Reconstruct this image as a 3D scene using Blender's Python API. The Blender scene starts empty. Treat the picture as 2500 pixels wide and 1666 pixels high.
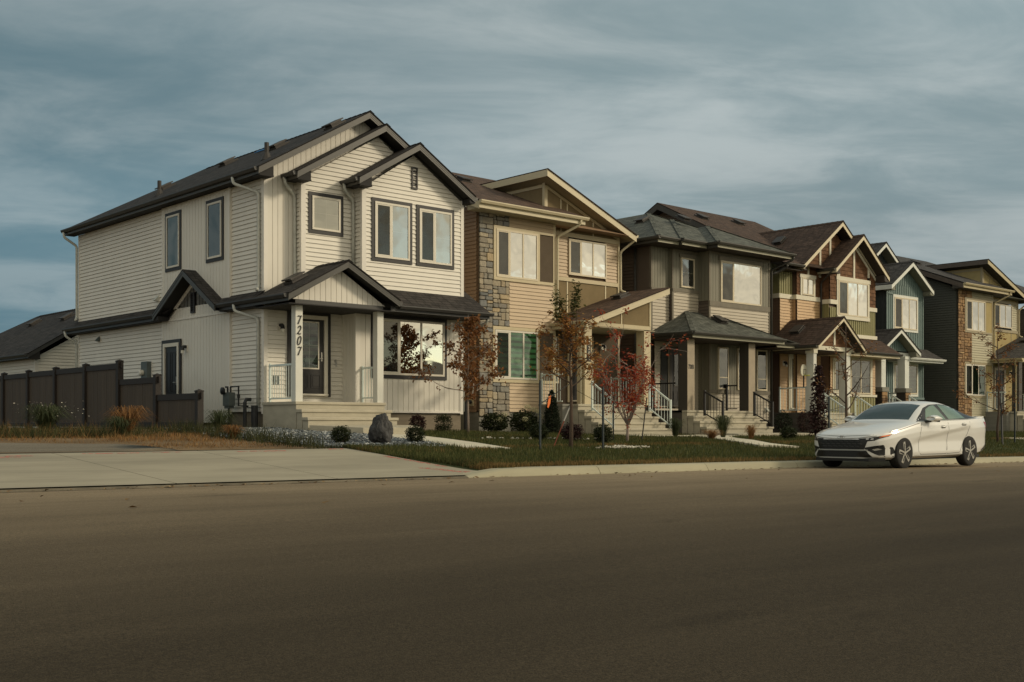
import bpy, bmesh, math, random
import numpy as np
from mathutils import Vector, Matrix, noise as mnoise
random.seed(7)
RS = np.random.RandomState(11)
scene = bpy.context.scene
COL = scene.collection
R = math.radians

# ------------------------------------------------------------------ materials
MATS = {}
def new_mat(name):
    m = bpy.data.materials.new(name); m.use_nodes = True
    MATS[name] = m
    nt = m.node_tree
    return m, nt, nt.nodes, nt.links, nt.nodes['Principled BSDF']

def N(nodes, t, **kw):
    n = nodes.new(t)
    for k, v in kw.items():
        if k in n.inputs.keys(): n.inputs[k].default_value = v
        else: setattr(n, k, v)
    return n

def c4(c): return (c[0], c[1], c[2], 1.0)
def scl(c, k): return tuple(min(1.0, x * k) for x in c)

def plain(name, col, rough=0.6, var=0.08, scale=3.0, bump=0.0, bscale=60.0, spec=0.35, metal=0.0, streak=None, island=0.0):
    """painted / moulded surface with mottled tone and optional fine bump"""
    m, nt, nd, lk, bs = new_mat(name)
    bs.inputs['Roughness'].default_value = rough
    bs.inputs['Specular IOR Level'].default_value = spec
    bs.inputs['Metallic'].default_value = metal
    tc = N(nd, 'ShaderNodeTexCoord')
    mp = N(nd, 'ShaderNodeMapping')
    if streak: mp.inputs['Scale'].default_value = streak
    lk.new(tc.outputs['Object'], mp.inputs['Vector'])
    nz = N(nd, 'ShaderNodeTexNoise', Scale=scale, Detail=6.0, Roughness=0.65)
    lk.new(mp.outputs['Vector'], nz.inputs['Vector'])
    mx = N(nd, 'ShaderNodeMix', data_type='RGBA')
    mx.inputs['A'].default_value = c4(scl(col, 1 - var)); mx.inputs['B'].default_value = c4(scl(col, 1 + var))
    cr = N(nd, 'ShaderNodeMapRange'); cr.inputs['From Min'].default_value = 0.3; cr.inputs['From Max'].default_value = 0.7
    lk.new(nz.outputs['Fac'], cr.inputs['Value']); lk.new(cr.outputs['Result'], mx.inputs['Factor'])
    out = mx.outputs['Result']
    if island:
        ge = N(nd, 'ShaderNodeNewGeometry')
        mr = N(nd, 'ShaderNodeMapRange'); mr.inputs['To Min'].default_value = 1 - island; mr.inputs['To Max'].default_value = 1 + island
        lk.new(ge.outputs['Random Per Island'], mr.inputs['Value'])
        m2 = N(nd, 'ShaderNodeMix', data_type='RGBA', blend_type='MULTIPLY'); m2.inputs['Factor'].default_value = 1.0
        cb = N(nd, 'ShaderNodeCombineColor')
        for k in ('Red', 'Green', 'Blue'): lk.new(mr.outputs['Result'], cb.inputs[k])
        lk.new(out, m2.inputs['A']); lk.new(cb.outputs['Color'], m2.inputs['B']); out = m2.outputs['Result']
    lk.new(out, bs.inputs['Base Color'])
    if bump:
        n2 = N(nd, 'ShaderNodeTexNoise', Scale=bscale, Detail=4.0)
        lk.new(tc.outputs['Object'], n2.inputs['Vector'])
        b = N(nd, 'ShaderNodeBump', Strength=bump, Distance=0.02)
        lk.new(n2.outputs['Fac'], b.inputs['Height']); lk.new(b.outputs['Normal'], bs.inputs['Normal'])
    return m

def shingle(name, ca, cb):
    m, nt, nd, lk, bs = new_mat(name)
    bs.inputs['Roughness'].default_value = 0.9; bs.inputs['Specular IOR Level'].default_value = 0.15
    uv = N(nd, 'ShaderNodeUVMap')
    br = N(nd, 'ShaderNodeTexBrick', Scale=1.0, offset=0.37, offset_frequency=1, squash=0.8, squash_frequency=3)
    br.inputs['Brick Width'].default_value = 0.31; br.inputs['Row Height'].default_value = 0.16
    br.inputs['Mortar Size'].default_value = 0.016; br.inputs['Mortar Smooth'].default_value = 0.4
    br.inputs['Color1'].default_value = c4(ca); br.inputs['Color2'].default_value = c4(cb)
    br.inputs['Mortar'].default_value = c4(scl(ca, 0.35)); br.inputs['Bias'].default_value = -0.2
    lk.new(uv.outputs['UV'], br.inputs['Vector'])
    nz = N(nd, 'ShaderNodeTexNoise', Scale=3.0, Detail=8.0, Roughness=0.8); lk.new(uv.outputs['UV'], nz.inputs['Vector'])
    mr = N(nd, 'ShaderNodeMapRange'); mr.inputs['From Min'].default_value = 0.3; mr.inputs['From Max'].default_value = 0.7
    mr.inputs['To Min'].default_value = 0.55; mr.inputs['To Max'].default_value = 1.5
    lk.new(nz.outputs['Fac'], mr.inputs['Value'])
    cbn = N(nd, 'ShaderNodeCombineColor')
    for k in ('Red', 'Green', 'Blue'): lk.new(mr.outputs['Result'], cbn.inputs[k])
    mm = N(nd, 'ShaderNodeMix', data_type='RGBA', blend_type='MULTIPLY'); mm.inputs['Factor'].default_value = 1.0
    lk.new(br.outputs['Color'], mm.inputs['A']); lk.new(cbn.outputs['Color'], mm.inputs['B'])
    lk.new(mm.outputs['Result'], bs.inputs['Base Color'])
    # stepped courses: sawtooth height up the slope
    sp = N(nd, 'ShaderNodeSeparateXYZ'); lk.new(uv.outputs['UV'], sp.inputs['Vector'])
    dv = N(nd, 'ShaderNodeMath', operation='DIVIDE'); dv.inputs[1].default_value = 0.16; lk.new(sp.outputs['Y'], dv.inputs[0])
    fr = N(nd, 'ShaderNodeMath', operation='FRACT'); lk.new(dv.outputs[0], fr.inputs[0])
    iv = N(nd, 'ShaderNodeMath', operation='SUBTRACT'); iv.inputs[0].default_value = 1.0; lk.new(fr.outputs[0], iv.inputs[1])
    ad = N(nd, 'ShaderNodeMath', operation='ADD'); lk.new(iv.outputs[0], ad.inputs[0])
    ml = N(nd, 'ShaderNodeMath', operation='MULTIPLY'); ml.inputs[1].default_value = 0.8; lk.new(nz.outputs['Fac'], ml.inputs[0]); lk.new(ml.outputs[0], ad.inputs[1])
    b = N(nd, 'ShaderNodeBump', Strength=0.9, Distance=0.02); lk.new(ad.outputs[0], b.inputs['Height']); lk.new(b.outputs['Normal'], bs.inputs['Normal'])
    return m

def glass_reflect(name, base, refl, tint=(1, 1, 1), wav=0.006):
    """window pane: dim room behind, sky mirrored in front, slightly wavy sheet"""
    m, nt, nd, lk, bs = new_mat(name)
    out = nd['Material Output']
    tr = N(nd, 'ShaderNodeBsdfTransparent'); tr.inputs['Color'].default_value = c4(base)
    gl = N(nd, 'ShaderNodeBsdfGlossy', Roughness=0.02); gl.inputs['Color'].default_value = c4(tint)
    fz = N(nd, 'ShaderNodeFresnel'); fz.inputs['IOR'].default_value = 1.5
    ad = N(nd, 'ShaderNodeMath', operation='ADD', use_clamp=True); ad.inputs[1].default_value = refl
    lk.new(fz.outputs['Fac'], ad.inputs[0])
    tc = N(nd, 'ShaderNodeTexCoord'); nz = N(nd, 'ShaderNodeTexNoise', Scale=1.6, Detail=1.0); lk.new(tc.outputs['Object'], nz.inputs['Vector'])
    b = N(nd, 'ShaderNodeBump', Strength=0.5, Distance=wav * 4); lk.new(nz.outputs['Fac'], b.inputs['Height']); lk.new(b.outputs['Normal'], gl.inputs['Normal'])
    mx = N(nd, 'ShaderNodeMixShader'); lk.new(ad.outputs[0], mx.inputs['Fac']); lk.new(tr.outputs[0], mx.inputs[1]); lk.new(gl.outputs[0], mx.inputs[2])
    lk.new(mx.outputs[0], out.inputs['Surface'])
    return m

def islands(name, cols, rough=0.8, var=0.2, spec=0.2, transl=0.0, nscale=8.0, bump=0.0):
    """every loose piece (leaf, stone, blade) takes its own colour from the ramp"""
    m, nt, nd, lk, bs = new_mat(name)
    bs.inputs['Roughness'].default_value = rough; bs.inputs['Specular IOR Level'].default_value = spec
    ge = N(nd, 'ShaderNodeNewGeometry'); rp = N(nd, 'ShaderNodeValToRGB')
    el = rp.color_ramp.elements
    while len(el) < len(cols): el.new(0.5)
    for i, c in enumerate(cols):
        el[i].position = i / max(1, len(cols) - 1); el[i].color = c4(c)
    lk.new(ge.outputs['Random Per Island'], rp.inputs['Fac'])
    tc = N(nd, 'ShaderNodeTexCoord'); nz = N(nd, 'ShaderNodeTexNoise', Scale=nscale, Detail=6.0, Roughness=0.7); lk.new(tc.outputs['Object'], nz.inputs['Vector'])
    mr = N(nd, 'ShaderNodeMapRange'); mr.inputs['From Min'].default_value = 0.3; mr.inputs['From Max'].default_value = 0.7
    mr.inputs['To Min'].default_value = 1 - var; mr.inputs['To Max'].default_value = 1 + var; lk.new(nz.outputs['Fac'], mr.inputs['Value'])
    cb = N(nd, 'ShaderNodeCombineColor')
    for k in ('Red', 'Green', 'Blue'): lk.new(mr.outputs['Result'], cb.inputs[k])
    mm = N(nd, 'ShaderNodeMix', data_type='RGBA', blend_type='MULTIPLY'); mm.inputs['Factor'].default_value = 1.0
    lk.new(rp.outputs['Color'], mm.inputs['A']); lk.new(cb.outputs['Color'], mm.inputs['B'])
    lk.new(mm.outputs['Result'], bs.inputs['Base Color'])
    if bump:
        b = N(nd, 'ShaderNodeBump', Strength=bump, Distance=0.03); lk.new(nz.outputs['Fac'], b.inputs['Height']); lk.new(b.outputs['Normal'], bs.inputs['Normal'])
    if transl:
        t = N(nd, 'ShaderNodeBsdfTranslucent'); lk.new(mm.outputs['Result'], t.inputs['Color'])
        mx = N(nd, 'ShaderNodeMixShader'); mx.inputs['Fac'].default_value = transl
        lk.new(bs.outputs[0], mx.inputs[1]); lk.new(t.outputs[0], mx.inputs[2]); lk.new(mx.outputs[0], nd['Material Output'].inputs['Surface'])
    return m

# ------------------------------------------------------------------ mesh builder
class MB:
    def __init__(self): self.v = []; self.f = []; self.uv = {}
    def poly(self, pts, uv=None):
        b = len(self.v); self.v.extend([tuple(p) for p in pts]); self.f.append(tuple(range(b, b + len(pts))))
        if uv: self.uv[len(self.f) - 1] = uv
    def prism(self, pts, d):
        """polygon pts extruded by vector d, closed"""
        n = len(pts); b = len(self.v)
        self.v.extend([tuple(p) for p in pts]); self.v.extend([(p[0] + d[0], p[1] + d[1], p[2] + d[2]) for p in pts])
        self.f.append(tuple(range(b + n - 1, b - 1, -1))); self.f.append(tuple(range(b + n, b + 2 * n)))
        for i in range(n):
            j = (i + 1) % n; self.f.append((b + i, b + j, b + n + j, b + n + i))
    def box(self, x0, x1, y0, y1, z0, z1):
        if x0 > x1: x0, x1 = x1, x0
        if y0 > y1: y0, y1 = y1, y0
        if z0 > z1: z0, z1 = z1, z0
        b = len(self.v)
        self.v.extend([(x0, y0, z0), (x1, y0, z0), (x1, y1, z0), (x0, y1, z0), (x0, y0, z1), (x1, y0, z1), (x1, y1, z1), (x0, y1, z1)])
        for q in ((0, 3, 2, 1), (4, 5, 6, 7), (0, 1, 5, 4), (1, 2, 6, 5), (2, 3, 7, 6), (3, 0, 4, 7)): self.f.append(tuple(b + i for i in q))
    def bar(self, p, q, w, h, up=(0, 0, 1)):
        """rectangular bar from p to q: w sideways, h along up (centred)"""
        p = Vector(p); q = Vector(q); t = (q - p).normalized(); s = t.cross(Vector(up))
        if s.length < 1e-4: s = t.cross(Vector((0, 1, 0)))
        s.normalize(); u = s.cross(t).normalized()
        pts = [p + s * (a * w / 2) + u * (c * h / 2) for a, c in ((-1, -1), (1, -1), (1, 1), (-1, 1))]
        self.prism(pts, q - p)
    def tube(self, pts, rad, n=6, cap=True):
        pts = [Vector(p) for p in pts]; m = len(pts)
        if not hasattr(rad, '__len__'): rad = [rad] * m
        rings = []; prev = None
        for i, p in enumerate(pts):
            t = (pts[min(i + 1, m - 1)] - pts[max(i - 1, 0)])
            if t.length < 1e-9: t = Vector((0, 0, 1))
            t.normalize()
            a = prev if prev is not None else (Vector((1, 0, 0)) if abs(t.x) < 0.9 else Vector((0, 1, 0)))
            s = (a - t * a.dot(t)).normalized(); prev = s; u = t.cross(s)
            b = len(self.v)
            for k in range(n):
                an = 2 * math.pi * k / n
                self.v.append(tuple(p + (s * math.cos(an) + u * math.sin(an)) * rad[i]))
            rings.append(b)
        for i in range(m - 1):
            for k in range(n):
                k2 = (k + 1) % n
                self.f.append((rings[i] + k, rings[i] + k2, rings[i + 1] + k2, rings[i + 1] + k))
        if cap:
            self.f.append(tuple(rings[0] + k for k in range(n - 1, -1, -1))); self.f.append(tuple(rings[-1] + k for k in range(n)))
    def lathe(self, c, prof, n=16, axis='z'):
        """profile [(r, h)] spun about an axis through c"""
        c = Vector(c); rings = []
        for r, h in prof:
            b = len(self.v)
            for k in range(n):
                a = 2 * math.pi * k / n; x, y = r * math.cos(a), r * math.sin(a)
                o = (x, y, h) if axis == 'z' else ((x, h, y) if axis == 'y' else (h, x, y))
                self.v.append((c.x + o[0], c.y + o[1], c.z + o[2]))
            rings.append(b)
        for i in range(len(prof) - 1):
            for k in range(n):
                k2 = (k + 1) % n; self.f.append((rings[i] + k, rings[i] + k2, rings[i + 1] + k2, rings[i + 1] + k))
        self.f.append(tuple(rings[0] + k for k in range(n - 1, -1, -1))); self.f.append(tuple(rings[-1] + k for k in range(n)))
    def split(self, gap=.12):
        """group faces into pieces that lie apart from each other"""
        par = list(range(len(self.v)))
        def find(a):
            while par[a] != a: par[a] = par[par[a]]; a = par[a]
            return a
        for f in self.f:
            for b in f[1:]: par[find(b)] = find(f[0])
        isl = {}
        for i, f in enumerate(self.f): isl.setdefault(find(f[0]), []).append(i)
        keys = list(isl); bb = []
        for k in keys:
            P = [self.v[i] for fi in isl[k] for i in self.f[fi]]; bb.append([min(p[j] for p in P) - gap / 2 for j in range(3)] + [max(p[j] for p in P) + gap / 2 for j in range(3)])
        g = list(range(len(keys)))
        def fg(a):
            while g[a] != a: g[a] = g[g[a]]; a = g[a]
            return a
        for i in range(len(keys)):
            for j in range(i):
                if fg(i) != fg(j) and all(bb[i][k] <= bb[j][k + 3] and bb[j][k] <= bb[i][k + 3] for k in range(3)): g[fg(i)] = fg(j)
        out = {}
        for i, k in enumerate(keys): out.setdefault(fg(i), []).extend(isl[k])
        res = []
        for fs in out.values():
            m = MB(); mp = {}
            for fi in sorted(fs):
                t = []
                for a in self.f[fi]:
                    if a not in mp: mp[a] = len(m.v); m.v.append(self.v[a])
                    t.append(mp[a])
                if fi in self.uv: m.uv[len(m.f)] = self.uv[fi]
                m.f.append(tuple(t))
            res.append(m)
        return res
    def build(self, name, mat, parent=None, smooth=False, off=None):
        if name in SPLIT and parent is not None and len(self.f) < 4000:
            ps = self.split()
            if len(ps) > 1: return [m._build(name, mat, parent, smooth, off) for m in ps][0]
        return self._build(name, mat, parent, smooth, off)
    def _build(self, name, mat, parent=None, smooth=False, off=None):
        me = bpy.data.meshes.new(name)
        o = off if off is not None else (OFF.get(parent.name, (0, 0, 0)) if parent else (0, 0, 0))
        v = [(a - o[0], b - o[1], c - o[2]) for a, b, c in self.v] if any(o) else self.v
        me.from_pydata(v, [], self.f); me.update()
        if self.uv:
            ul = me.uv_layers.new(name='UVMap')
            for fi, uvs in self.uv.items():
                for li, uvc in zip(me.polygons[fi].loop_indices, uvs): ul.data[li].uv = uvc
        if smooth: me.polygons.foreach_set('use_smooth', [True] * len(me.polygons))
        me.materials.append(MATS[mat] if isinstance(mat, str) else mat)
        ob = bpy.data.objects.new(name, me); COL.objects.link(ob)
        if parent is not None: ob.parent = parent
        OFF[ob.name] = o
        return ob

OFF = {}
SPLIT = {'wall', 'corner_trim', 'skirt_roof', 'soffit', 'fascia', 'band', 'reveal_strip', 'gable_shakes', 'foundation', 'roof'}
def tag(o, label=None, cat=None, group=None, kind=None):
    if label: o['label'] = label
    if cat: o['category'] = cat
    if group: o['group'] = group
    if kind: o['kind'] = kind
    return o
def thing(name, label, cat, loc, group=None, rz=0.0):
    o = bpy.data.objects.new(name, None); COL.objects.link(o); o.location = loc
    o.rotation_euler = (0, 0, rz); o.empty_display_size = 0.2
    OFF[o.name] = tuple(loc)
    return tag(o, label, cat, group)
def local_thing(name, label, cat, loc, group=None, rz=0.0):
    o = thing(name, label, cat, loc, group, rz); OFF[o.name] = (0, 0, 0); return o
def copy_tree(o, parent=None):
    c = o.copy(); COL.objects.link(c)
    if parent is not None: c.parent = parent
    for ch in list(o.children): copy_tree(ch, c)
    return c

# ------------------------------------------------------------------ wall faces
class Face:
    """vertical wall plane: 'front' looks to -Y, 'left' to -X, 'right' to +X; s runs along the wall"""
    def __init__(self, kind, c): self.k = kind; self.c = c
    def p(self, s, z, n=0.0):
        if self.k == 'front': return (s, self.c - n, z)
        if self.k == 'left': return (self.c - n, s, z)
        return (self.c + n, s, z)
    def poly(self, mb, sz, n=0.0):
        q = [self.p(s, z, n) for s, z in sz]; mb.poly(q[::-1] if self.k == 'left' else q)
    def box(self, mb, s0, s1, z0, z1, n0, n1):
        a = self.p(s0, z0, n0); b = self.p(s1, z1, n1)
        mb.box(a[0], b[0], a[1], b[1], a[2], b[2])
    def prism(self, mb, sz, n0, n1):
        a = [self.p(s, z, n0) for s, z in sz]; e = Vector(self.p(0, 0, n1)) - Vector(self.p(0, 0, n0))
        mb.prism(a, e)
    def ring(self, mb, s0, s1, z0, z1, w, n0, n1):
        self.box(mb, s0, s1, z1 - w, z1, n0, n1); self.box(mb, s0, s1, z0, z0 + w, n0, n1)
        self.box(mb, s0, s0 + w, z0 + w, z1 - w, n0, n1); self.box(mb, s1 - w, s1, z0 + w, z1 - w, n0, n1)

def clip(poly, ax, lo, hi):
    for sign, lim in ((1, lo), (-1, -hi)):
        out = []
        for i in range(len(poly)):
            a, b = poly[i], poly[(i + 1) % len(poly)]
            da, db = sign * a[ax] - lim, sign * b[ax] - lim
            if da >= -1e-9: out.append(a)
            if (da > 1e-9 and db < -1e-9) or (da < -1e-9 and db > 1e-9):
                t = da / (da - db); out.append((a[0] + (b[0] - a[0]) * t, a[1] + (b[1] - a[1]) * t))
        poly = out
        if len(poly) < 3: return []
    return poly
def rect(s0, s1, z0, z1): return [(s0, z0), (s1, z0), (s1, z1), (s0, z1)]

def lap(mb, F, poly, e=0.1175, t=0.022, zb=None, gap=.013):
    """horizontal lap siding: every course a tilted board with its own shadow edge"""
    z0 = min(p[1] for p in poly) if zb is None else zb; zt = max(p[1] for p in poly)
    F.poly(mb, poly, -0.004)
    k = int(math.floor((min(p[1] for p in poly) - z0) / e))
    while z0 + k * e < zt - 1e-4:
        a = z0 + k * e; q = clip(poly, 1, a + gap, a + e); k += 1
        if not q: continue
        a += gap; jit = random.uniform(-0.0012, 0.0012)
        mb.poly([F.p(s, z, max(0.001, t * (1 - (z - a) / e) + 0.003 + jit)) for s, z in q])
        bot = sorted([p for p in q if abs(p[1] - a) < 1e-6])
        if len(bot) >= 2:
            s0, s1 = bot[0][0], bot[-1][0]
            mb.poly([F.p(s0, a, -0.003), F.p(s1, a, -0.003), F.p(s1, a, t + 0.002 + jit), F.p(s0, a, t + 0.002 + jit)])
def vboard(mb, F, poly, w=0.165, gap=0.014, t=0.014, base=0.0):
    """vertical plank siding with open V joints"""
    s0 = min(p[0] for p in poly); s1 = max(p[0] for p in poly)
    F.poly(mb, poly, base - 0.004)
    k = 0
    while s0 + k * w < s1 - 1e-4:
        q = clip(poly, 0, s0 + k * w + gap / 2, s0 + (k + 1) * w - gap / 2); k += 1
        if q: F.prism(mb, q, base - 0.002, base + t)
def batten(mb, F, poly, w=0.3, bw=0.045, t=0.022, base=0.0):
    s0 = min(p[0] for p in poly); s1 = max(p[0] for p in poly)
    F.poly(mb, poly, base)
    k = 0
    while s0 + k * w < s1:
        q = clip(poly, 0, s0 + k * w - bw / 2, s0 + k * w + bw / 2); k += 1
        if q: F.prism(mb, q, base - 0.002, base + t)
def shakes(mb, F, poly, e=0.16, t=0.02):
    z0 = min(p[1] for p in poly); zt = max(p[1] for p in poly)
    F.poly(mb, poly, -0.004); k = 0
    while z0 + k * e < zt:
        a = z0 + k * e; row = clip(poly, 1, a, a + e); k += 1
        if not row: continue
        s = min(p[0] for p in row) - random.uniform(0, .15); se = max(p[0] for p in row)
        while s < se:
            w = random.uniform(.12, .26); q = clip(row, 0, s + .004, s + w - .004); s += w
            if not q: continue
            d = random.uniform(0, .006)
            mb.poly([F.p(x, z, max(.002, t * (1 - (z - a) / e) + d + .002)) for x, z in q])
            bot = sorted([p for p in q if abs(p[1] - a) < 1e-6])
            if len(bot) >= 2:
                mb.poly([F.p(bot[0][0], a, -.003), F.p(bot[-1][0], a, -.003), F.p(bot[-1][0], a, t + d + .002), F.p(bot[0][0], a, t + d + .002)])
def stone_wall(mb, F, s0, s1, z0, z1, hmin=.09, hmax=.27, t=.035):
    """ashlar veneer: coursed rubble blocks with rounded, uneven faces"""
    def block(a, b, c, d):
        g = .008; a += g; b -= g; c += g; d -= g
        if b - a < .03 or d - c < .03: return
        r = min(.022, (b - a) / 4, (d - c) / 4); k = t + random.uniform(-.012, .018)
        j = lambda: random.uniform(-.007, .007)
        o = [(a + r, c), (b - r, c), (b, c + r), (b, d - r), (b - r, d), (a + r, d), (a, d - r), (a, c + r)]
        o = [(x + j(), z + j()) for x, z in o]
        i = [((x - (a + b) / 2) * .84 + (a + b) / 2, (z - (c + d) / 2) * .84 + (c + d) / 2) for x, z in o]
        B = len(mb.v)
        mb.v.extend([F.p(x, z, .002) for x, z in o]); mb.v.extend([F.p(x, z, k * .7) for x, z in o]); mb.v.extend([F.p(x, z, k + j()) for x, z in i])
        mb.f.append(tuple(B + 16 + q for q in range(8)))
        for L in (0, 8):
            for q in range(8): mb.f.append((B + L + q, B + L + (q + 1) % 8, B + L + 8 + (q + 1) % 8, B + L + 8 + q))
    z = z0
    while z < z1 - .02:
        h = min(random.uniform(hmin * 1.3, hmax), z1 - z)
        if z1 - z - h < hmin: h = z1 - z
        s = s0
        while s < s1 - .02:
            w = min(random.uniform(.13, .40), s1 - s)
            if s1 - s - w < .12: w = s1 - s
            if h > .2 and random.random() < .45:
                k = random.uniform(.4, .6) * h; block(s, s + w, z, z + k)
                if w > .3 and random.random() < .5:
                    m = w * random.uniform(.35, .65); block(s, s + m, z + k, z + h); block(s + m, s + w, z + k, z + h)
                else: block(s, s + w, z + k, z + h)
            else: block(s, s + w, z, z + h)
            s += w
        z += h
# ------------------------------------------------------------------ house components
def window(H, F, s0, s1, z0, z1, trim=None, tm='charcoal_trim', fm='white_vinyl', mull=(), screen=(), pane_backing='room_dark', glass='glass_sky', grid=False, name='window', fw=.055, head=0, sill=False, gridz=.5):
    """trim (the window part) > frame, pane, blind, insect_screen"""
    tb = MB(); fr = MB(); gl = MB(); bl = MB(); sc = MB()
    a0, a1, b0, b1 = s0, s1, z0, z1
    if trim:
        F.ring(tb, s0, s1, z0, z1, trim, 0, .042); a0 += trim; a1 -= trim; b0 += trim; b1 -= trim
        if head: F.box(tb, s0 - .04, s1 + .04, z1 + .001, z1 + head, 0, .052)
        root = tb.build(name, tm, H)
        F.ring(fr, a0, a1, b0, b1, fw, 0, .062)
    else:
        F.ring(fr, a0, a1, b0, b1, fw, 0, .062); root = None
    if sill: F.box(fr, a0 - .03, a1 + .03, b0 - .035, b0 - .002, 0, .085)
    x0, x1, y0, y1 = a0 + fw, a1 - fw, b0 + fw, b1 - fw
    cuts = [x0] + [x0 + (x1 - x0) * m for m in mull] + [x1]
    for c in cuts[1:-1]: F.box(fr, c - .032, c + .032, y0, y1, 0, .056)
    if grid:
        g = MB()
        for i in range(len(cuts) - 1):
            xm = (cuts[i] + cuts[i + 1]) / 2; zg = y0 + (y1 - y0) * gridz
            l, r = cuts[i] + (.034 if i else 0), cuts[i + 1] - (.034 if i < len(cuts) - 2 else 0)
            F.box(fr, xm - .007, xm + .007, y0, y1, .033, .040); F.box(fr, l, xm - .007, zg - .007, zg + .007, .033, .040); F.box(fr, xm + .007, r, zg - .007, zg + .007, .033, .040)
    if root is None: root = fr.build(name, fm, H)
    else: fr.build('frame', fm, root)
    F.box(bl, x0, x1, y0, y1, 0, .030); bl.build('pane_backing', pane_backing, root)  # room tones paint the unlit interior on this sheet; the rest are blinds
    F.poly(gl, rect(x0, x1, y0, y1), .044); gl.build('pane', glass, root)
    for k in screen:
        l = cuts[k] + (.034 if k else 0.004); r = cuts[k + 1] - .034
        F.ring(sc, l, r, y0 + .004, y1 - .004, .03, .045, .054); sc.build('screen_frame', 'white_vinyl' if fm == 'white_vinyl' else fm, root)
        s2 = MB(); F.poly(s2, rect(l + .03, r - .03, y0 + .034, y1 - .034), .050); s2.build('insect_screen', 'screen_mesh', root)
    return root

def door(H, F, s0, s1, z0, z1, mat='black_door', trim=.1, tm='charcoal_trim', fm='white_vinyl', glass=None, pane_backing='zebra_blind', handle=1, n=.028, gm='glass_door'):
    tb = MB()
    def arch(mb, w, a0, a1, b1, n1):
        F.box(mb, a0, a1, b1 - w, b1, n, n1); F.box(mb, a0, a0 + w, z0 - .08, b1 - w, n, n1); F.box(mb, a1 - w, a1, z0 - .08, b1 - w, n, n1)
    arch(tb, trim, s0 - .11 - trim, s1 + .11 + trim, z1 + .08 + trim, n + .045)
    arch(tb, .001, s0 - .109 - trim, s1 + .109 + trim, z1 + .079 + trim, n + .03)
    d = MB(); F.box(d, s0, s1, z0, z1, n, n + .02)
    w = s1 - s0
    pan = [(s0 + .12 * w, s0 + .45 * w, z0 + .15, z0 + .52), (s0 + .55 * w, s0 + .88 * w, z0 + .15, z0 + .52)]
    if not glass: pan += [(a, b, z0 + .65, z0 + 1.85) for a, b, _, _ in pan[:2]]
    for a, b, c, e in pan:
        F.ring(d, a, b, c, e, .022, n + .018, n + .030); F.box(d, a + .05, b - .05, c + .05, e - .05, n + .018, n + .027)
    D = d.build('door', mat, H)
    f = MB(); arch(f, .105, s0 - .108, s1 + .108, z1 + .078, n + .058); F.box(f, s0 - .1, s1 + .1, z0 - .05, z0 - .004, n, n + .10); f.build('door_frame', fm, D)
    tb.build('door_trim', tm, D)
    if glass:
        a, b, c, e = glass
        g = MB(); F.ring(g, a, b, c, e, .035, n + .018, n + .034); g.build('glazing_frame', fm, D)
        bl = MB(); F.box(bl, a + .035, b - .035, c + .035, e - .035, n + .018, n + .0225); bl.build('pane_backing', pane_backing, D)
        p = MB(); F.poly(p, rect(a + .035, b - .035, c + .035, e - .035), n + .0285); p.build('pane', gm, D)
        gr = MB(); xm = (a + b) / 2; zm = (c + e) / 2
        F.box(gr, xm - .006, xm + .006, c + .035, e - .035, n + .0245, n + .027); F.box(gr, a + .035, b - .035, zm - .006, zm + .006, n + .0241, n + .0266); gr.build('glazing_bar', fm, D)
    h = MB(); hs = s1 - .07 if handle > 0 else s0 + .07
    F.box(h, hs - .02, hs + .02, z0 + .88, z0 + 1.12, n + .02, n + .034)
    p = Vector(F.p(hs, z0 + .95, n + .03)); q = Vector(F.p(hs, z0 + .95, n + .085)); e = Vector(F.p(hs - .1 * handle, z0 + .95, n + .085))
    h.tube([p, q, e], .012, 6); h.build('door_handle', 'steel', D)
    return D

def slab(mb, pts, th=.035):
    """roof plane with shingle UVs: u level, v up the slope (metres)"""
    P = [Vector(p) for p in pts]; nrm = (P[1] - P[0]).cross(P[2] - P[0])
    if nrm.z < 0: P.reverse(); nrm = -nrm
    nrm.normalize(); u = Vector((0, 0, 1)).cross(nrm).normalized(); v = nrm.cross(u)
    zref = min(p.z for p in P)
    o = min(P, key=lambda p: p.z)
    uv = [((p - o).dot(u) + 50, (p - o).dot(v) + 50 * .16) for p in P]
    mb.poly(P, uv)
    d = Vector((0, 0, -th)); n = len(P)
    mb.poly([p + d for p in reversed(P)], [uv[n - 1 - i] for i in range(n)])
    for i in range(n):
        j = (i + 1) % n; mb.poly([P[j], P[i], P[i] + d, P[j] + d], [(0, 0)] * 4)

def gutter(H, p, q, mat='charcoal_metal', out=None, name='gutter'):
    """K-style eaves gutter hung along p-q; out = horizontal outward direction"""
    p = Vector(p); q = Vector(q); o = Vector(out).normalized(); z = Vector((0, 0, 1))
    prof = [(0, 0), (.012, 0), (.012, -.075), (.075, -.075), (.108, -.012), (.108, .0), (.120, .0), (.120, -.03), (.085, -.095), (0, -.095)]
    m = MB(); t = (q - p)
    m.prism([p + o * a + z * b for a, b in prof], t)
    tn = t.normalized()
    for e, s in ((p, -1), (q, 1)):
        m.prism([e + o * a + z * b + tn * s * .001 for a, b in [(0, 0), (.118, 0), (.118, -.03), (.085, -.093), (0, -.093)]], tn * s * .004)
    return m.build(name, mat, H)

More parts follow.
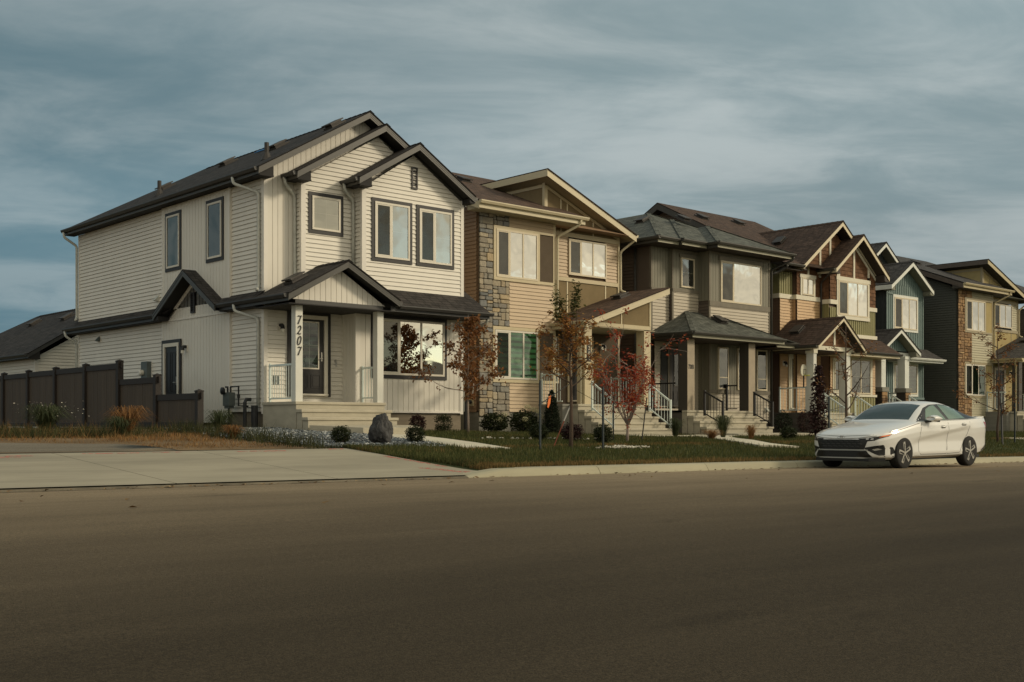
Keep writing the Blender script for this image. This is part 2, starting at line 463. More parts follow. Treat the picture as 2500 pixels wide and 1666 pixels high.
def gable_y(H, y0, y1, xl, zl, xa, za, xr, zr, roof='shingle_black', fas='charcoal_metal', sof='charcoal_soffit', fh=.20, ywall=None, hip=None, gl=True, gr=True, soff=.3, wl=None, wr=None, ret=True, two=True, ridge_vents=()):
    """gable roof with its ridge along Y, open front at y0; optional hip run at the back"""
    m = MB(); yr = y1 - (hip or 0)
    slab(m, [(xl, y0 - .03, zl), (xa, y0 - .03, za), (xa, yr, za), (xl, y1, zl)])
    slab(m, [(xr, y0 - .03, zr), (xa, y0 - .03, za), (xa, yr, za), (xr, y1, zr)])
    if hip: slab(m, [(xl, y1, zl), (xr, y1, zr), (xa, yr, za)])
    # ridge cap
    for k in range(int((yr - y0) / .24)):
        a = y0 + k * .24; s1 = (za - zl) / (xa - xl); s2 = (za - zr) / (xr - xa)
        m.poly([(xa, a - .02, za + .024), (xa, a + .23, za + .012), (xa - .14, a + .23, za + .012 - .14 * s1), (xa - .14, a - .02, za + .024 - .14 * s1)], [(1, .01), (1.2, .01), (1.2, .1), (1, .1)])
        m.poly([(xa, a - .02, za + .024), (xa + .14, a - .02, za + .024 - .14 * s2), (xa + .14, a + .23, za + .012 - .14 * s2), (xa, a + .23, za + .012)], [(1, .01), (1, .1), (1.2, .1), (1.2, .01)])
    Rf = m.build('roof', roof, H)
    f = MB(); dz = .036
    # raked fascia, two stepped boards each side
    def rake(ax, az, bx, bz):
        f.prism([(ax, y0, az - dz), (bx, y0, bz - dz), (bx, y0, bz - fh), (ax, y0, az - fh)], (0, .03, 0))
        if two:
            f.prism([(ax, y0 - .012, az - dz), (bx, y0 - .012, bz - dz), (bx, y0 - .012, bz - dz - fh * .28), (ax, y0 - .012, az - dz - fh * .28)], (0, .0115, 0))
            f.prism([(ax, y0 - .006, az - dz - fh * .28), (bx, y0 - .006, bz - dz - fh * .28), (bx, y0 - .006, bz - dz - fh * .55), (ax, y0 - .006, az - dz - fh * .55)], (0, .0055, 0))
    rake(xl, zl, xa, za); rake(xa, za, xr, zr)
    for x, z, g, sg in ((xl, zl, gl, 1), (xr, zr, gr, -1)):
        if g: f.prism([(x, y0 + .031, z - dz), (x + sg * .028, y0 + .031, z - dz + .01), (x + sg * .028, y0 + .031, z - fh), (x, y0 + .031, z - fh)], (0, (y1 - y0) - .03, 0))
    f.build('fascia', fas, H)
    s = MB()
    yw = ywall if ywall is not None else y0 + .4
    # sloped rake soffits
    for (x, z) in ((xl, zl), (xr, zr)):
        s.poly([(x, y0 + .031, z - fh + .03), (xa, y0 + .031, za - fh + .03), (xa, yw, za - fh + .03), (x, yw, z - fh + .03)])
    # level eave soffits and the boxed rake ends
    for x, z, w, g in ((xl, zl, wl, gl), (xr, zr, wr, gr)):
        if w is None or not g: continue
        s.poly([(x + .001 * (1 if w > x else -1), y0 + .04, z - fh + .012), (w, y0 + .04, z - fh + .012), (w, y1, z - fh + .012), (x + .001 * (1 if w > x else -1), y1, z - fh + .012)])
        if ret:
            sg = 1 if w > x else -1
            s.box(x + sg * .03, w + sg * .06, y0 + .012, yw - .002, z - fh - .03, z - fh + .008)
            s.prism([(x + sg * .03, y0 + .032, z - fh + .009), (w + sg * .06, y0 + .032, z - fh + .009), (w + sg * .06, y0 + .032, z - fh + .009 + (abs(w - x) + .03) * (za - zl) / (xa - xl))], (0, yw - y0 - .036, 0))
    s.build('soffit', sof, H)
    return Rf

def roof_vent(Rf, p, slope_dir, mat='vent_black'):
    """low box vent lying on a slope; slope_dir = downhill unit vector (3D)"""
    d = Vector(slope_dir).normalized(); s = d.cross(Vector((0, 0, 1))).normalized(); n = s.cross(d)
    if n.z < 0: n = -n
    p = Vector(p); m = MB(); w, l, h = .22, .26, .13
    B = [p - s * w - d * l, p + s * w - d * l, p + s * w + d * l, p - s * w + d * l]
    m.prism([b + n * -.02 for b in B], n * .05)
    c = p + d * .02 + n * .03
    m.prism([c - s * .16 - d * .18, c + s * .16 - d * .18, c + s * .16 + d * .2, c - s * .16 + d * .2], n * .05)
    c = p + n * .08
    m.prism([c - s * .2 - d * .22, c + s * .2 - d * .22, c + s * .23 + d * .28, c - s * .23 + d * .28], n * .035)
    return m.build('roof_vent', mat, Rf)

def downpipe(H, pts, mat='galvanised', r=.043, name='downpipe'):
    """rounded bends between the given points"""
    P = [Vector(p) for p in pts]; out = [P[0]]
    for i in range(1, len(P) - 1):
        a, b, c = P[i - 1], P[i], P[i + 1]; k = min(.09, (a - b).length * .45, (c - b).length * .45)
        p0 = b + (a - b).normalized() * k; p2 = b + (c - b).normalized() * k
        for t in (0, .33, .66, 1): out.append(p0 * (1 - t) ** 2 + b * 2 * t * (1 - t) + p2 * t * t)
    out.append(P[-1])
    m = MB(); m.tube(out, r, 8)
    return m.build(name, mat, H, smooth=True)

def louver(H, F, s0, s1, z0, z1, mat='charcoal_trim', n=0.0):
    m = MB(); F.ring(m, s0, s1, z0, z1, .035, n, n + .05)
    z = z0 + .05
    while z < z1 - .06:
        m.prism([F.p(s0 + .036, z, n + .012), F.p(s1 - .036, z, n + .012), F.p(s1 - .036, z - .012, n + .046), F.p(s0 + .036, z - .012, n + .046)], (0, 0, .012)); z += .068
    F.box(m, s0 + .036, s1 - .036, z0 + .036, z1 - .036, n, n + .008)
    return m.build('gable_vent', mat, H)

def sconce(H, F, s, z, plate='white_vinyl'):
    m = MB(); F.box(m, s - .07, s + .07, z - .1, z + .1, 0, .03); L = m.build('wall_light', plate, H)
    b = MB(); p = Vector(F.p(s, z + .04, .03)); q = Vector(F.p(s, z + .04, .13)); b.tube([p, q], .045, 10)
    b.tube([q, Vector(F.p(s, z - .06, .15))], [.05, .06], 10); b.build('lamp_body', 'black_metal', L)
    g = MB(); g.tube([Vector(F.p(s, z - .062, .15)), Vector(F.p(s, z - .15, .15))], .042, 10); g.build('lamp_glass', 'frosted_glass', L)

def hood_vent(H, F, s, z, mat='galvanised', pm='white_vinyl'):
    m = MB(); F.box(m, s - .1, s + .1, z - .1, z + .1, 0, .03)
    v = m.build('dryer_vent', pm, H); h = MB()
    h.prism([F.p(s - .07, z + .08, .03), F.p(s - .07, z - .07, .16), F.p(s - .07, z - .085, .03)], Vector(F.p(.14, 0, 0)) - Vector(F.p(0, 0, 0)))
    h.build('vent_hood', mat, v)

def steps(H, x0, x1, yf, ztop, nrise, run=.28, rise=.2, yback=None, zg=.5, mat='concrete_step', name='porch_steps'):
    """cast concrete porch and stair flight with nosings; one part"""
    m = MB()
    for k in range(nrise):
        z = ztop - k * rise; y = yf - k * run; yb = (yback if k == 0 else yf - (k - 1) * run - .001)
        lo = zg - .4
        m.box(x0 + .03, x1 - .03, y + .03, yb, lo, z - .075)
        m.prism([(x0, y + .008, z - .0745), (x0, y, z - .062), (x0, y, z - .012), (x0, y + .012, z), (x0, yb, z), (x0, yb, z - .0745)], (x1 - x0, 0, 0))
    return m.build(name, mat, H)

def railing(H, p, q, h=.95, mat='white_metal', n=None, post0=True, post1=True, low=.09, posts=.05, bal=.016, name='railing', up0=0.0):
    """rail from p to q (deck level at both ends, may slope): posts, two rails, balusters"""
    p = Vector(p); q = Vector(q); m = MB(); z = Vector((0, 0, 1))
    L = (Vector((q.x, q.y, 0)) - Vector((p.x, p.y, 0))).length
    for e, on in ((p, post0), (q, post1)):
        if on: m.box(e.x - posts / 2, e.x + posts / 2, e.y - posts / 2, e.y + posts / 2, e.z - .0, e.z + h + .06)
    t = (q - p).normalized(); a = p + t * (posts / 2); b = q - t * (posts / 2)
    m.bar(a + z * h, b + z * h, .045, .05); m.bar(a + z * low, b + z * low, .035, .035)
    k = n or max(2, int(L / .115))
    for i in range(1, k):
        c = p + (q - p) * (i / k)
        m.tube([c + z * (low + .018), c + z * (h - .026)], bal * .6, 5, cap=False)
    return m.build(name, mat, H)

def post(H, x0, x1, y0, y1, z0, z1, mat='post_white', name='porch_post', cap=None):
    m = MB(); m.box(x0, x1, y0, y1, z0, z1)
    o = m.build(name, mat, H)
    if cap:
        c = MB(); c.box(x0 - .03, x1 + .03, y0 - .03, y1 + .03, z1 - .14, z1 - .002); c.build('post_cap', cap, o)
    return o

FONT = {}
def text(H, s, F, s0, z0, size, mat, n, name='house_number', extr=.008, shear=0.0, width=1.0, off=0.0):
    """raised numerals from the built-in font, mounted on a face"""
    cu = bpy.data.curves.new('numeral', 'FONT'); cu.body = s; cu.size = size; cu.extrude = extr; cu.shear = shear; cu.offset = off
    cu.align_x = 'CENTER'; cu.resolution_u = 4
    tmp = bpy.data.objects.new('numeral', cu); me = bpy.data.meshes.new_from_object(tmp)
    bpy.data.objects.remove(tmp); bpy.data.curves.remove(cu)
    m = MB()
    for v in me.vertices: m.v.append(F.p(s0 + v.co.x * width, z0 + v.co.y, n + v.co.z))
    for p in me.polygons: m.f.append(tuple(p.vertices))
    bpy.data.meshes.remove(me)
    return m.build(name, mat, H)

def brush(H, F, strokes, s0, z0, w, h, mat, n, name='house_number', th=.02):
    """brush-script numeral: strokes are polylines of (u, v, thickness) in a unit box"""
    m = MB()
    for st in strokes:
        pts = [(s0 + u * w + v * h * .12, z0 + v * h, t * th) for u, v, t in st]
        # smooth the polyline
        sm = []
        for i in range(len(pts) - 1):
            a, b = pts[max(0, i - 1)], pts[i]; c, d = pts[i + 1], pts[min(len(pts) - 1, i + 2)]
            for k in range(4):
                t = k / 4; sm.append(tuple(.5 * ((2 * b[j]) + (-a[j] + c[j]) * t + (2 * a[j] - 5 * b[j] + 4 * c[j] - d[j]) * t * t + (-a[j] + 3 * b[j] - 3 * c[j] + d[j]) * t ** 3) for j in range(3)))
        sm.append(pts[-1])
        L = []; Rr = []
        for i, (x, z, t) in enumerate(sm):
            a, b = sm[max(0, i - 1)], sm[min(len(sm) - 1, i + 1)]
            dx, dz = b[0] - a[0], b[1] - a[1]; l = math.hypot(dx, dz) or 1
            L.append((x - dz / l * t / 2, z + dx / l * t / 2)); Rr.append((x + dz / l * t / 2, z - dx / l * t / 2))
        for i in range(len(sm) - 1):
            F.prism(m, [L[i], Rr[i], Rr[i + 1], L[i + 1]], n, n + .014)
    return m.build(name, mat, H)
# ------------------------------------------------------------------ material library
plain('siding_white', (.74, .71, .63), .55, .05, 1.6, .03, 40, spec=.3, streak=(1, 1, .35))
plain('siding_white_trim', (.76, .73, .66), .5, .04, 2, spec=.3)
plain('white_vinyl', (.70, .66, .56), .45, .05, 4, spec=.35)
plain('cream_vinyl', (.66, .58, .42), .45, .05, 4, spec=.35)
plain('post_white', (.70, .70, .63), .5, .05, 2, spec=.3)
plain('charcoal_trim', (.035, .034, .034), .5, .12, 4, spec=.35)
plain('charcoal_metal', (.050, .049, .046), .42, .15, 2.5, spec=.45)
plain('charcoal_soffit', (.030, .029, .028), .7, .12, 3, spec=.2)
plain('fascia_grey', (.062, .060, .052), .42, .12, 3, spec=.45, streak=(1, 1, 6))
plain('galvanised', (.50, .51, .46), .45, .14, 6, spec=.4)
plain('black_metal', (.018, .018, .018), .45, .1, 4, spec=.4)
plain('black_door', (.022, .021, .020), .45, .1, 4, spec=.4)
plain('steel', (.55, .53, .48), .3, .05, 4, spec=.5, metal=.8)
plain('frosted_glass', (.75, .72, .62), .3, .02, 4)
plain('vent_black', (.055, .050, .045), .6, .15, 6)
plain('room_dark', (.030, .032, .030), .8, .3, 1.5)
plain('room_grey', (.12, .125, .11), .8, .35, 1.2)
plain('blind_pale', (.42, .42, .33), .7, .10, 2.0, streak=(1, 1, 7))
plain('curtain_dark', (.075, .07, .055), .8, .5, 3.0, streak=(7, 7, .35))
plain('concrete_step', (.46, .425, .33), .8, .12, 2.2, .12, 30, spec=.2, streak=(1, 1, 2.5))
plain('concrete_wall', (.23, .195, .145), .85, .16, 3.0, .1, 30, spec=.15, streak=(.6, .6, 6))
plain('concrete_grey', (.25, .245, .21), .85, .14, 2.5, .1, 30, spec=.15, streak=(.6, .6, 4))
plain('concrete_dark', (.115, .105, .09), .85, .14, 2.5, .1, 30, spec=.15, streak=(.6, .6, 4))
plain('white_metal', (.66, .74, .70), .4, .05, 4, spec=.4)
plain('plastic_black', (.028, .030, .032), .5, .15, 6, spec=.35)
plain('meter_grey', (.10, .12, .115), .5, .12, 6)
shingle('shingle_black', (.062, .056, .052), (.034, .032, .031))
shingle('shingle_brown', (.125, .083, .060), (.072, .050, .039))
shingle('shingle_sage', (.135, .142, .122), (.070, .076, .066))
shingle('shingle_umber', (.100, .068, .052), (.062, .044, .035))
shingle('shingle_slate', (.085, .080, .076), (.050, .048, .046))
glass_reflect('glass_sky', (.45, .48, .42), .70, (1.0, .97, .88), .003)
glass_reflect('glass_blind', (.8, .84, .72), .32, (1.0, .97, .86), .003)
glass_reflect('glass_dim', (.75, .8, .75), .10, (1, 1, .95))
glass_reflect('glass_living', (.5, .52, .45), .60, (1.0, .96, .84), .002)
glass_reflect('glass_door', (.85, .9, .85), .03)
glass_reflect('glass_green', (.55, .85, .62), .05, (.9, 1, .92))
def screen_mat():
    m, nt, nd, lk, bs = new_mat('screen_mesh')
    t = N(nd, 'ShaderNodeBsdfTransparent'); d = N(nd, 'ShaderNodeBsdfDiffuse'); d.inputs['Color'].default_value = (.02, .02, .017, 1)
    x = N(nd, 'ShaderNodeMixShader'); x.inputs['Fac'].default_value = .62
    lk.new(t.outputs[0], x.inputs[1]); lk.new(d.outputs[0], x.inputs[2]); lk.new(x.outputs[0], nd['Material Output'].inputs['Surface'])
screen_mat()
def zebra(name, ca, cb, pitch, duty):
    m, nt, nd, lk, bs = new_mat(name); bs.inputs['Roughness'].default_value = .7
    tc = N(nd, 'ShaderNodeTexCoord'); sp = N(nd, 'ShaderNodeSeparateXYZ'); lk.new(tc.outputs['Object'], sp.inputs[0])
    a = N(nd, 'ShaderNodeMath', operation='DIVIDE'); a.inputs[1].default_value = pitch; lk.new(sp.outputs['Z'], a.inputs[0])
    b = N(nd, 'ShaderNodeMath', operation='FRACT'); lk.new(a.outputs[0], b.inputs[0])
    c = N(nd, 'ShaderNodeMath', operation='GREATER_THAN'); c.inputs[1].default_value = duty; lk.new(b.outputs[0], c.inputs[0])
    x = N(nd, 'ShaderNodeMix', data_type='RGBA'); x.inputs['A'].default_value = c4(ca); x.inputs['B'].default_value = c4(cb)
    lk.new(c.outputs[0], x.inputs['Factor']); lk.new(x.outputs['Result'], bs.inputs['Base Color'])
zebra('zebra_blind', (.060, .115, .070), (.020, .034, .026), .19, .55)
zebra('zebra_green', (.38, .62, .43), (.06, .10, .08), .175, .58)

# numerals for the hand-brushed number board
BR7 = [[(.05, .86, .8), (.3, .97, 1.0), (.62, .90, .9), (.95, 1.0, .7)], [(.95, 1.0, .8), (.72, .66, 1.0), (.50, .34, 1.2), (.34, .0, 1.5)]]
BR2 = [[(.18, .72, .7), (.26, .90, .9), (.55, 1.0, 1.0), (.84, .88, 1.2), (.80, .62, 1.2), (.50, .34, 1.0), (.12, .08, .7), (.05, .02, .6)], [(.05, .02, .6), (.30, .14, 1.0), (.58, .05, 1.1), (.80, .02, 1.0), (.98, .16, .6)]]
BR0 = [[(.62, 1.0, .9), (.30, .86, 1.2), (.12, .48, 1.3), (.20, .10, 1.1), (.44, .0, .9), (.72, .14, 1.1), (.90, .52, 1.2), (.86, .88, 1.0), (.62, 1.0, .9)]]

# ------------------------------------------------------------------ house one: white siding, charcoal gables
def white_house():
    H = thing('white_house', 'white clapboard two-storey house with three stepped charcoal gables and number 7207', 'house', (18.3, 30, .7))
    FL = Face('left', 15.26); FLp = Face('left', 15.20); FA = Face('front', 26.5); FB = Face('front', 26.2); FC = Face('front', 25.8); FD = Face('front', 25.84)
    W = 'siding_white'
    # --- side wall
    m = MB()
    lap(m, FL, rect(26.6, 28.25, 4.38, 7.36)); lap(m, FL, rect(32.32, 38.78, 4.38, 7.36)); lap(m, FL, rect(26.6, 28.3, 1.25, 4.02)); lap(m, FL, rect(32.32, 38.78, 1.25, 4.02))
    m.build('wall', W, H)
    m = MB(); vboard(m, FLp, rect(28.25, 32.32, 4.30, 7.36), .178); vboard(m, FLp, rect(28.3, 32.32, .975, 3.955), .178)
    vboard(m, FLp, [(28.5, 4.0), (31.9, 4.0), (30.2, 4.98)], .178)
    m.build('wall', W, H)
    m = MB()
    FLp.box(m, 28.3, 32.32, 3.955, 3.998, 0, .04)
    for y in (28.25, 32.32): FL.box(m, y - .04, y + .04, 4.34, 7.36, 0, .082); FL.box(m, y - .04, y + .04, 1.2, 4.0, 0, .082)
    FL.box(m, 26.5, 26.6, 1.2, 4.0, 0, .03); FL.box(m, 26.5, 26.6, 4.3, 7.36, 0, .03); FL.box(m, 38.78, 38.87, 4.3, 7.36, 0, .03); FL.box(m, 38.78, 38.87, 1.2, 4.0, 0, .03)
    FA.box(m, 15.23, 15.34, 1.5, 7.4, .001, .03); FB.box(m, 16.2, 16.31, 4.4, 7.42, .001, .03); FC.box(m, 17.86, 17.97, 4.5, 7.45, .001, .03); FC.box(m, 21.31, 21.42, 4.5, 7.45, .001, .03)
    FD.box(m, 17.68, 17.8, 1.27, 4.0, .001, .03); FD.box(m, 21.32, 21.43, 1.22, 4.0, .001, .03); FD.box(m, 17.8, 21.32, 1.25, 1.30, 0, .045)
    Face('left', 16.2).box(m, 26.17, 26.26, 4.4, 7.4, 0, .03); Face('left', 17.86).box(m, 25.77, 25.86, 4.5, 7.4, 0, .03); Face('left', 17.68).box(m, 25.81, 25.9, 1.5, 4.0, 0, .03)
    m.build('corner_trim', 'siding_white_trim', H)
    # --- front walls
    m = MB(); vboard(m, FA, [(15.34, 4.3), (16.2, 4.5), (16.2, 8.2), (15.34, 7.7)], .157); vboard(m, FA, [(16.2, 7.2), (18.33, 7.2), (18.33, 9.4), (16.2, 8.16)], .157); vboard(m, FA, [(18.33, 7.2), (20.6, 7.2), (20.6, 8.05), (18.33, 9.4)], .157)
    m.build('wall', W, H)
    m = MB(); lap(m, FA, rect(15.34, 17.68, 1.5, 4.0)); m.build('wall', W, H)
    m = MB(); lap(m, FB, rect(16.31, 17.9, 4.45, 7.36)); lap(m, FB, [(16.05, 7.36), (21.0, 7.36), (18.67, 8.93)], zb=4.45)
    FL2 = Face('left', 16.2); lap(m, FL2, rect(26.26, 26.5, 4.45, 7.36)); m.build('wall', W, H)
    m = MB(); lap(m, FC, rect(17.97, 21.31, 4.64, 7.36)); lap(m, FC, [(17.86, 7.36), (21.42, 7.36), (19.6, 8.5)], zb=4.64)
    lap(m, Face('left', 17.86), rect(25.86, 26.2, 4.64, 7.36)); m.build('wall', W, H)
    m = MB(); vboard(m, FD, rect(17.8, 21.32, 1.30, 4.0), .183); vboard(m, Face('left', 17.68), rect(25.9, 26.5, 1.5, 4.0), .15); m.build('wall', W, H)
    m = MB(); m.box(15.3, 21.38, 26.56, 38.8, 1.27, 7.3); m.box(17.92, 21.36, 25.9, 26.55, 1.27, 7.3); m.box(16.26, 17.9, 26.28, 26.55, 4.5, 7.3)
    m.prism([(15.3, 26.56, 7.3), (21.38, 26.56, 7.3), (18.33, 26.56, 9.2)], (0, 9.5, 0)); m.build('wall', W, H)
    m = MB(); m.box(15.3, 21.4, 26.53, 38.84, .2, 1.26); m.box(17.72, 21.39, 25.88, 26.54, .2, 1.26); m.build('foundation', 'concrete_wall', H)
    # --- openings
    T = .095
    window(H, FLp, 31.07, 32.09, 5.43, 7.16, T, glass='glass_dim', pane_backing='room_grey'); window(H, FLp, 28.53, 29.54, 5.435, 7.17, T, glass='glass_dim', pane_backing='room_dark')
    window(H, FB, 16.40, 17.49, 6.02, 7.12, .10, glass='glass_blind', pane_backing='blind_pale', grid=True)
    window(H, FC, 18.15, 19.53, 5.41, 7.14, .10, mull=(.47,), screen=(0,), grid=True, pane_backing='blind_pale', glass='glass_blind'); window(H, FC, 19.68, 21.05, 5.41, 7.135, .10, mull=(.47,), screen=(0,), grid=True, pane_backing='blind_pale', glass='glass_blind')
    window(H, FD, 18.17, 20.81, 2.20, 3.95, .10, mull=(.335, .665), screen=(0,), grid=True, gridz=.5, pane_backing='room_dark', glass='glass_living')
    door(H, FA, 16.14, 17.05, 1.75, 3.775, glass=(16.28, 16.90, 2.41, 3.69))
    door(H, FLp, 31.25, 32.05, 1.2, 3.23, handle=-1)
    louver(H, FC, 19.514, 19.72, 7.55, 8.17); louver(H, FLp, 30.2, 30.44, 4.1, 4.69, n=.012)
    # --- roofs
    g = dict(fas='fascia_grey')
    Rm = gable_y(H, 26.1, 39.3, 14.87, 7.56, 18.33, 9.585, 21.79, 7.56, ywall=26.5, hip=3.46, wl=15.26, wr=21.42, **g)
    gable_y(H, 25.8, 29.4, 15.83, 7.54, 18.67, 9.23, 21.5, 7.54, ywall=26.2, wl=16.2, gr=False, **g)
    gable_y(H, 25.4, 28.2, 17.5, 7.56, 19.53, 8.775, 21.56, 7.56, ywall=25.8, wl=17.86, wr=21.42, **g)
    Rp = gable_y(H, 24.75, 26.5, 14.93, 4.20, 16.71, 5.165, 18.36, 4.26, ywall=25.1, fh=.19, wl=None, ret=False, **g)
    gable_y_side(H)
    m = MB()   # skirt roofs: side wall, front bay
    slab(m, [(14.93, 26.45, 4.2), (14.93, 28.9, 4.2), (15.25, 28.9, 4.43), (15.25, 26.45, 4.43)]); slab(m, [(14.93, 31.6, 4.2), (14.93, 39.3, 4.2), (15.25, 39.0, 4.43), (15.25, 31.6, 4.43)])
    slab(m, [(18.25, 24.95, 4.15), (21.72, 24.95, 4.15), (21.72, 26.4, 5.05), (21.43, 26.4, 5.05), (21.43, 25.81, 4.68), (17.9, 25.81, 4.68)])
    m.build('skirt_roof', 'shingle_black', H)
    m = MB(); m.box(14.935, 14.965, 24.79, 28.38, 4.0, 4.16); m.box(14.935, 14.965, 32.05, 39.28, 4.0, 4.16); m.box(18.2, 21.71, 24.955, 24.985, 3.96, 4.11); m.box(21.68, 21.715, 24.99, 26.4, 3.96, 4.11)
    m.build('fascia', 'charcoal_metal', H)
    m = MB(); m.box(14.966, 15.26, 26.5, 28.38, 3.98, 4.0); m.box(14.966, 15.26, 32.05, 39.28, 3.98, 4.0); m.box(18.15, 21.68, 24.986, 25.84, 3.955, 3.975); m.box(21.44, 21.68, 25.85, 26.4, 3.955, 3.975)
    m.box(14.97, 18.2, 24.79, 26.5, 3.93, 3.955); m.build('soffit', 'charcoal_soffit', H)
    m = MB(); FP = Face('front', 25.1); vboard(m, FP, [(15.25, 4.09), (18.1, 4.09), (16.69, 4.93)], .163); m.build('gable_panel', W, H)
    m = MB(); m.box(15.29, 17.99, 25.02, 25.16, 3.956, 4.085); m.build('porch_beam', 'charcoal_metal', H)
    cm = 'charcoal_metal'
    gutter(H, (14.87, 26.14, 7.53), (14.87, 39.2, 7.53), cm, (-1, 0, 0)); gutter(H, (15.83, 25.84, 7.51), (15.83, 26.45, 7.51), cm, (-1, 0, 0)); gutter(H, (17.5, 25.44, 7.53), (17.5, 26.2, 7.53), cm, (-1, 0, 0)); gutter(H, (21.56, 25.44, 7.53), (21.56, 28, 7.53), cm, (1, 0, 0))
    gutter(H, (14.93, 24.79, 4.175), (14.93, 28.5, 4.175), cm, (-1, 0, 0)); gutter(H, (14.93, 32.1, 4.175), (14.93, 39.25, 4.175), cm, (-1, 0, 0)); gutter(H, (18.45, 24.95, 4.13), (21.78, 24.95, 4.13), cm, (0, -1, 0)); gutter(H, (18.36, 24.8, 4.2), (18.36, 25.2, 4.2), cm, (1, 0, 0))
    d = lambda *p: downpipe(H, p)
    d((14.80, 27.35, 7.44), (14.80, 27.3, 7.27), (15.19, 26.68, 7.0), (15.19, 26.68, 4.52), (15.07, 26.55, 4.42)); d((15.77, 26.36, 7.42), (15.77, 26.3, 7.25), (16.13, 26.44, 7.0), (16.13, 26.42, 4.86), (16.2, 26.1, 4.78))
    d((17.44, 26.06, 7.44), (17.44, 26.02, 7.27), (17.78, 26.12, 7.02), (17.78, 26.12, 4.7)); d((14.80, 39.05, 7.44), (14.80, 39.0, 7.27), (15.19, 38.9, 7.0), (15.19, 38.9, 4.55), (15.07, 38.7, 4.45))
    d((14.86, 27.4, 4.09), (14.86, 27.35, 3.92), (15.19, 26.7, 3.7), (15.19, 26.7, 1.40)); d((14.86, 39.1, 4.09), (14.86, 39.05, 3.92), (15.19, 38.9, 3.7), (15.19, 38.9, 1.0)); d((21.72, 25.05, 4.02), (21.72, 25.1, 3.86), (21.5, 25.9, 3.6), (21.5, 25.9, 1.3))
    # --- porch
    steps(H, 15.19, 17.96, 24.84, 1.50, 3, .28, .2, 26.5, .7)
    m = MB(); m.prism([(15.2, 24.22, .905), (18.25, 24.22, .905), (18.05, 23.5, .875), (17.3, 23.0, .845), (15.95, 23.0, .845)], (0, 0, -.45)); m.build('stair_landing', 'concrete_step', H)
    PL = post(H, 15.285, 15.49, 25.0, 25.2, 1.5, 3.955); post(H, 17.79, 17.99, 25.0, 25.2, 1.5, 3.955)
    F5 = Face('front', 25.0)
    for k, st in enumerate((BR7, BR2, BR0, BR7)): brush(H, F5, st, 15.315, 3.455 - k * .262, .115, .215, 'black_metal', .006)
    railing(H, (15.36, 26.38, 1.5), (15.36, 25.22, 1.5), post1=True); railing(H, (17.86, 25.78, 1.5), (17.86, 25.22, 1.5), posts=.045, low=.14)
    # --- fittings
    sconce(H, FA, 15.72, 3.50); sconce(H, FLp, 30.75, 3.12)
    hood_vent(H, FL, 37.1, 3.74, 'meter_grey'); hood_vent(H, FL, 32.75, 4.72)
    for s in (15.55, 15.66):
        m = MB(); FA.box(m, s - .03, s + .03, 1.98, 2.20, .012, .04); m.build('intake_vent', 'meter_grey', H)
    m = MB(); FA.box(m, 17.42, 17.47, 2.62, 2.70, .012, .04); m.tube([FA.p(17.45, 2.68, .05), FA.p(17.45, 2.5, .07)], .022, 6); m.build('doorbell_box', 'steel', H)
    m = MB(); FL.box(m, 33.14, 33.72, 2.25, 2.88, .0, .02); mt = m.build('electric_meter', 'siding_white_trim', H)
    m = MB(); FL.box(m, 33.2, 33.62, 2.22, 2.84, .021, .16); m.build('meter_box', 'meter_grey', mt)
    m = MB(); m.lathe((15.26 - .16, 33.5, 2.5), [(.09, 0), (.09, -.05), (.085, -.10), (.05, -.12)], 14, 'x'); m.build('meter_dial', 'frosted_glass', mt)
    m = MB(); m.box(14.88, 15.06, 27.68, 28.02, 1.42, 1.78); m.box(14.90, 15.05, 27.72, 27.98, 1.35, 1.419); gm = m.build('gas_meter', 'meter_grey', H)
    m = MB(); m.lathe((14.87, 27.95, 1.82), [(.02, .0), (.10, -.01), (.10, -.06), (.03, -.08)], 12, 'x'); m.tube([(14.97, 27.92, 1.78), (14.97, 27.92, 1.93), (14.97, 28.03, 1.93)], .028, 6)
    m.tube([(14.97, 27.76, 1.78), (14.97, 27.76, 1.93), (14.97, 27.33, 1.93), (14.97, 27.33, 1.42), (15.2, 27.22, 1.40)], .026, 6); m.tube([(14.97, 27.86, 1.36), (14.97, 27.86, .7)], .03, 6); m.tube([(14.97, 27.33, 1.72), (14.97, 27.33, 1.62)], .045, 6)
    m.build('gas_pipe', 'black_metal', gm)
    m = MB(); m.tube([(15.17, 27.05, 1.58), (15.04, 27.05, 1.58), (15.0, 27.05, 1.5), (15.0, 27.05, .65)], .05, 8); m.tube([(15.1, 26.72, 1.42), (15.1, 26.72, .6)], .09, 10); m.build('drain_riser', 'plastic_black', H)
    dn = (-.86, 0, -.503)
    for y, t in ((37.2, .52), (34.6, .76), (31.2, .70), (28.8, .80)):
        roof_vent(Rm, (14.87 + 3.46 * t, y - 2, 7.56 + 2.025 * t + .02), dn)
    for y, t in ((33.7, .25), (27.2, .25)):
        x = 14.87 + 3.46 * t; z = 7.56 + 2.025 * t; m = MB(); m.tube([(x, y, z - .05), (x, y, z + .42)], .062, 10); m.lathe((x, y, z + .03), [(.16, -.1), (.09, .08), (.07, .12)], 10); m.build('vent_pipe', 'vent_black', Rm)
    m = MB(); x = 14.87 + 3.46 * .84; m.bar((x, 31.35, 9.29), (x, 30.5, 9.29), .16, .02, (-.5, 0, .86)); m.build('ridge_tarp', 'tarp_blue', Rm)
    roof_vent(Rp, (15.75, 25.75, 4.68), (-.88, 0, -.475))

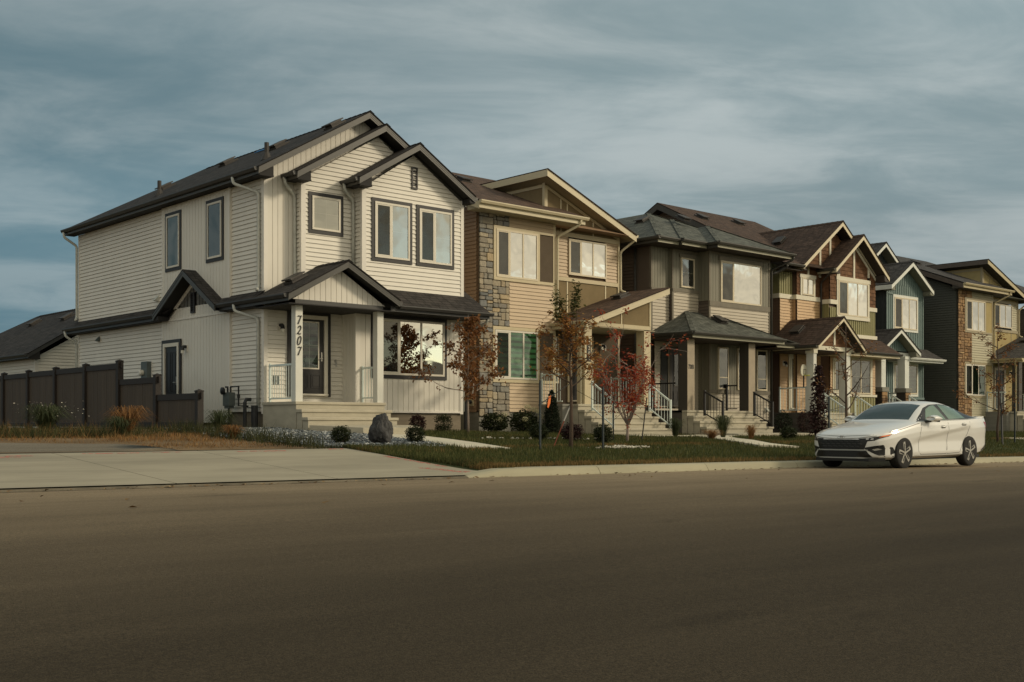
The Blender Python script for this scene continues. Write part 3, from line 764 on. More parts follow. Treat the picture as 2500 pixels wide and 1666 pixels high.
def gable_y_side(H):
    """small gable over the side entrance, ridge along X"""
    m = MB(); xo, xi = 14.78, 15.2
    A, Lf, Rt = 5.305, 32.15, 28.32
    slab(m, [(xo, Lf, 4.18), (xo, 30.2, A), (xi, 30.2, A), (xi, Lf, 4.18)]); slab(m, [(xo, Rt, 4.18), (xo, 30.2, A), (xi, 30.2, A), (xi, Rt, 4.18)])
    m.build('roof', 'shingle_black', H)
    f = MB()
    for y in (Lf, Rt):
        f.prism([(xo + .01, y, 4.15), (xo + .01, 30.2, A - .035), (xo + .01, 30.2, A - .20), (xo + .01, y, 3.98)], (.03, 0, 0))
        f.prism([(xo, y, 4.15), (xo, 30.2, A - .035), (xo, 30.2, A - .10), (xo, y, 4.08)], (.0095, 0, 0))
    f.build('fascia', 'fascia_grey', H)
    s = MB()
    for y in (Lf, Rt): s.poly([(xo + .041, y, 4.0), (xo + .041, 30.2, A - .18), (15.2, 30.2, A - .18), (15.2, y, 4.0)])
    s.box(14.83, 15.19, 31.85, 32.12, 3.98, 4.1); s.build('soffit', 'charcoal_soffit', H)
plain('tarp_blue', (.05, .22, .5), .5, .1, 4)
white_house()
# ------------------------------------------------------------------ more wall and trim colours
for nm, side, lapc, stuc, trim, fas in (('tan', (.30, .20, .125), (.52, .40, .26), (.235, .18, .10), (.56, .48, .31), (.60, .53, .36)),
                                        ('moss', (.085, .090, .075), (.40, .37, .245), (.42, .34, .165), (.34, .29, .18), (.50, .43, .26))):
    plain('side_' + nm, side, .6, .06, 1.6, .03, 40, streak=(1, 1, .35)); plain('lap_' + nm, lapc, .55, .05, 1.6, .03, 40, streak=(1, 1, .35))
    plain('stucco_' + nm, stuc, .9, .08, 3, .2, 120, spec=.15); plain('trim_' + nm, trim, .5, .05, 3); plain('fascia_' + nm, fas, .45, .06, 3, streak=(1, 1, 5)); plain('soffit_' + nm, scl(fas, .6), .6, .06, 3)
plain('stucco_dark', (.115, .090, .064), .9, .08, 3, .2, 120, spec=.15); plain('batten_light', (.75, .66, .46), .5, .04, 3)
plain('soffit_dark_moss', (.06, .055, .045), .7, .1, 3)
plain('fascia_dark_moss', (.105, .085, .07), .5, .1, 3)
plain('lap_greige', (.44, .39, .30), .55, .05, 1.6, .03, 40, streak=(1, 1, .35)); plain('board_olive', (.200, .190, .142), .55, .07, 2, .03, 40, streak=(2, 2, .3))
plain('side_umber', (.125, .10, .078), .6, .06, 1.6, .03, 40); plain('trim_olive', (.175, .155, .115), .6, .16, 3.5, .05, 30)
plain('fascia_olive', (.36, .345, .25), .45, .08, 3); plain('gutter_dark', (.060, .058, .050), .45, .1, 3); plain('post_umber', (.065, .058, .048), .6, .1, 3, streak=(1, 1, .3)); plain('post_lit_taupe', (.36, .30, .215), .6, .14, 2.5, .05, 30)
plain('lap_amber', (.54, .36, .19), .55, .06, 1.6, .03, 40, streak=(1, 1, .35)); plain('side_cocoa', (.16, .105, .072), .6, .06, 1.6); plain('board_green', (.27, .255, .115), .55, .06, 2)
plain('trim_ivory', (.72, .68, .54), .5, .05, 3); plain('fascia_ivory', (.70, .62, .44), .5, .06, 3); plain('fascia_white', (.72, .74, .68), .5, .05, 3)
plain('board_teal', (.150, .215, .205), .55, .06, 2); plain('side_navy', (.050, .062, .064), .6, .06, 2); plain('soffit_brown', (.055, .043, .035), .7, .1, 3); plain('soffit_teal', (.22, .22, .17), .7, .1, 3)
islands('shake_brown', [(.115, .058, .030), (.18, .092, .046), (.14, .070, .035), (.21, .11, .056)], .8, .2)
islands('stone_grey', [(.40, .34, .24), (.17, .18, .18), (.44, .35, .22), (.26, .25, .215), (.33, .275, .20), (.20, .21, .21), (.48, .41, .29), (.14, .15, .15)], .85, .22, nscale=9, bump=.5)
islands('stone_rust', [(.30, .18, .085), (.16, .10, .06), (.38, .24, .12), (.22, .135, .075), (.42, .29, .16)], .85, .2, nscale=9, bump=.5)
plain('mortar', (.055, .048, .038), .95, .2, 8)
plain('hood_slat', (.2, .2, .18), .6, .1, 3)

def stone_house(H, X0, Y0, c, roof, stone, zb=0.0, sx=1.0, fas=None, sof=None, gfas=None, hoodless=False, detail=True):
    """two-storey house with a stone corner, side-gabled main roof and a clerestory shed roof over the right bay"""
    X = lambda x: X0 + (x - 22.86) * sx
    Y = lambda y: Y0 + (y - 26.8)
    FL = Face('left', X(22.86)); F1 = Face('front', Y(26.8)); F2 = Face('front', Y(27.4)); FS = Face('left', X(26.25))
    LAP, SIDE, ST, TR = 'lap_' + c, 'side_' + c, 'stucco_' + c, 'trim_' + c
    fas = fas or 'fascia_' + c; sof = sof or 'soffit_' + c; gfas = gfas or fas
    rz = lambda y: 7.72 + .383 * (y - 26.25)
    m = MB(); y0, y1 = Y(26.88), Y(38.8); ym = Y(32.8)
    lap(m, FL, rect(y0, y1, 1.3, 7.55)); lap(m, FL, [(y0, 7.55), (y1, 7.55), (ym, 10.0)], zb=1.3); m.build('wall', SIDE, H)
    m = MB(); lap(m, F1, rect(X(24.13), X(26.05), 1.31, 2.34)); lap(m, F1, rect(X(24.13), X(26.05), 3.99, 5.43)); lap(m, F1, rect(X(24.13), X(26.1), 7.14, 7.6))
    lap(m, F2, rect(X(26.25), X(27.34), 5.88, 7.25)); lap(m, F2, rect(X(29.18), X(29.86), 5.88, 7.25)); m.build('wall', LAP, H)
    PN = 'stucco_dark' if c == 'tan' else ST; m = MB(); F1.box(m, X(25.42), X(26.05), 5.53, 7.05, -.05, .008); F1.box(m, X(25.40), X(26.05), 2.35, 3.98, -.05, .008); F2.prism(m, [(X(26.1), 1.55), (X(29.86), 1.55), (X(29.86), 4.06), (X(26.1), 4.06)], -.05, .008); m.build('wall', PN, H); m = MB()
    sh = lambda x: 9.0 - .39 * (x - 26.25)
    F2.prism(m, [(X(26.25), 7.40), (X(29.86), 7.40), (X(29.86), sh(29.86)), (X(26.25), sh(26.25))], -.05, .008)
    F2.prism(m, [(X(26.1), 4.06), (X(29.86), 4.06), (X(29.86), 5.75), (X(26.1), 5.75)], -.05, .008)
    FS.prism(m, [(Y(27.4), 7.6), (Y(30.2), 8.7), (Y(30.2), 9.0), (Y(27.4), 9.0)], -.05, .006); m.build('wall', ST, H)
    m = MB()  # trim boards and bands
    F1.ring(m, X(23.45), X(25.42), 5.43, 7.13, .10, 0, .05); F1.box(m, X(25.42), X(26.05), 5.44, 5.53, 0, .045); F1.box(m, X(25.42), X(26.05), 7.05, 7.13, 0, .045)
    F1.box(m, X(23.42), X(26.05), 3.89, 3.99, 0, .05); F1.box(m, X(23.42), X(23.50), 2.34, 3.889, 0, .05); F1.box(m, X(25.32), X(25.40), 2.34, 3.889, 0, .05); F1.box(m, X(23.42), X(26.05), 2.24, 2.339, 0, .05)
    F2.box(m, X(26.25), X(29.86), 7.25, 7.40, 0, .045); F2.box(m, X(26.25), X(29.86), 5.75, 5.88, 0, .045); F2.box(m, X(29.78), X(29.86), 1.55, 7.6, .01, .05)
    F1.box(m, X(26.05), X(26.16), 1.3, 7.5, -.02, .02); F2.box(m, X(26.25), X(26.36), 7.41, 8.85, .01, .03); FS.box(m, Y(27.37), Y(27.48), 7.41, 8.93, .01, .03)
    F2.prism(m, [(X(26.36), sh(26.36) - .22), (X(29.86), sh(29.86) - .22), (X(29.86), sh(29.86) - .12), (X(26.36), sh(26.36) - .12)], .01, .035)
    FS.box(m, Y(27.49), Y(30.2), 8.78, 8.88, .008, .03)
    m.build('band', TR, H)
    m = MB()
    for x, za, z1 in ((26.99, 7.402, sh(26.99) - .225), (27.29, 7.402, sh(27.29) - .225), (28.55, 7.402, sh(28.55) - .225), (27.29, 4.7, 5.748), (29.17, 5.0, 5.748)): F2.box(m, X(x) - .02, X(x) + .02, za, z1, .009, .022)
    m.build('reveal_strip', 'batten_light' if c == 'tan' else 'trim_' + c, H)
    m = MB(); e = .03
    for a, b, z0, z1 in ((22.88, 23.42, 1.18, 5.43), (22.88, 23.44, 5.43, 7.5), (23.42, 24.12, 1.18, 2.23), (23.42, 24.12, 4.0, 5.42), (23.45, 24.12, 7.14, 7.5)): stone_wall(m, F1, X(a), X(b), z0, z1)
    m.build('stone_cladding', stone, H)
    m = MB(); F1.box(m, X(22.88), X(24.12), 1.17, 7.55, -.02, .006); m.build('mortar_bed', 'mortar', H)
    m = MB(); m.box(X(22.9), X(26.04), Y(26.85), Y(38.7), 1.35, 7.5); m.box(X(26.04), X(29.82), Y(27.46), Y(38.7), 1.0, 7.2)
    m.prism([(X(22.9), Y(26.85), 7.5), (X(22.9), Y(38.7), 7.5), (X(22.9), ym, 9.95)], (X(29.8) - X(22.9), 0, 0)); m.build('wall', SIDE, H)
    m = MB(); m.box(X(22.9), X(26.1), Y(26.82), Y(38.75), .1, 1.31); m.box(X(26.11), X(29.83), Y(27.42), Y(38.75), .1, 1.5); m.build('foundation', 'concrete_grey', H)
    wf = 'cream_vinyl'
    window(H, F1, X(23.56), X(25.32), 5.53, 7.03, mull=(.30, .65), screen=(0,), fm=wf, pane_backing='curtain_dark', glass='glass_sky')
    window(H, F1, X(23.50), X(25.32), 2.35, 3.88, mull=(.33, .67), screen=(0,), fm='white_vinyl', pane_backing='zebra_green' if c == 'tan' else 'room_dark', glass='glass_green')
    window(H, F2, X(27.34), X(29.18), 5.98, 7.20, mull=(.31, .65), screen=(0,), fm=wf, pane_backing='curtain_dark', glass='glass_sky')
    window(H, F2, X(26.42), X(26.85), 2.3, 3.86, fm=wf, pane_backing='zebra_blind', glass='glass_dim')
    door(H, F2, X(27.45), X(28.33), 1.75, 3.77, trim=.07, tm=TR, fm=wf)
    if detail: sconce(H, F2, X(29.0), 3.62)
    # roofs
    m = MB(); xl, xr = X(22.42), X(30.25)
    slab(m, [(xl, Y(26.25), 7.72), (xr - .9 * sx, Y(26.25), 7.72), (xr - .9 * sx, ym, 10.23), (xl, ym, 10.23)]) if False else slab(m, [(xl, Y(26.25), 7.72), (X(27.05), Y(26.25), 7.72), (X(27.05), Y(27.35), rz(27.35)), (X(26.30), Y(27.4), rz(27.4)), (X(26.30), ym, 10.23), (xl, ym, 10.23)])
    slab(m, [(X(26.30), Y(28.5), rz(28.5)), (xr, Y(28.5), rz(28.5)), (xr, ym, 10.23), (X(26.30), ym, 10.23)])
    slab(m, [(xl, Y(39.35), 7.72), (xr, Y(39.35), 7.72), (xr, ym, 10.23), (xl, ym, 10.23)])
    Rm = m.build('roof', roof, H)
    m = MB(); zt = lambda x: 9.14 - .39 * (x - 26.25)
    slab(m, [(X(25.9), Y(26.87), zt(25.9)), (X(30.25), Y(26.87), zt(30.25)), (X(30.25), Y(31.2), zt(30.25)), (X(25.9), Y(31.2), zt(25.9))]); m.build('roof', roof, H)
    m = MB()
    m.prism([(X(25.9), Y(26.9), zt(25.9) - .036), (X(30.25), Y(26.9), zt(30.25) - .036), (X(30.25), Y(26.9), zt(30.25) - .25), (X(25.9), Y(26.9), zt(25.9) - .25)], (0, .03, 0))
    m.build('fascia', fas, H); m = MB()
    m.prism([(X(25.9), Y(26.931), zt(25.9) - .036), (X(25.9), Y(31.0), zt(25.9) - .036), (X(25.9), Y(31.0), zt(25.9) - .25), (X(25.9), Y(26.931), zt(25.9) - .25)], (.03, 0, 0))
    m.prism([(xl, Y(26.28), 7.67), (xl, ym, 10.19), (xl, ym, 9.96), (xl, Y(26.28), 7.44)], (.03, 0, 0)); m.prism([(xl, Y(39.3), 7.67), (xl, ym, 10.19), (xl, ym, 9.96), (xl, Y(39.3), 7.44)], (.03, 0, 0))
    m.build('fascia', gfas, H); m = MB()
    m.box(xl, X(27.0), Y(26.25), Y(26.279), 7.47, 7.68); m.build('fascia', fas, H)
    m = MB(); m.poly([(X(25.93), Y(26.93), zt(25.93) - .22), (X(30.2), Y(26.93), zt(30.2) - .22), (X(30.2), Y(31), zt(30.2) - .22), (X(25.93), Y(31), zt(25.93) - .22)])
    m.box(xl + .032, X(27.0), Y(26.28), Y(26.83), 7.46, 7.475); m.poly([(xl + .031, Y(26.84), 7.66), (X(22.86), Y(26.84), 7.66), (X(22.86), ym, 9.97), (xl + .031, ym, 9.97)])
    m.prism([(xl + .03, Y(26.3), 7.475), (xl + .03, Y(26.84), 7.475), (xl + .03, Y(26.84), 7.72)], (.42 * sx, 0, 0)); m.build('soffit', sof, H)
    gutter(H, (xl, Y(26.25), 7.70), (X(27.08), Y(26.25), 7.70), fas, (0, -1, 0)); gutter(H, (X(30.25), Y(26.92), zt(30.25)), (X(30.25), Y(31), zt(30.25)), fas, (1, 0, 0))
    # shed porch roof
    pz = lambda x: 4.33 + .335 * (x - 26.28)
    m = MB(); slab(m, [(X(25.98), Y(25.17), pz(25.98)), (X(30.02), Y(25.17), pz(30.02)), (X(30.02), Y(27.39), pz(30.02)), (X(25.98), Y(27.39), pz(25.98))]); Rp = m.build('porch_roof', roof, H)
    m = MB(); m.prism([(X(25.98), Y(25.2), pz(25.98) - .036), (X(30.02), Y(25.2), pz(30.02) - .036), (X(30.02), Y(25.2), pz(30.02) - .24), (X(25.98), Y(25.2), pz(25.98) - .24)], (0, .03, 0))
    m.box(X(25.98), X(25.98) + .03, Y(25.231), Y(26.78), pz(25.98) - .22, pz(25.98) - .036); m.build('fascia', fas, H)
    gutter(H, (X(25.98), Y(25.2), pz(25.98) - .02), (X(25.98), Y(26.78), pz(25.98) - .02), fas, (-1, 0, 0))
    FP = Face('front', Y(25.5)); m = MB(); FP.prism(m, [(X(26.5), 4.22), (X(29.3), 4.22), (X(29.3), pz(29.3) - .2), (X(26.5), pz(26.5) - .2)], -.04, 0); m.build('gable_panel', ST, H)
    m = MB(); FP.box(m, X(26.2), X(29.38), 4.09, 4.22, -.1, .012); FP.box(m, X(29.30), X(29.38), 4.221, pz(29.3) - .2, -.05, .02); m.build('porch_beam', TR, H)
    m = MB(); FP.box(m, X(27.9), X(27.94), 4.222, pz(27.9) - .2, 0, .014); m.build('reveal_strip', 'batten_light' if c == 'tan' else TR, H)
    m = MB(); m.box(X(26.1), X(29.6), Y(25.5), Y(27.38), 4.06, 4.085); m.build('soffit', sof, H)
    pm = 'trim_' + c if c == 'tan' else 'post_umber'
    post(H, X(26.2), X(26.52), Y(25.5), Y(25.85), 1.57, 4.088, pm); post(H, X(29.05), X(29.38), Y(25.5), Y(25.85), 1.57, 4.088, pm)
    steps(H, X(25.74), X(28.98), Y(25.35), 1.57, 5, .295, .193, Y(26.2), .5)
    m = MB(); m.box(X(25.42), X(29.4), Y(25.72), Y(27.4), .2, 1.50); m.box(X(25.4), X(29.42), Y(25.70), Y(27.39), 1.501, 1.572); m.build('porch_slab', 'concrete_grey', H)
    railing(H, (X(25.47), Y(26.72), 1.57), (X(25.47), Y(25.75), 1.57), post1=False); railing(H, (X(29.36), Y(27.3), 1.57), (X(29.36), Y(25.9), 1.57), post1=False)
    for x in (26.05, 28.78): railing(H, (X(x), Y(25.03), 1.36), (X(x), Y(24.13), .79), h=.88, n=7, posts=.055, name='stair_rail')
    g = fas
    d = lambda *p: downpipe(H, [(X(a), Y(b), z) for a, b, z in p], g)
    d((26.75, 26.2, 7.6), (26.75, 26.25, 7.45), (26.2, 26.74, 7.05), (26.2, 26.74, 4.42), (25.98, 26.6, 4.32), (25.85, 26.5, 4.28)); d((30.33, 27.05, 7.5), (30.33, 27.1, 7.4), (29.9, 27.34, 7.0), (29.9, 27.34, 5.62), (30.0, 27.2, 5.57))
    d((25.92, 25.5, 4.1), (25.92, 25.55, 3.95), (26.15, 25.62, 3.75), (26.15, 25.62, 1.25), (25.85, 25.6, 1.05), (25.85, 25.6, .95))
    m = MB(); m.tube([(X(25.85), Y(25.6), .98), (X(25.85), Y(25.6), .5)], .075, 10); m.build('drain_riser', 'plastic_black', H)
    dn = (0, -.93, -.36)
    for x, y in ((23.6, 31.9), (25.3, 30.5)): roof_vent(Rm, (X(x), Y(y), rz(y) + .02), dn)
    roof_vent(Rp, (X(29.1), Y(26.6), pz(29.1) + .02), (-.95, 0, -.31))
    return X, Y

def tan_house():
    H = thing('tan_house', 'tan sided two-storey house with a grey stone corner and a sloping shed roof porch', 'house', (26.4, 30, .6))
    X, Y = stone_house(H, 22.86, 26.8, 'tan', 'shingle_brown', 'stone_grey')
    F = Face('front', 25.5); m = MB(); F.box(m, 26.30, 26.46, 2.94, 3.66, .0, .02); P = m.build('number_plate', 'black_metal', H)
    for k, ch in enumerate('7205'): text(P, ch, F, 26.38, 3.47 - k * .165, .17, 'trim_ivory', .021, extr=.003)
    FL = Face('left', 22.86); m = MB(); FL.box(m, 27.0, 27.22, 1.5, 1.8, 0, .04); v = m.build('wall_vent', 'trim_tan', H); m = MB(); m.tube([(22.8, 27.1, 1.62), (22.66, 27.1, 1.62), (22.6, 27.1, 1.52), (22.6, 27.1, .6)], .06, 8); m.build('vent_duct', 'plastic_black', v)

def moss_house():
    H = thing('grey_green_house', 'dark grey-green sided house with rust brown stone corner behind the car', 'house', (57, 30, .55))
    stone_house(H, 53.13, 26.6, 'moss', 'shingle_slate', 'stone_rust', sx=1.12, gfas='fascia_dark_moss', sof='soffit_dark_moss')

def grey_house():
    H = thing('greige_house', 'grey-brown house with sage hipped roofs, dark porch columns and number 7203', 'house', (34.3, 30, .55))
    FA = Face('front', 27.05); FB = Face('front', 26.9); FC = Face('front', 26.4); FL = Face('left', 31.12); LA = Face('left', 31.18); LB = Face('left', 32.17); LC = Face('left', 33.67)
    BD, LP, SD, TR = 'board_olive', 'lap_greige', 'side_umber', 'trim_olive'
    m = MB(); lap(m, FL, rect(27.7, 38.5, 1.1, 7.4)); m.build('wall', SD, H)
    m = MB(); vboard(m, FA, rect(31.22, 32.17, 5.84, 7.4), .15); vboard(m, FB, rect(32.21, 33.67, 5.87, 7.4), .17); vboard(m, FC, rect(33.72, 37.38, 5.49, 7.4), .165); vboard(m, FC, rect(33.72, 37.38, 2.21, 4.2), .165)
    vboard(m, LA, rect(27.07, 27.7, 5.84, 7.4), .16); vboard(m, LB, rect(26.92, 27.05, 5.84, 7.4), .12); vboard(m, LC, rect(26.42, 26.9, 5.49, 7.4), .16); vboard(m, LC, rect(26.42, 26.9, 1.4, 4.2), .16); m.build('wall', BD, H)
    m = MB(); lap(m, FA, rect(31.22, 32.17, 4.0, 5.76)); lap(m, FB, rect(32.21, 33.67, 4.3, 5.76)); lap(m, FC, rect(33.72, 37.38, 4.2, 5.30)); lap(m, FC, rect(33.72, 37.38, 1.08, 2.07)); lap(m, FB, rect(31.2, 33.67, 1.42, 4.0))
    m.build('wall', LP, H); m = MB(); lap(m, LA, rect(27.07, 27.7, 4.0, 5.8)); lap(m, LC, rect(26.42, 26.9, 4.2, 5.4)); m.build('wall', SD, H)
    m = MB()
    FA.box(m, 31.18, 32.17, 5.76, 5.84, 0, .045); FB.box(m, 32.17, 33.67, 5.76, 5.87, 0, .045); FC.box(m, 33.67, 37.43, 5.30, 5.49, 0, .045); FC.box(m, 33.67, 37.43, 2.07, 2.21, 0, .045)
    FA.box(m, 31.16, 31.24, 4, 7.4, -.02, .03); FB.box(m, 32.15, 32.23, 4.0, 7.4, -.02, .03); FC.box(m, 33.65, 33.73, 1.05, 7.4, -.02, .03); FC.box(m, 37.36, 37.45, 1.0, 7.4, -.02, .03)
    FC.box(m, 34.22, 36.93, 7.035, 7.19, .01, .06); FB.box(m, 32.54, 33.46, 7.03, 7.16, .01, .06); FC.box(m, 34.1, 34.85, 2.08, 2.2, .045, .06); FB.box(m, 32.17, 33.67, 7.2, 7.3, .012, .04); FC.box(m, 33.67, 37.43, 7.22, 7.32, .012, .04); m.build('band', TR, H)
    window(H, FC, 34.32, 36.83, 5.49, 7.03, mull=(.30,), screen=(0,), fm='cream_vinyl', pane_backing='curtain_dark'); window(H, FB, 32.63, 33.385, 5.94, 7.025, fm='cream_vinyl', pane_backing='room_dark', glass='glass_dim', grid=True)
    for a, b in ((34.16, 34.79), (35.34, 35.9), (36.55, 37.21)):
        w = window(H, FC, a, b, 2.23, 3.80, fm='cream_vinyl', pane_backing='room_dark', glass='glass_dim'); k = MB(); FC.box(k, a + .055, b - .055, 2.66, 2.69, .033, .055); k.build('glazing_bar', 'cream_vinyl', w)
    door(H, FB, 32.05, 32.9, 1.62, 3.65, trim=.06, tm=TR, fm='post_umber', glass=(32.2, 32.75, 2.3, 3.5), pane_backing='room_dark')
    m = MB(); FB.box(m, 31.5, 31.95, 1.6, 3.7, .028, .04); FB.box(m, 31.48, 31.97, 3.55, 3.6, .04, .06); FB.box(m, 31.48, 31.97, 3.3, 3.34, .04, .06); m.build('sidelight', 'room_dark', H)
    m = MB(); m.box(31.16, 37.4, 27.1, 38.4, 1.08, 7.35); m.box(33.7, 37.38, 26.46, 27.1, 1.08, 7.35); m.box(32.2, 33.7, 26.96, 27.1, 1.6, 7.35); m.build('wall', SD, H)
    m = MB(); m.box(31.15, 37.41, 27.08, 38.45, .1, 1.079); m.box(33.7, 37.41, 26.44, 27.08, .1, 1.079); m.build('foundation', 'concrete_dark', H)
    # hipped main roof in three stepped lobes
    P = .47; m = MB()
    def hip(x0, y0, x1, y1, z, k):
        ry = y0 + (x1 - x0) / 2; rx = (x0 + x1) / 2; h = z + P * (x1 - x0) / 2
        slab(m, [(x0, y0, z), (x1, y0, z), (rx, ry, h)]); slab(m, [(x0, y0, z), (rx, ry, h), (rx, y1, h), (x0, y1, z)]); slab(m, [(x1, y0, z), (x1, y1, z), (rx, y1, h), (rx, ry, h)])
        for a, b in (((x0, y0, z), (rx, ry, h)), ((x1, y0, z), (rx, ry, h))):
            m.bar((a[0], a[1], a[2] + .008), (b[0], b[1], b[2] + .008), .16, .014)
    XR = 37.95
    hip(30.72, 26.3, XR, 38.9, 7.56, 0); hip(31.85, 26.15, XR + .004, 36, 7.552, 1); hip(33.25, 25.65, XR + .008, 35, 7.545, 2)
    Rm = m.build('roof', 'shingle_sage', H)
    m = MB()
    m.box(33.25, XR, 25.66, 25.69, 7.33, 7.5); m.build('fascia', 'fascia_olive', H); m = MB(); m.box(31.85, 33.24, 26.16, 26.19, 7.33, 7.5); m.box(30.72, 31.84, 26.31, 26.34, 7.33, 7.5); m.build('fascia', 'fascia_olive', H); m = MB()
    for x, a, b in ((33.25, 25.70, 26.15), (31.85, 26.2, 26.3), (30.72, 26.35, 38.9), (XR - .03, 25.7, 38.9)): m.box(x, x + .03, a, b, 7.33, 7.5)
    m.build('fascia', 'gutter_dark', H)
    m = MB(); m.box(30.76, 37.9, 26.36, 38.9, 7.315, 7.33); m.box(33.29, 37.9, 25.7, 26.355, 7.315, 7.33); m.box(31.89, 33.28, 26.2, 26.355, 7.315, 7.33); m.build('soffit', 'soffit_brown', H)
    gd = 'gutter_dark'
    gutter(H, (33.2, 25.65, 7.53), (38.0, 25.65, 7.53), gd, (0, -1, 0)); gutter(H, (33.25, 25.6, 7.53), (33.25, 26.1, 7.53), gd, (-1, 0, 0)); gutter(H, (31.8, 26.15, 7.53), (33.2, 26.15, 7.53), gd, (0, -1, 0)); gutter(H, (30.68, 26.3, 7.53), (31.8, 26.3, 7.53), gd, (0, -1, 0)); gutter(H, (30.72, 26.2, 7.53), (30.72, 38.9, 7.53), gd, (-1, 0, 0))
    downpipe(H, [(37.9, 25.6, 7.42), (37.9, 25.65, 7.3), (37.5, 26.34, 6.95), (37.5, 26.34, 1.0)], gd); downpipe(H, [(31.08, 27.72, 7.3), (31.08, 27.72, 1.0)], gd)
    # porch roof
    m = MB(); C1, C2 = (30.95, 24.95, 4.13), (36.35, 24.95, 4.13); A1, A2 = (32.95, 26.88, 5.08), (34.3, 26.38, 4.95)
    slab(m, [C1, C2, A2, (33.66, 26.88, 5.08), A1]); slab(m, [C1, A1, (30.95, 27.02, 4.15)]); slab(m, [C2, (37.9, 26.38, 4.22), A2]); slab(m, [C2, (37.9, 25.3, 4.05), (37.9, 26.38, 4.22)])
    m.bar((C1[0], C1[1], C1[2] + .008), (A1[0], A1[1], A1[2] + .008), .16, .014); Rp = m.build('porch_roof', 'shingle_sage', H)
    m = MB(); m.box(30.95, 36.35, 24.96, 24.99, 3.92, 4.08); m.box(36.36, 37.9, 25.3, 25.33, 3.84, 4.0); m.build('fascia', 'fascia_olive', H); m = MB(); m.box(30.95, 30.98, 25.0, 27.02, 3.92, 4.08); m.build('fascia', gd, H)
    gutter(H, (30.9, 24.95, 4.11), (36.35, 24.95, 4.11), gd, (0, -1, 0)); gutter(H, (30.95, 24.9, 4.11), (30.95, 27, 4.11), gd, (-1, 0, 0)); gutter(H, (36.3, 25.3, 4.04), (37.95, 25.3, 4.04), gd, (0, -1, 0))
    m = MB(); m.box(30.99, 36.3, 25.0, 26.89, 3.90, 3.915); m.box(36.31, 37.85, 25.34, 26.4, 3.83, 3.845); m.build('soffit', 'soffit_brown', H)
    for a, b in ((31.06, 31.45), (34.57, 34.97)):
        p = post(H, a, b, 25.3, 25.7, 1.415, 3.9, 'post_umber'); k = MB(); k.box(a + .003, b - .003, 25.285, 25.298, 1.42, 3.895); k.build('post_lit_face', 'post_lit_taupe', p)  # sunlit front of each column painted on as a paler sheet
    text(H, '7203', Face('front', 25.285), 31.255, 2.86, .205, 'black_metal', .001, extr=.008, width=.72, off=.004)
    steps(H, 30.88, 34.75, 25.15, 1.415, 4, .28, .19, 26.3, .5); m = MB(); m.box(30.9, 35.1, 25.4, 26.9, .2, 1.34); m.box(30.88, 35.12, 25.38, 26.9, 1.341, 1.414); m.build('porch_slab', 'concrete_dark', H)
    m = MB(); m.prism([(31.0, 23.95, .64), (36.0, 23.95, .62), (36.0, 23.3, .60), (31.3, 23.3, .61)], (0, 0, -.4)); m.build('stair_landing', 'concrete_step', H)
    bk = 'black_metal'
    railing(H, (31.0, 26.8, 1.415), (31.0, 25.75, 1.415), mat=bk, post1=False)
    for x in (31.62, 34.5): railing(H, (x, 24.98, 1.22), (x, 24.2, .84), h=.84, n=6, posts=.07, mat=bk, name='stair_rail')
    railing(H, (34.6, 26.3, 1.415), (34.6, 25.8, 1.415), mat=bk, post1=False, n=3, posts=.07)
    for x, y, d in ((32.0, 31.0, (-.9, 0, -.42)), (34.6, 28.4, (0, -.9, -.42)), (33.2, 29.2, (-.9, 0, -.42))):
        z = 7.56 + P * ((y - 25.65) if d[1] else min(x - 30.72, 3.6)); roof_vent(Rm, (x, y, z + .02), d)
    roof_vent(Rp, (33.9, 26.1, 4.75), (0, -.88, -.47))
    hood_vent(H, Face('front', 26.4), 37.2, 1.5)

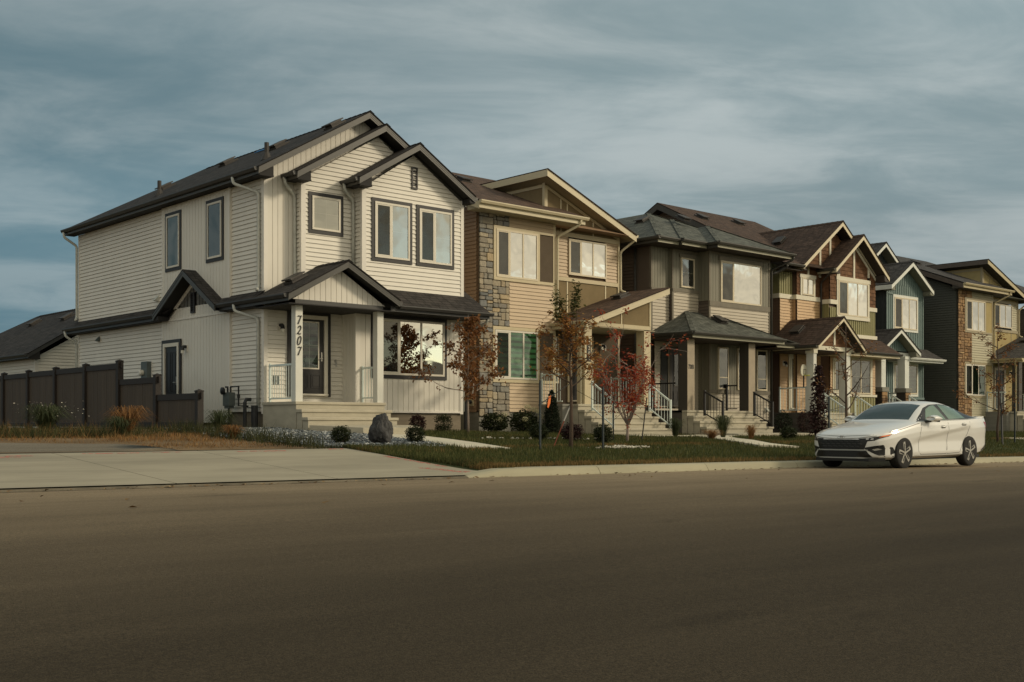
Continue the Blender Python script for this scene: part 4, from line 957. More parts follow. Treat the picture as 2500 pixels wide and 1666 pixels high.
def brown_house():
    H = thing('brown_house', 'brown shake and amber sided house with cream gables and number 7201', 'house', (41.8, 30, .55))
    FA = Face('front', 26.8); FB = Face('front', 26.62); FC = Face('front', 26.2); LA = Face('left', 38.64); LB = Face('left', 39.57); LC = Face('left', 41.33)
    TR, LP, GR, SK = 'trim_ivory', 'lap_amber', 'board_green', 'shake_brown'
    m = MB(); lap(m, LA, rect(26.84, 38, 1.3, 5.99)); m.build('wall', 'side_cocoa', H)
    m = MB(); lap(m, FA, rect(38.7, 39.57, 1.39, 5.99)); lap(m, FB, rect(39.63, 41.33, 1.39, 5.99)); lap(m, FC, rect(41.39, 44.88, 2.2, 4.58)); lap(m, LB, rect(26.65, 26.8, 1.4, 5.99)); m.build('wall', LP, H)
    m = MB(); batten(m, FA, rect(38.66, 39.57, 6.17, 7.4), .16); batten(m, LA, rect(26.82, 38, 6.17, 7.4), .3); batten(m, FC, rect(41.36, 44.9, 4.73, 5.78), .165); batten(m, LC, rect(26.22, 26.62, 4.3, 5.9), .16); batten(m, FC, rect(41.36, 44.9, 1.0, 2.1), .2); m.build('wall', GR, H)
    m = MB(); shakes(m, FB, rect(39.6, 41.33, 6.17, 7.3)); shakes(m, FB, [(39.4, 7.2), (44.9, 7.2), (42.28, 9.1)]); shakes(m, FC, rect(41.36, 44.9, 5.95, 7.2)); shakes(m, FC, [(41.36, 7.2), (44.93, 7.2), (43.15, 8.55)]); m.build('gable_shakes', SK, H)
    m = MB(); shakes(m, LC, rect(26.22, 26.62, 6.08, 7.3)); m.build('gable_shakes', SK, H)
    m = MB()
    FA.box(m, 38.62, 39.57, 5.99, 6.17, 0, .05); FB.box(m, 39.57, 41.33, 5.99, 6.17, 0, .05); LA.box(m, 26.75, 38, 5.99, 6.17, 0, .05); LB.box(m, 26.57, 26.8, 5.99, 6.17, 0, .05); LC.box(m, 26.15, 26.62, 5.90, 6.08, 0, .05)
    FC.box(m, 41.30, 41.84, 5.90, 6.08, 0, .05); FC.box(m, 44.36, 44.97, 5.78, 5.95, 0, .05); FC.box(m, 41.30, 44.97, 4.58, 4.73, 0, .06); FC.box(m, 41.30, 44.97, 2.1, 2.2, 0, .05)
    FC.box(m, 41.84, 41.95, 5.45, 7.2, .01, .05); FC.box(m, 44.24, 44.36, 5.45, 7.2, .01, .05); FC.box(m, 41.78, 44.42, 6.93, 7.09, .012, .065); FC.box(m, 41.84, 44.36, 5.33, 5.47, .01, .07)
    for s, t in ((43.15, 8.3), (42.0, 7.65), (44.3, 7.65)): FC.box(m, s - .06, s + .06, 7.09, t, .012, .05)
    for s, t in ((40.38, 7.75), (41.25, 8.3), (42.0, 8.8)): FB.box(m, s - .06, s + .06, 7.0, t, .012, .05)
    FC.prism(m, [(41.36, 7.07), (43.15, 8.40), (43.15, 8.54), (41.36, 7.21)], .012, .045); FC.prism(m, [(44.93, 7.07), (43.15, 8.40), (43.15, 8.54), (44.93, 7.21)], .012, .045)
    FB.box(m, 39.83, 39.95, 6.18, 6.92, .01, .05); FB.box(m, 40.77, 40.88, 6.18, 6.92, .01, .05); FB.box(m, 39.78, 40.93, 6.90, 7.04, .012, .06)
    FC.box(m, 42.76, 42.89, 2.2, 3.75, .01, .05); FC.box(m, 44.46, 44.6, 2.2, 3.75, .01, .05); FC.box(m, 42.7, 44.64, 3.68, 3.8, .012, .055)
    m.build('band', TR, H)
    window(H, FC, 41.95, 44.24, 5.48, 6.93, mull=(.30, .65), screen=(0,), fm='cream_vinyl', pane_backing='curtain_dark', glass='glass_sky'); window(H, FB, 39.95, 40.77, 6.2, 6.9, mull=(.5,), fm='cream_vinyl', pane_backing='room_dark', glass='glass_sky', grid=True)
    window(H, FC, 42.89, 44.46, 2.22, 3.68, mull=(.5,), fm='cream_vinyl', pane_backing='room_dark', glass='glass_dim', grid=True); window(H, FC, 41.55, 42.1, 2.22, 3.68, .09, tm=TR, fm='cream_vinyl', pane_backing='room_dark', glass='glass_dim')
    door(H, FA, 39.45, 40.28, 1.6, 3.6, trim=.09, tm=TR, fm='trim_ivory', glass=(39.55, 40.18, 2.5, 3.5), pane_backing='room_dark')
    m = MB(); m.box(38.7, 44.85, 26.85, 37.9, 1.25, 7.3); m.box(41.4, 44.85, 26.26, 26.85, 1.0, 7.3); m.box(39.62, 41.4, 26.68, 26.85, 1.4, 7.3); m.build('wall', 'side_cocoa', H)
    m = MB(); m.box(38.69, 44.9, 26.83, 37.95, .1, 1.249); m.box(41.38, 44.9, 26.23, 26.83, .1, .999); m.build('foundation', 'concrete_dark', H)
    # side-gabled main roof and its two front gables
    rf = 'shingle_umber'; m = MB(); z0 = 7.32; zr = 10.58; yr = 32.7
    slab(m, [(38.1, 26.2, z0), (45.2, 26.2, z0), (45.2, yr, zr), (38.1, yr, zr)]); slab(m, [(38.1, 38.9, z0), (45.2, 38.9, z0), (45.2, yr, zr), (38.1, yr, zr)]); Rm = m.build('roof', rf, H)
    m = MB(); lap(m, LA, [(26.6, 7.4), (38.6, 7.4), (32.7, 10.3)]); m.build('wall', 'side_cocoa', H)
    m = MB()
    for y in (26.2, 38.9): m.prism([(38.11, y, z0 - .04), (38.11, yr, zr - .04), (38.11, yr, zr - .30), (38.11, y, z0 - .26)], (.03, 0, 0))
    m.build('fascia', 'post_umber', H); m = MB()
    for y in (26.2, 38.9): m.poly([(38.15, y, z0 - .2), (38.64, y, z0 - .2), (38.64, yr, zr - .24), (38.15, yr, zr - .24)])
    m.box(38.15, 39.5, 26.25, 26.8, 7.08, 7.1); m.build('soffit', 'soffit_brown', H)
    gutter(H, (38.1, 26.2, z0 - .02), (39.45, 26.2, z0 - .02), 'gutter_dark', (0, -1, 0))
    g = dict(roof=rf, fas='fascia_ivory', sof='soffit_brown', two=False)
    gable_y(H, 26.15, 31.5, 39.43, 7.37, 42.28, 9.42, 45.13, 7.37, ywall=26.62, wl=39.57, gr=False, fh=.22, **g); gable_y(H, 25.7, 29.5, 41.07, 7.34, 43.15, 8.89, 45.23, 7.31, ywall=26.2, wl=41.33, wr=44.93, fh=.22, **g)
    Rp = gable_y(H, 24.3, 26.8, 37.62, 3.96, 39.36, 5.11, 40.98, 3.9, ywall=24.75, fh=.17, **g)
    gutter(H, (41.07, 25.75, 7.3), (41.07, 26.6, 7.3), 'gutter_dark', (-1, 0, 0)); gutter(H, (37.62, 24.35, 3.93), (37.62, 26.8, 3.93), 'gutter_dark', (-1, 0, 0))
    downpipe(H, [(41.0, 25.9, 7.2), (41.0, 25.95, 7.1), (41.27, 26.55, 6.8), (41.27, 26.55, 4.4)], 'post_umber'); downpipe(H, [(38.2, 26.1, 7.2), (38.2, 26.15, 7.1), (37.95, 26.4, 6.9), (37.6, 26.5, 6.8)], 'gutter_dark', .06)
    m = MB(); slab(m, [(40.9, 25.25, 3.95), (45.35, 25.25, 3.95), (45.35, 26.19, 4.55), (40.9, 26.19, 4.55)]); m.build('skirt_roof', rf, H); gutter(H, (41.0, 25.25, 3.93), (45.35, 25.25, 3.93), 'gutter_dark', (0, -1, 0))
    m = MB(); m.box(41.0, 45.3, 25.26, 26.19, 3.74, 3.9); m.build('fascia', 'fascia_ivory', H)
    FP = Face('front', 24.75); m = MB(); shakes(m, FP, [(38.1, 3.97), (40.65, 3.97), (39.36, 4.86)]); m.build('gable_shakes', SK, H)
    m = MB(); FP.box(m, 37.9, 40.8, 3.80, 3.96, -.1, .02); FP.box(m, 39.30, 39.42, 3.961, 4.8, .025, .04); FP.prism(m, [(38.05, 3.965), (39.36, 4.78), (39.36, 4.90), (37.9, 3.965)], .026, .038); FP.prism(m, [(40.65, 3.965), (39.36, 4.78), (39.36, 4.90), (40.8, 3.965)], .026, .038); m.build('porch_beam', TR, H)
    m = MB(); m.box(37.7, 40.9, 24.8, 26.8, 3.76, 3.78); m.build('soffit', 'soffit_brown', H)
    p1 = post(H, 37.88, 38.08, 24.7, 25.02, 1.39, 3.79, 'post_white', cap='trim_ivory'); post(H, 40.15, 40.45, 24.7, 25.02, 1.39, 3.79, 'post_white', cap='trim_ivory')
    for k, ch in enumerate('7201'): text(H, ch, Face('front', 24.7), 37.98, 3.06 - k * .225, .25, 'black_metal', .001, extr=.006, off=.006)
    m = MB(); m.box(37.88, 40.9, 24.75, 26.8, .2, 1.32); m.box(37.86, 40.92, 24.72, 26.8, 1.321, 1.389); m.build('porch_slab', 'concrete_dark', H); steps(H, 38.25, 40.6, 24.7, 1.388, 5, .28, .19, 24.75, .5)
    railing(H, (37.92, 26.25, 1.39), (37.92, 25.05, 1.39), n=8)
    railing(H, (40.75, 26.2, 1.39), (40.75, 25.0, 1.39))
    for x in (38.35, 40.5): railing(H, (x, 24.5, 1.2), (x, 23.6, .63), h=.88, n=7, name='stair_rail')
    sconce(H, FA, 38.95, 3.38)
    for x, y in ((39.4, 31.3), (42.4, 31.6)): roof_vent(Rm, (x, y, z0 + (zr - z0) * (y - 26.2) / 6.5 + .02), (0, -.89, -.45))
    for y in (28.6, 30.0): roof_vent(Rm, (41.3, y, 8.75), (-.81, 0, -.58))
    roof_vent(Rp, (38.6, 25.9, 4.63), (-.83, 0, -.55))

def teal_house():
    H = thing('blue_house', 'blue-teal board and batten house with white pointed gables', 'house', (49.2, 31, .55))
    FC = Face('front', 27.4); LC = Face('left', 47.91); FA = Face('front', 28.6); LA = Face('left', 45.9); BD, TR = 'board_teal', 'fascia_white'
    m = MB(); batten(m, FC, rect(47.95, 51.22, 4.1, 7.4), .165); batten(m, FC, [(47.91, 7.4), (51.27, 7.4), (49.57, 8.3)], .165); batten(m, FC, rect(47.95, 51.22, 2.2, 4.1), .165); m.build('wall', BD, H)
    m = MB(); batten(m, LC, rect(27.42, 28.6, 1.4, 7.4), .2); batten(m, FA, rect(45.9, 47.91, 1.4, 7.4), .2); batten(m, LA, rect(28.6, 38.5, 1.0, 7.4), .2); m.build('wall', 'side_navy', H)
    m = MB(); m.box(45.95, 51.2, 28.65, 38.4, 1.0, 7.3); m.box(47.97, 51.2, 27.46, 28.65, 1.0, 7.3); m.build('wall', 'side_navy', H); m = MB(); m.box(47.94, 51.23, 27.43, 38.4, .1, .999); m.box(45.93, 47.93, 28.62, 38.4, .1, .999); m.build('foundation', 'concrete_dark', H)
    m = MB(); FC.box(m, 47.87, 51.31, 2.1, 2.2, 0, .05); FC.box(m, 47.9, 47.98, 2.2, 7.4, .01, .03); FC.box(m, 51.2, 51.28, 2.2, 7.4, .01, .03); FC.box(m, 48.0, 48.45, 6.93, 7.0, .02, .045); m.build('band', BD, H)
    window(H, FC, 48.47, 50.74, 5.26, 6.94, .11, tm=TR, fm='cream_vinyl', mull=(.32, .66), screen=(0,), pane_backing='curtain_dark', glass='glass_sky'); window(H, FC, 48.47, 50.75, 2.24, 3.83, .11, tm=TR, fm='cream_vinyl', mull=(.5,), pane_backing='zebra_blind', glass='glass_dim')
    rf = 'shingle_slate'; g = dict(roof=rf, fas=TR, sof='soffit_teal', two=False)
    m = MB(); slab(m, [(45.4, 28.0, 7.3), (51.8, 28.0, 7.3), (51.8, 33.5, 10.0), (45.4, 33.5, 10.0)]); slab(m, [(45.4, 39, 7.3), (51.8, 39, 7.3), (51.8, 33.5, 10.0), (45.4, 33.5, 10.0)]); Rm = m.build('roof', rf, H)
    m = MB(); m.prism([(45.42, 28.0, 7.26), (45.42, 33.5, 9.96), (45.42, 33.5, 9.74), (45.42, 28.0, 7.04)], (.03, 0, 0)); m.box(45.46, 47.6, 28.0, 28.03, 7.05, 7.25); m.build('fascia', TR, H)
    gable_y(H, 26.95, 31, 47.62, 7.32, 49.55, 8.52, 51.5, 7.32, ywall=27.4, wl=47.91, wr=51.27, fh=.24, **g)
    # upper cross gable rising behind
    gable_y(H, 28.5, 32, 48.1, 8.42, 49.85, 9.62, 51.6, 8.42, ywall=29.0, fh=.22, gl=False, gr=False, ret=False, **g)
    m = MB(); batten(m, Face('front', 29.0), [(48.3, 7.4), (51.4, 7.4), (51.4, 8.4), (49.85, 9.42), (48.3, 8.4)], .2); m.build('wall', 'side_navy', H)
    Rp = gable_y(H, 25.9, 28.6, 45.1, 4.27, 46.6, 5.16, 48.3, 4.18, ywall=26.35, fh=.20, wl=45.4, wr=48.0, **g)
    FP = Face('front', 26.35); m = MB(); batten(m, FP, [(45.5, 4.2), (47.9, 4.2), (46.65, 4.98)], .16); m.build('gable_panel', BD, H); m = MB(); FP.box(m, 45.3, 48.1, 3.98, 4.14, -.1, .03); m.build('porch_beam', TR, H)
    m = MB(); slab(m, [(48.1, 26.5, 4.0), (51.6, 26.5, 4.0), (51.6, 27.38, 4.5), (48.1, 27.38, 4.5)]); m.build('skirt_roof', rf, H); gutter(H, (48.3, 26.5, 3.98), (51.6, 26.5, 3.98), TR, (0, -1, 0)); m = MB(); m.box(48.0, 51.55, 26.51, 27.4, 3.8, 3.94); m.build('fascia', TR, H)
    for a in (45.35, 47.35):
        p = post(H, a + .07, a + .43, 26.2, 26.56, 2.55, 3.98, 'fascia_white', cap='fascia_white'); m = MB(); m.box(a - .03, a + .53, 26.1, 26.66, 2.36, 2.549); m.build('post_plinth', 'concrete_grey', p); m = MB(); stone_wall(m, Face('front', 26.16), a + .02, a + .48, 1.4, 2.36, .08, .16, .03); m.build('stone_base', 'stone_rust', p); m = MB(); m.box(a + .02, a + .48, 26.17, 26.6, 1.3, 2.359); m.build('pier', 'mortar', p)
    m = MB(); m.box(45.2, 48.1, 26.1, 28.6, .2, 1.4); m.build('porch_slab', 'concrete_grey', H); steps(H, 45.85, 47.4, 26.1, 1.398, 5, .28, .19, 26.15, .5)
    railing(H, (45.25, 28.4, 1.4), (45.25, 26.7, 1.4)); railing(H, (48.0, 27.3, 1.4), (48.0, 26.7, 1.4))
    for x in (45.9, 47.35): railing(H, (x, 25.95, 1.3), (x, 24.9, .65), h=.88, n=7, name='stair_rail')
    door(H, FA, 46.4, 47.3, 1.6, 3.6, trim=.09, tm=TR, fm='trim_ivory', glass=(46.55, 47.15, 2.4, 3.4), pane_backing='room_dark'); sconce(H, LA, 28.9, 3.3)
    roof_vent(Rm, (48.3, 31.5, 9.05), (0, -.89, -.44)); roof_vent(Rp, (45.8, 27.6, 4.7), (-.85, 0, -.5))

def end_house():
    H = thing('charcoal_house', 'charcoal house cut off by the right edge of the photo', 'house', (66.5, 31, .5))
    FL = Face('left', 63.2); FF = Face('front', 26.8); m = MB(); lap(m, FL, rect(26.85, 38, 1.1, 7.3)); m.build('wall', 'side_umber', H); m = MB(); vboard(m, FF, rect(63.2, 70, 1.1, 7.3), .2); m.build('wall', 'board_olive', H)
    m = MB(); m.box(63.25, 69.9, 26.86, 37.9, 1.0, 7.2); m.build('wall', 'side_umber', H); m = MB(); m.box(63.22, 69.95, 26.82, 37.9, .1, 1.05); m.build('foundation', 'concrete_dark', H)
    m = MB(); slab(m, [(62.7, 26.3, 7.4), (70.4, 26.3, 7.4), (70.4, 32.3, 9.9), (62.7, 32.3, 9.9)]); slab(m, [(62.7, 38.4, 7.4), (70.4, 38.4, 7.4), (70.4, 32.3, 9.9), (62.7, 32.3, 9.9)]); Rm = m.build('roof', 'shingle_slate', H)
    m = MB(); m.box(62.7, 70.4, 26.3, 26.33, 7.18, 7.36); m.prism([(62.71, 26.34, 7.36), (62.71, 32.3, 9.86), (62.71, 32.3, 9.66), (62.71, 26.34, 7.16)], (.03, 0, 0)); m.box(62.75, 70.3, 26.34, 26.8, 7.15, 7.17); m.build('fascia', 'fascia_olive', H)
    gutter(H, (62.7, 26.3, 7.38), (70.4, 26.3, 7.38), 'gutter_dark', (0, -1, 0)); window(H, FF, 64.5, 66.8, 5.4, 6.9, mull=(.33, .66), fm='cream_vinyl', pane_backing='curtain_dark'); window(H, FF, 64.5, 66.8, 2.3, 3.8, mull=(.33, .66), fm='cream_vinyl', pane_backing='room_dark', glass='glass_dim')
    m = MB(); m.tube([(63.6, 29.6, 8.6), (63.6, 29.6, 9.25)], .07, 8); m.build('vent_pipe', 'vent_black', Rm)

def garage():
    H = thing('detached_garage', 'white sided garage with black shingle roof behind the fence', 'garage', (18.3, 47, .8))
    FL = Face('left', 15.3); FF = Face('front', 43.1); m = MB(); lap(m, FL, rect(43.2, 54.8, .9, 3.4)); m.build('wall', 'siding_white', H); m = MB(); lap(m, FF, rect(15.4, 21.5, .9, 3.4)); lap(m, FF, [(15.3, 3.4), (21.5, 3.4), (18.4, 5.2)], zb=.9); m.build('wall', 'siding_white', H)
    m = MB(); FL.box(m, 43.1, 43.2, .8, 3.4, 0, .03); FF.box(m, 15.27, 15.4, .8, 3.4, .001, .03); m.build('corner_trim', 'siding_white_trim', H); m = MB(); m.box(15.35, 21.45, 43.15, 54.8, .7, 3.35); m.build('wall', 'siding_white', H)
    Rf = gable_y(H, 42.75, 55.2, 14.9, 3.52, 18.4, 5.70, 21.9, 3.52, ywall=43.1, hip=3.6, wl=15.3, fh=.17)
    gutter(H, (14.9, 42.8, 3.5), (14.9, 55.1, 3.5), 'charcoal_metal', (-1, 0, 0)); roof_vent(Rf, (17.6, 49.6, 5.22), (-.85, 0, -.53)); roof_vent(Rf, (17.6, 46.0, 5.22), (-.85, 0, -.53))

for fn in (tan_house, grey_house, brown_house, teal_house, moss_house, end_house, garage): fn()
# ------------------------------------------------------------------ land, road, paving
def clamp(t): return max(0., min(1., t))
def zk(X):
    X = max(-40., min(X, 90.)); return .155 - .0075 * X - .003 * max(0, X - 20) if X < 45 else .155 - .0075 * 45 - .075 - .004 * (X - 45)
def zroad(X, Y): return zk(X) + .015 * min(14 - Y, 5.)
def zlot(X, Y):
    z18 = .45 - .002 * (min(X, 70) - 10); z26 = max(.56, .80 - .018 * (X - 15)) if X > 15 else .80
    zc = zk(X) + .14
    if Y < 18.2: return zc + (z18 - zc) * clamp((Y - 14.3) / 3.9)
    return z18 + (z26 - z18) * clamp((Y - 18.2) / 7.3)
def zapron(X, Y): return zk(X) + .045 + (.465 - zk(X) - .045) * clamp((Y - 14.02) / 4.4)
def ground(X, Y):
    a = zlot(X, Y)
    if Y < 18.5 and X < 12.7:
        b = zapron(X, Y) - .012
        return b + (a - b) * clamp((X - 12.35) / .3)
    return a

def sheet(xs, ys, fz, fuv=None):
    m = MB(); n = len(xs)
    for y in ys:
        for x in xs: m.v.append((x, y, fz(x, y)))
    for j in range(len(ys) - 1):
        for i in range(n - 1): m.f.append((j * n + i, j * n + i + 1, (j + 1) * n + i + 1, (j + 1) * n + i))
    return m
def frange(a, b, s): return [a + s * i for i in range(int(round((b - a) / s)) + 1)]

def asphalt(name, col, dust_vignette):
    m, nt, nd, lk, bs = new_mat(name); bs.inputs['Roughness'].default_value = .9; bs.inputs['Specular IOR Level'].default_value = .10
    tc = N(nd, 'ShaderNodeTexCoord')
    def tex(sc, det, scale=(1, 1, 1), rough=.6):
        mp = N(nd, 'ShaderNodeMapping'); mp.inputs['Scale'].default_value = scale; lk.new(tc.outputs['Object'], mp.inputs['Vector'])
        t = N(nd, 'ShaderNodeTexNoise', Scale=sc, Detail=det, Roughness=rough); lk.new(mp.outputs[0], t.inputs['Vector']); return t.outputs['Fac']
    def mr(v, a, b, c, d):
        q = N(nd, 'ShaderNodeMapRange'); 
        for k, x in zip(('From Min', 'From Max', 'To Min', 'To Max'), (a, b, c, d)): q.inputs[k].default_value = x
        lk.new(v, q.inputs['Value']); return q.outputs['Result']
    def mul(c, f):
        cb = N(nd, 'ShaderNodeCombineColor')
        for k in ('Red', 'Green', 'Blue'): lk.new(f, cb.inputs[k])
        x = N(nd, 'ShaderNodeMix', data_type='RGBA', blend_type='MULTIPLY'); x.inputs['Factor'].default_value = 1; lk.new(c, x.inputs['A']); lk.new(cb.outputs[0], x.inputs['B']); return x.outputs['Result']
    rgb = N(nd, 'ShaderNodeRGB'); rgb.outputs[0].default_value = c4(col); c = rgb.outputs[0]
    if dust_vignette:   # gutter grit and tyre-polished lanes, deepened to paint foreground darkening into the asphalt
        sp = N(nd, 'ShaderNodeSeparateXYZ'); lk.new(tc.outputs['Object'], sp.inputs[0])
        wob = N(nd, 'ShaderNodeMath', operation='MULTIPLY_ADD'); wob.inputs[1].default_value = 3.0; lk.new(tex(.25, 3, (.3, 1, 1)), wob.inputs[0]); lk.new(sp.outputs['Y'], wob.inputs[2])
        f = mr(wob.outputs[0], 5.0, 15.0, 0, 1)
        d = N(nd, 'ShaderNodeRGB'); d.outputs[0].default_value = c4(dust_vignette)
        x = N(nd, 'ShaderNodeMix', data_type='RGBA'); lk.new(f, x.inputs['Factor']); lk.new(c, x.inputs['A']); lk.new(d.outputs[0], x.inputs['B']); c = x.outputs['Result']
    c = mul(c, mr(tex(.35, 5, (.35, 1, 1)), .35, .65, .84, 1.14)); c = mul(c, mr(tex(2.2, 6, (.12, 1, 1)), .35, .65, .90, 1.08)); c = mul(c, mr(tex(38, 4), .3, .7, .80, 1.18)); c = mul(c, mr(tex(130, 2), .3, .7, .62, 1.38))
    # tar patches and oil drips
    c = mul(c, mr(tex(.9, 4, (.45, 1.4, 1), .5), .66, .72, 1, .74))
    lk.new(c, bs.inputs['Base Color'])
    b = N(nd, 'ShaderNodeBump', Strength=.5, Distance=.01); lk.new(tex(140, 3), b.inputs['Height']); lk.new(b.outputs[0], bs.inputs['Normal'])
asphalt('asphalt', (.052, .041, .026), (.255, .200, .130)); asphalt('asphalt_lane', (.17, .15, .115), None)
plain('soil', (.165, .115, .065), .95, .35, 1.3, .5, 25, spec=.1); plain('turf', (.050, .058, .022), .95, .35, 1.6, .5, 40, spec=.1); plain('mulch', (.05, .042, .03), .95, .4, 6, .6, 40, spec=.1)
plain('fabric_sheet', (.085, .082, .074), .9, .2, 5)
plain('concrete_apron', (.32, .29, .215), .85, .20, .8, .12, 60, spec=.2, streak=(.45, 1.6, 1)); plain('kerb_concrete', (.36, .335, .235), .85, .14, 1.4, .15, 50, spec=.2, streak=(.35, 2, 2)); plain('kerb_grime', (.14, .118, .08), .9, .5, 2.5, .6, 30, streak=(.6, 2, 2))
plain('walk_concrete', (.60, .56, .44), .85, .08, 1.5, .1, 60, spec=.2)

def build_site():
    xs = [-300, -120, -60, -30, -15, -5] + frange(0, 80, 1.0)[1:] + [95, 130, 200, 400]; xs = sorted(set(xs + [12.35, 12.5, 12.65]))
    ys = [14.2, 14.26, 14.4] + frange(14.8, 28, .6) + [31, 36, 45, 60, 100, 200, 500]
    g = sheet(xs, [-400, -60, -20, -6.2, 0, 13.88] + ys, lambda x, y: (zroad(x, y) - .06 if y < 14.23 else ground(x, y)) if y > -6.1 else zroad(x, -6) + .12)
    tag(g.build('ground', 'turf', smooth=True), kind='structure')
    # worn bare earth of the side lot, laid just over the turf
    m = sheet(frange(-30, 11, 1) + [11.4, 12.2], frange(18.5, 60, 1.0), lambda x, y: ground(x, y) + .008); tag(m.build('soil', 'soil', smooth=True), kind='structure')
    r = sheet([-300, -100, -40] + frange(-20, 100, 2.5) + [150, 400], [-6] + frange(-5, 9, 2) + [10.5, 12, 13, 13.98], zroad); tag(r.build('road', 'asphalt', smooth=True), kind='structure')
    # upstand kerb in three-metre lengths
    m = MB(); x = 11.7
    while x < 140:
        L = 3.05; n = 4
        for i in range(n):
            a, b = x + .006 + (L - .012) * i / n, x + .006 + (L - .012) * (i + 1) / n
            def prof(X):
                k = clamp((X - 11.7) / .9); h = .045 + .095 * k; z = zk(X)
                return [(X, 13.96, z - .1), (X, 13.965, z + .012), (X, 14.03, z + h * .82), (X, 14.075, z + h), (X, 14.30, z + h + .006), (X, 14.30, z - .1)]
            p, q = prof(a), prof(b); B = len(m.v); m.v.extend(p + q); k = len(p)
            for j in range(k): m.f.append((B + j, B + (j + 1) % k, B + k + (j + 1) % k, B + k + j))
            m.f.append(tuple(B + j for j in range(k))); m.f.append(tuple(B + k + j for j in range(k - 1, -1, -1)))
        x += L
    tag(m.build('kerb', 'kerb_concrete'), kind='structure')
    m = MB(); x = -40
    while x < 11.69:
        b = min(x + 1.5, 11.69)
        for (ya, za, yb, zb) in ((13.93, .004, 13.985, .032), (13.985, .032, 14.06, .030)): m.poly([(x, ya, zk(x) + za), (b, ya, zk(b) + za), (b, yb, zk(b) + zb), (x, yb, zk(x) + zb)])
        x = b
    tag(m.build('gutter_lip', 'kerb_grime'), kind='structure')
    # driveway apron: cast bays with open joints; the last one flares round the lawn tip
    m = MB()
    def bay(xa, xb, edge=None):
        X = frange(0, 1, .125); Y = frange(14.05, 18.45, .275); ny = len(Y); nx = len(X); B = len(m.v)
        for y in Y:
            e = edge(y) if edge else xb
            for t in X: xx = xa + (e - xa) * t; m.v.append((xx, y, zapron(xx, y)))
        for j in range(ny - 1):
            for i in range(nx - 1): m.f.append((B + j * nx + i, B + j * nx + i + 1, B + (j + 1) * nx + i + 1, B + (j + 1) * nx + i))
    for a in frange(-33.2, 4.3, 2.5): bay(a + .006, a + 2.494)
    bay(6.806, 9.294); bay(9.306, 12.4, lambda y: 12.32 - .30 * math.sin(clamp((y - 14.05) / 2.2) * math.pi) * .0 + .12 * clamp((y - 16) / 2) - .0 + (.0 if y > 14.8 else .25 * (14.8 - y) / .75))
    tag(m.build('driveway_apron', 'concrete_apron', smooth=True), kind='structure')
    m = sheet(frange(-33, 8.9, 1.0) + [8.9], [18.46, 18.8, 19.4, 20.3], lambda x, y: ground(x, y) + .016)
    n = len(frange(-33, 8.9, 1.0)) + 1
    for i in range(n): m.v[3 * n + i] = (m.v[3 * n + i][0] - .35 - .03 * (8.9 - m.v[3 * n + i][0]), 20.3 + .5 * max(0, 8.5 - m.v[3 * n + i][0]) * .9, 0)
    for i, v in enumerate(m.v): m.v[i] = (v[0], v[1], ground(v[0], v[1]) + .018)
    tag(m.build('side_lane', 'asphalt_lane', smooth=True), kind='structure')
    # walks
    def walk(name, pts, lift=.03):
        m = MB()
        for i in range(len(pts) - 1):
            (a, b), (c, d) = pts[i], pts[i + 1]
            q = [a, b, d, c]; top = [(x, y, ground(x, y) + lift) for x, y in q]; m.prism(top, (0, 0, -.12))
        tag(m.build(name, 'walk_concrete'), kind='structure')
    walk('path', [((16.0, 23.15), (17.4, 23.15)), ((15.75, 21.2), (17.0, 21.2)), ((15.3, 19.4), (16.5, 19.4)), ((14.9, 18.0), (15.98, 17.66))])
    walk('path', [((30.3, 24.3), (31.1, 23.2)), ((28.6, 22.9), (29.3, 22.2)), ((27.2, 21.4), (27.9, 20.8)), ((25.9, 19.9), (26.6, 19.3)), ((24.5, 18.2), (25.25, 17.75)), ((24.2, 17.4), (25.3, 16.9))], .05)
    walk('path', [((26.0, 23.86), (26.0, 23.2)), ((28.9, 23.86), (28.9, 23.2)), ((30.3, 24.2), (30.6, 23.5))], .05)
    walk('path', [((38.4, 23.4), (39.8, 23.4)), ((33.5, 18.2), (34.8, 18.2))], .04); walk('path', [((41, 18.9), (41, 17.9)), ((60, 18.9), (60, 17.9))], .04)
    # decorative gravel bed, weed sheet and stones
    m = MB(); P = [(11.9, 24.6), (11.9, 20.6), (12.25, 18.62), (14.75, 18.3), (15.25, 19.4), (15.7, 21.2), (15.95, 23.0), (15.15, 24.3), (15.15, 27.6), (12.8, 27.6)]
    def inside(x, y, P):
        c = False
        for i in range(len(P)):
            (a, b), (d, e) = P[i], P[i - 1]
            if (b > y) != (e > y) and x < (d - a) * (y - b) / (e - b) + a: c = not c
        return c
    global GRAVEL, INSIDE; GRAVEL = P; INSIDE = inside
    gx = frange(11.8, 16.0, .3); gy = frange(18.2, 27.8, .3)
    for i in range(len(gx) - 1):
        for j in range(len(gy) - 1):
            if inside(gx[i] + .15, gy[j] + .15, P): m.poly([(x, y, ground(x, y) + .02) for x, y in ((gx[i], gy[j]), (gx[i + 1], gy[j]), (gx[i + 1], gy[j + 1]), (gx[i], gy[j + 1]))])
    tag(m.build('weed_sheet', 'fabric_sheet'), kind='structure')
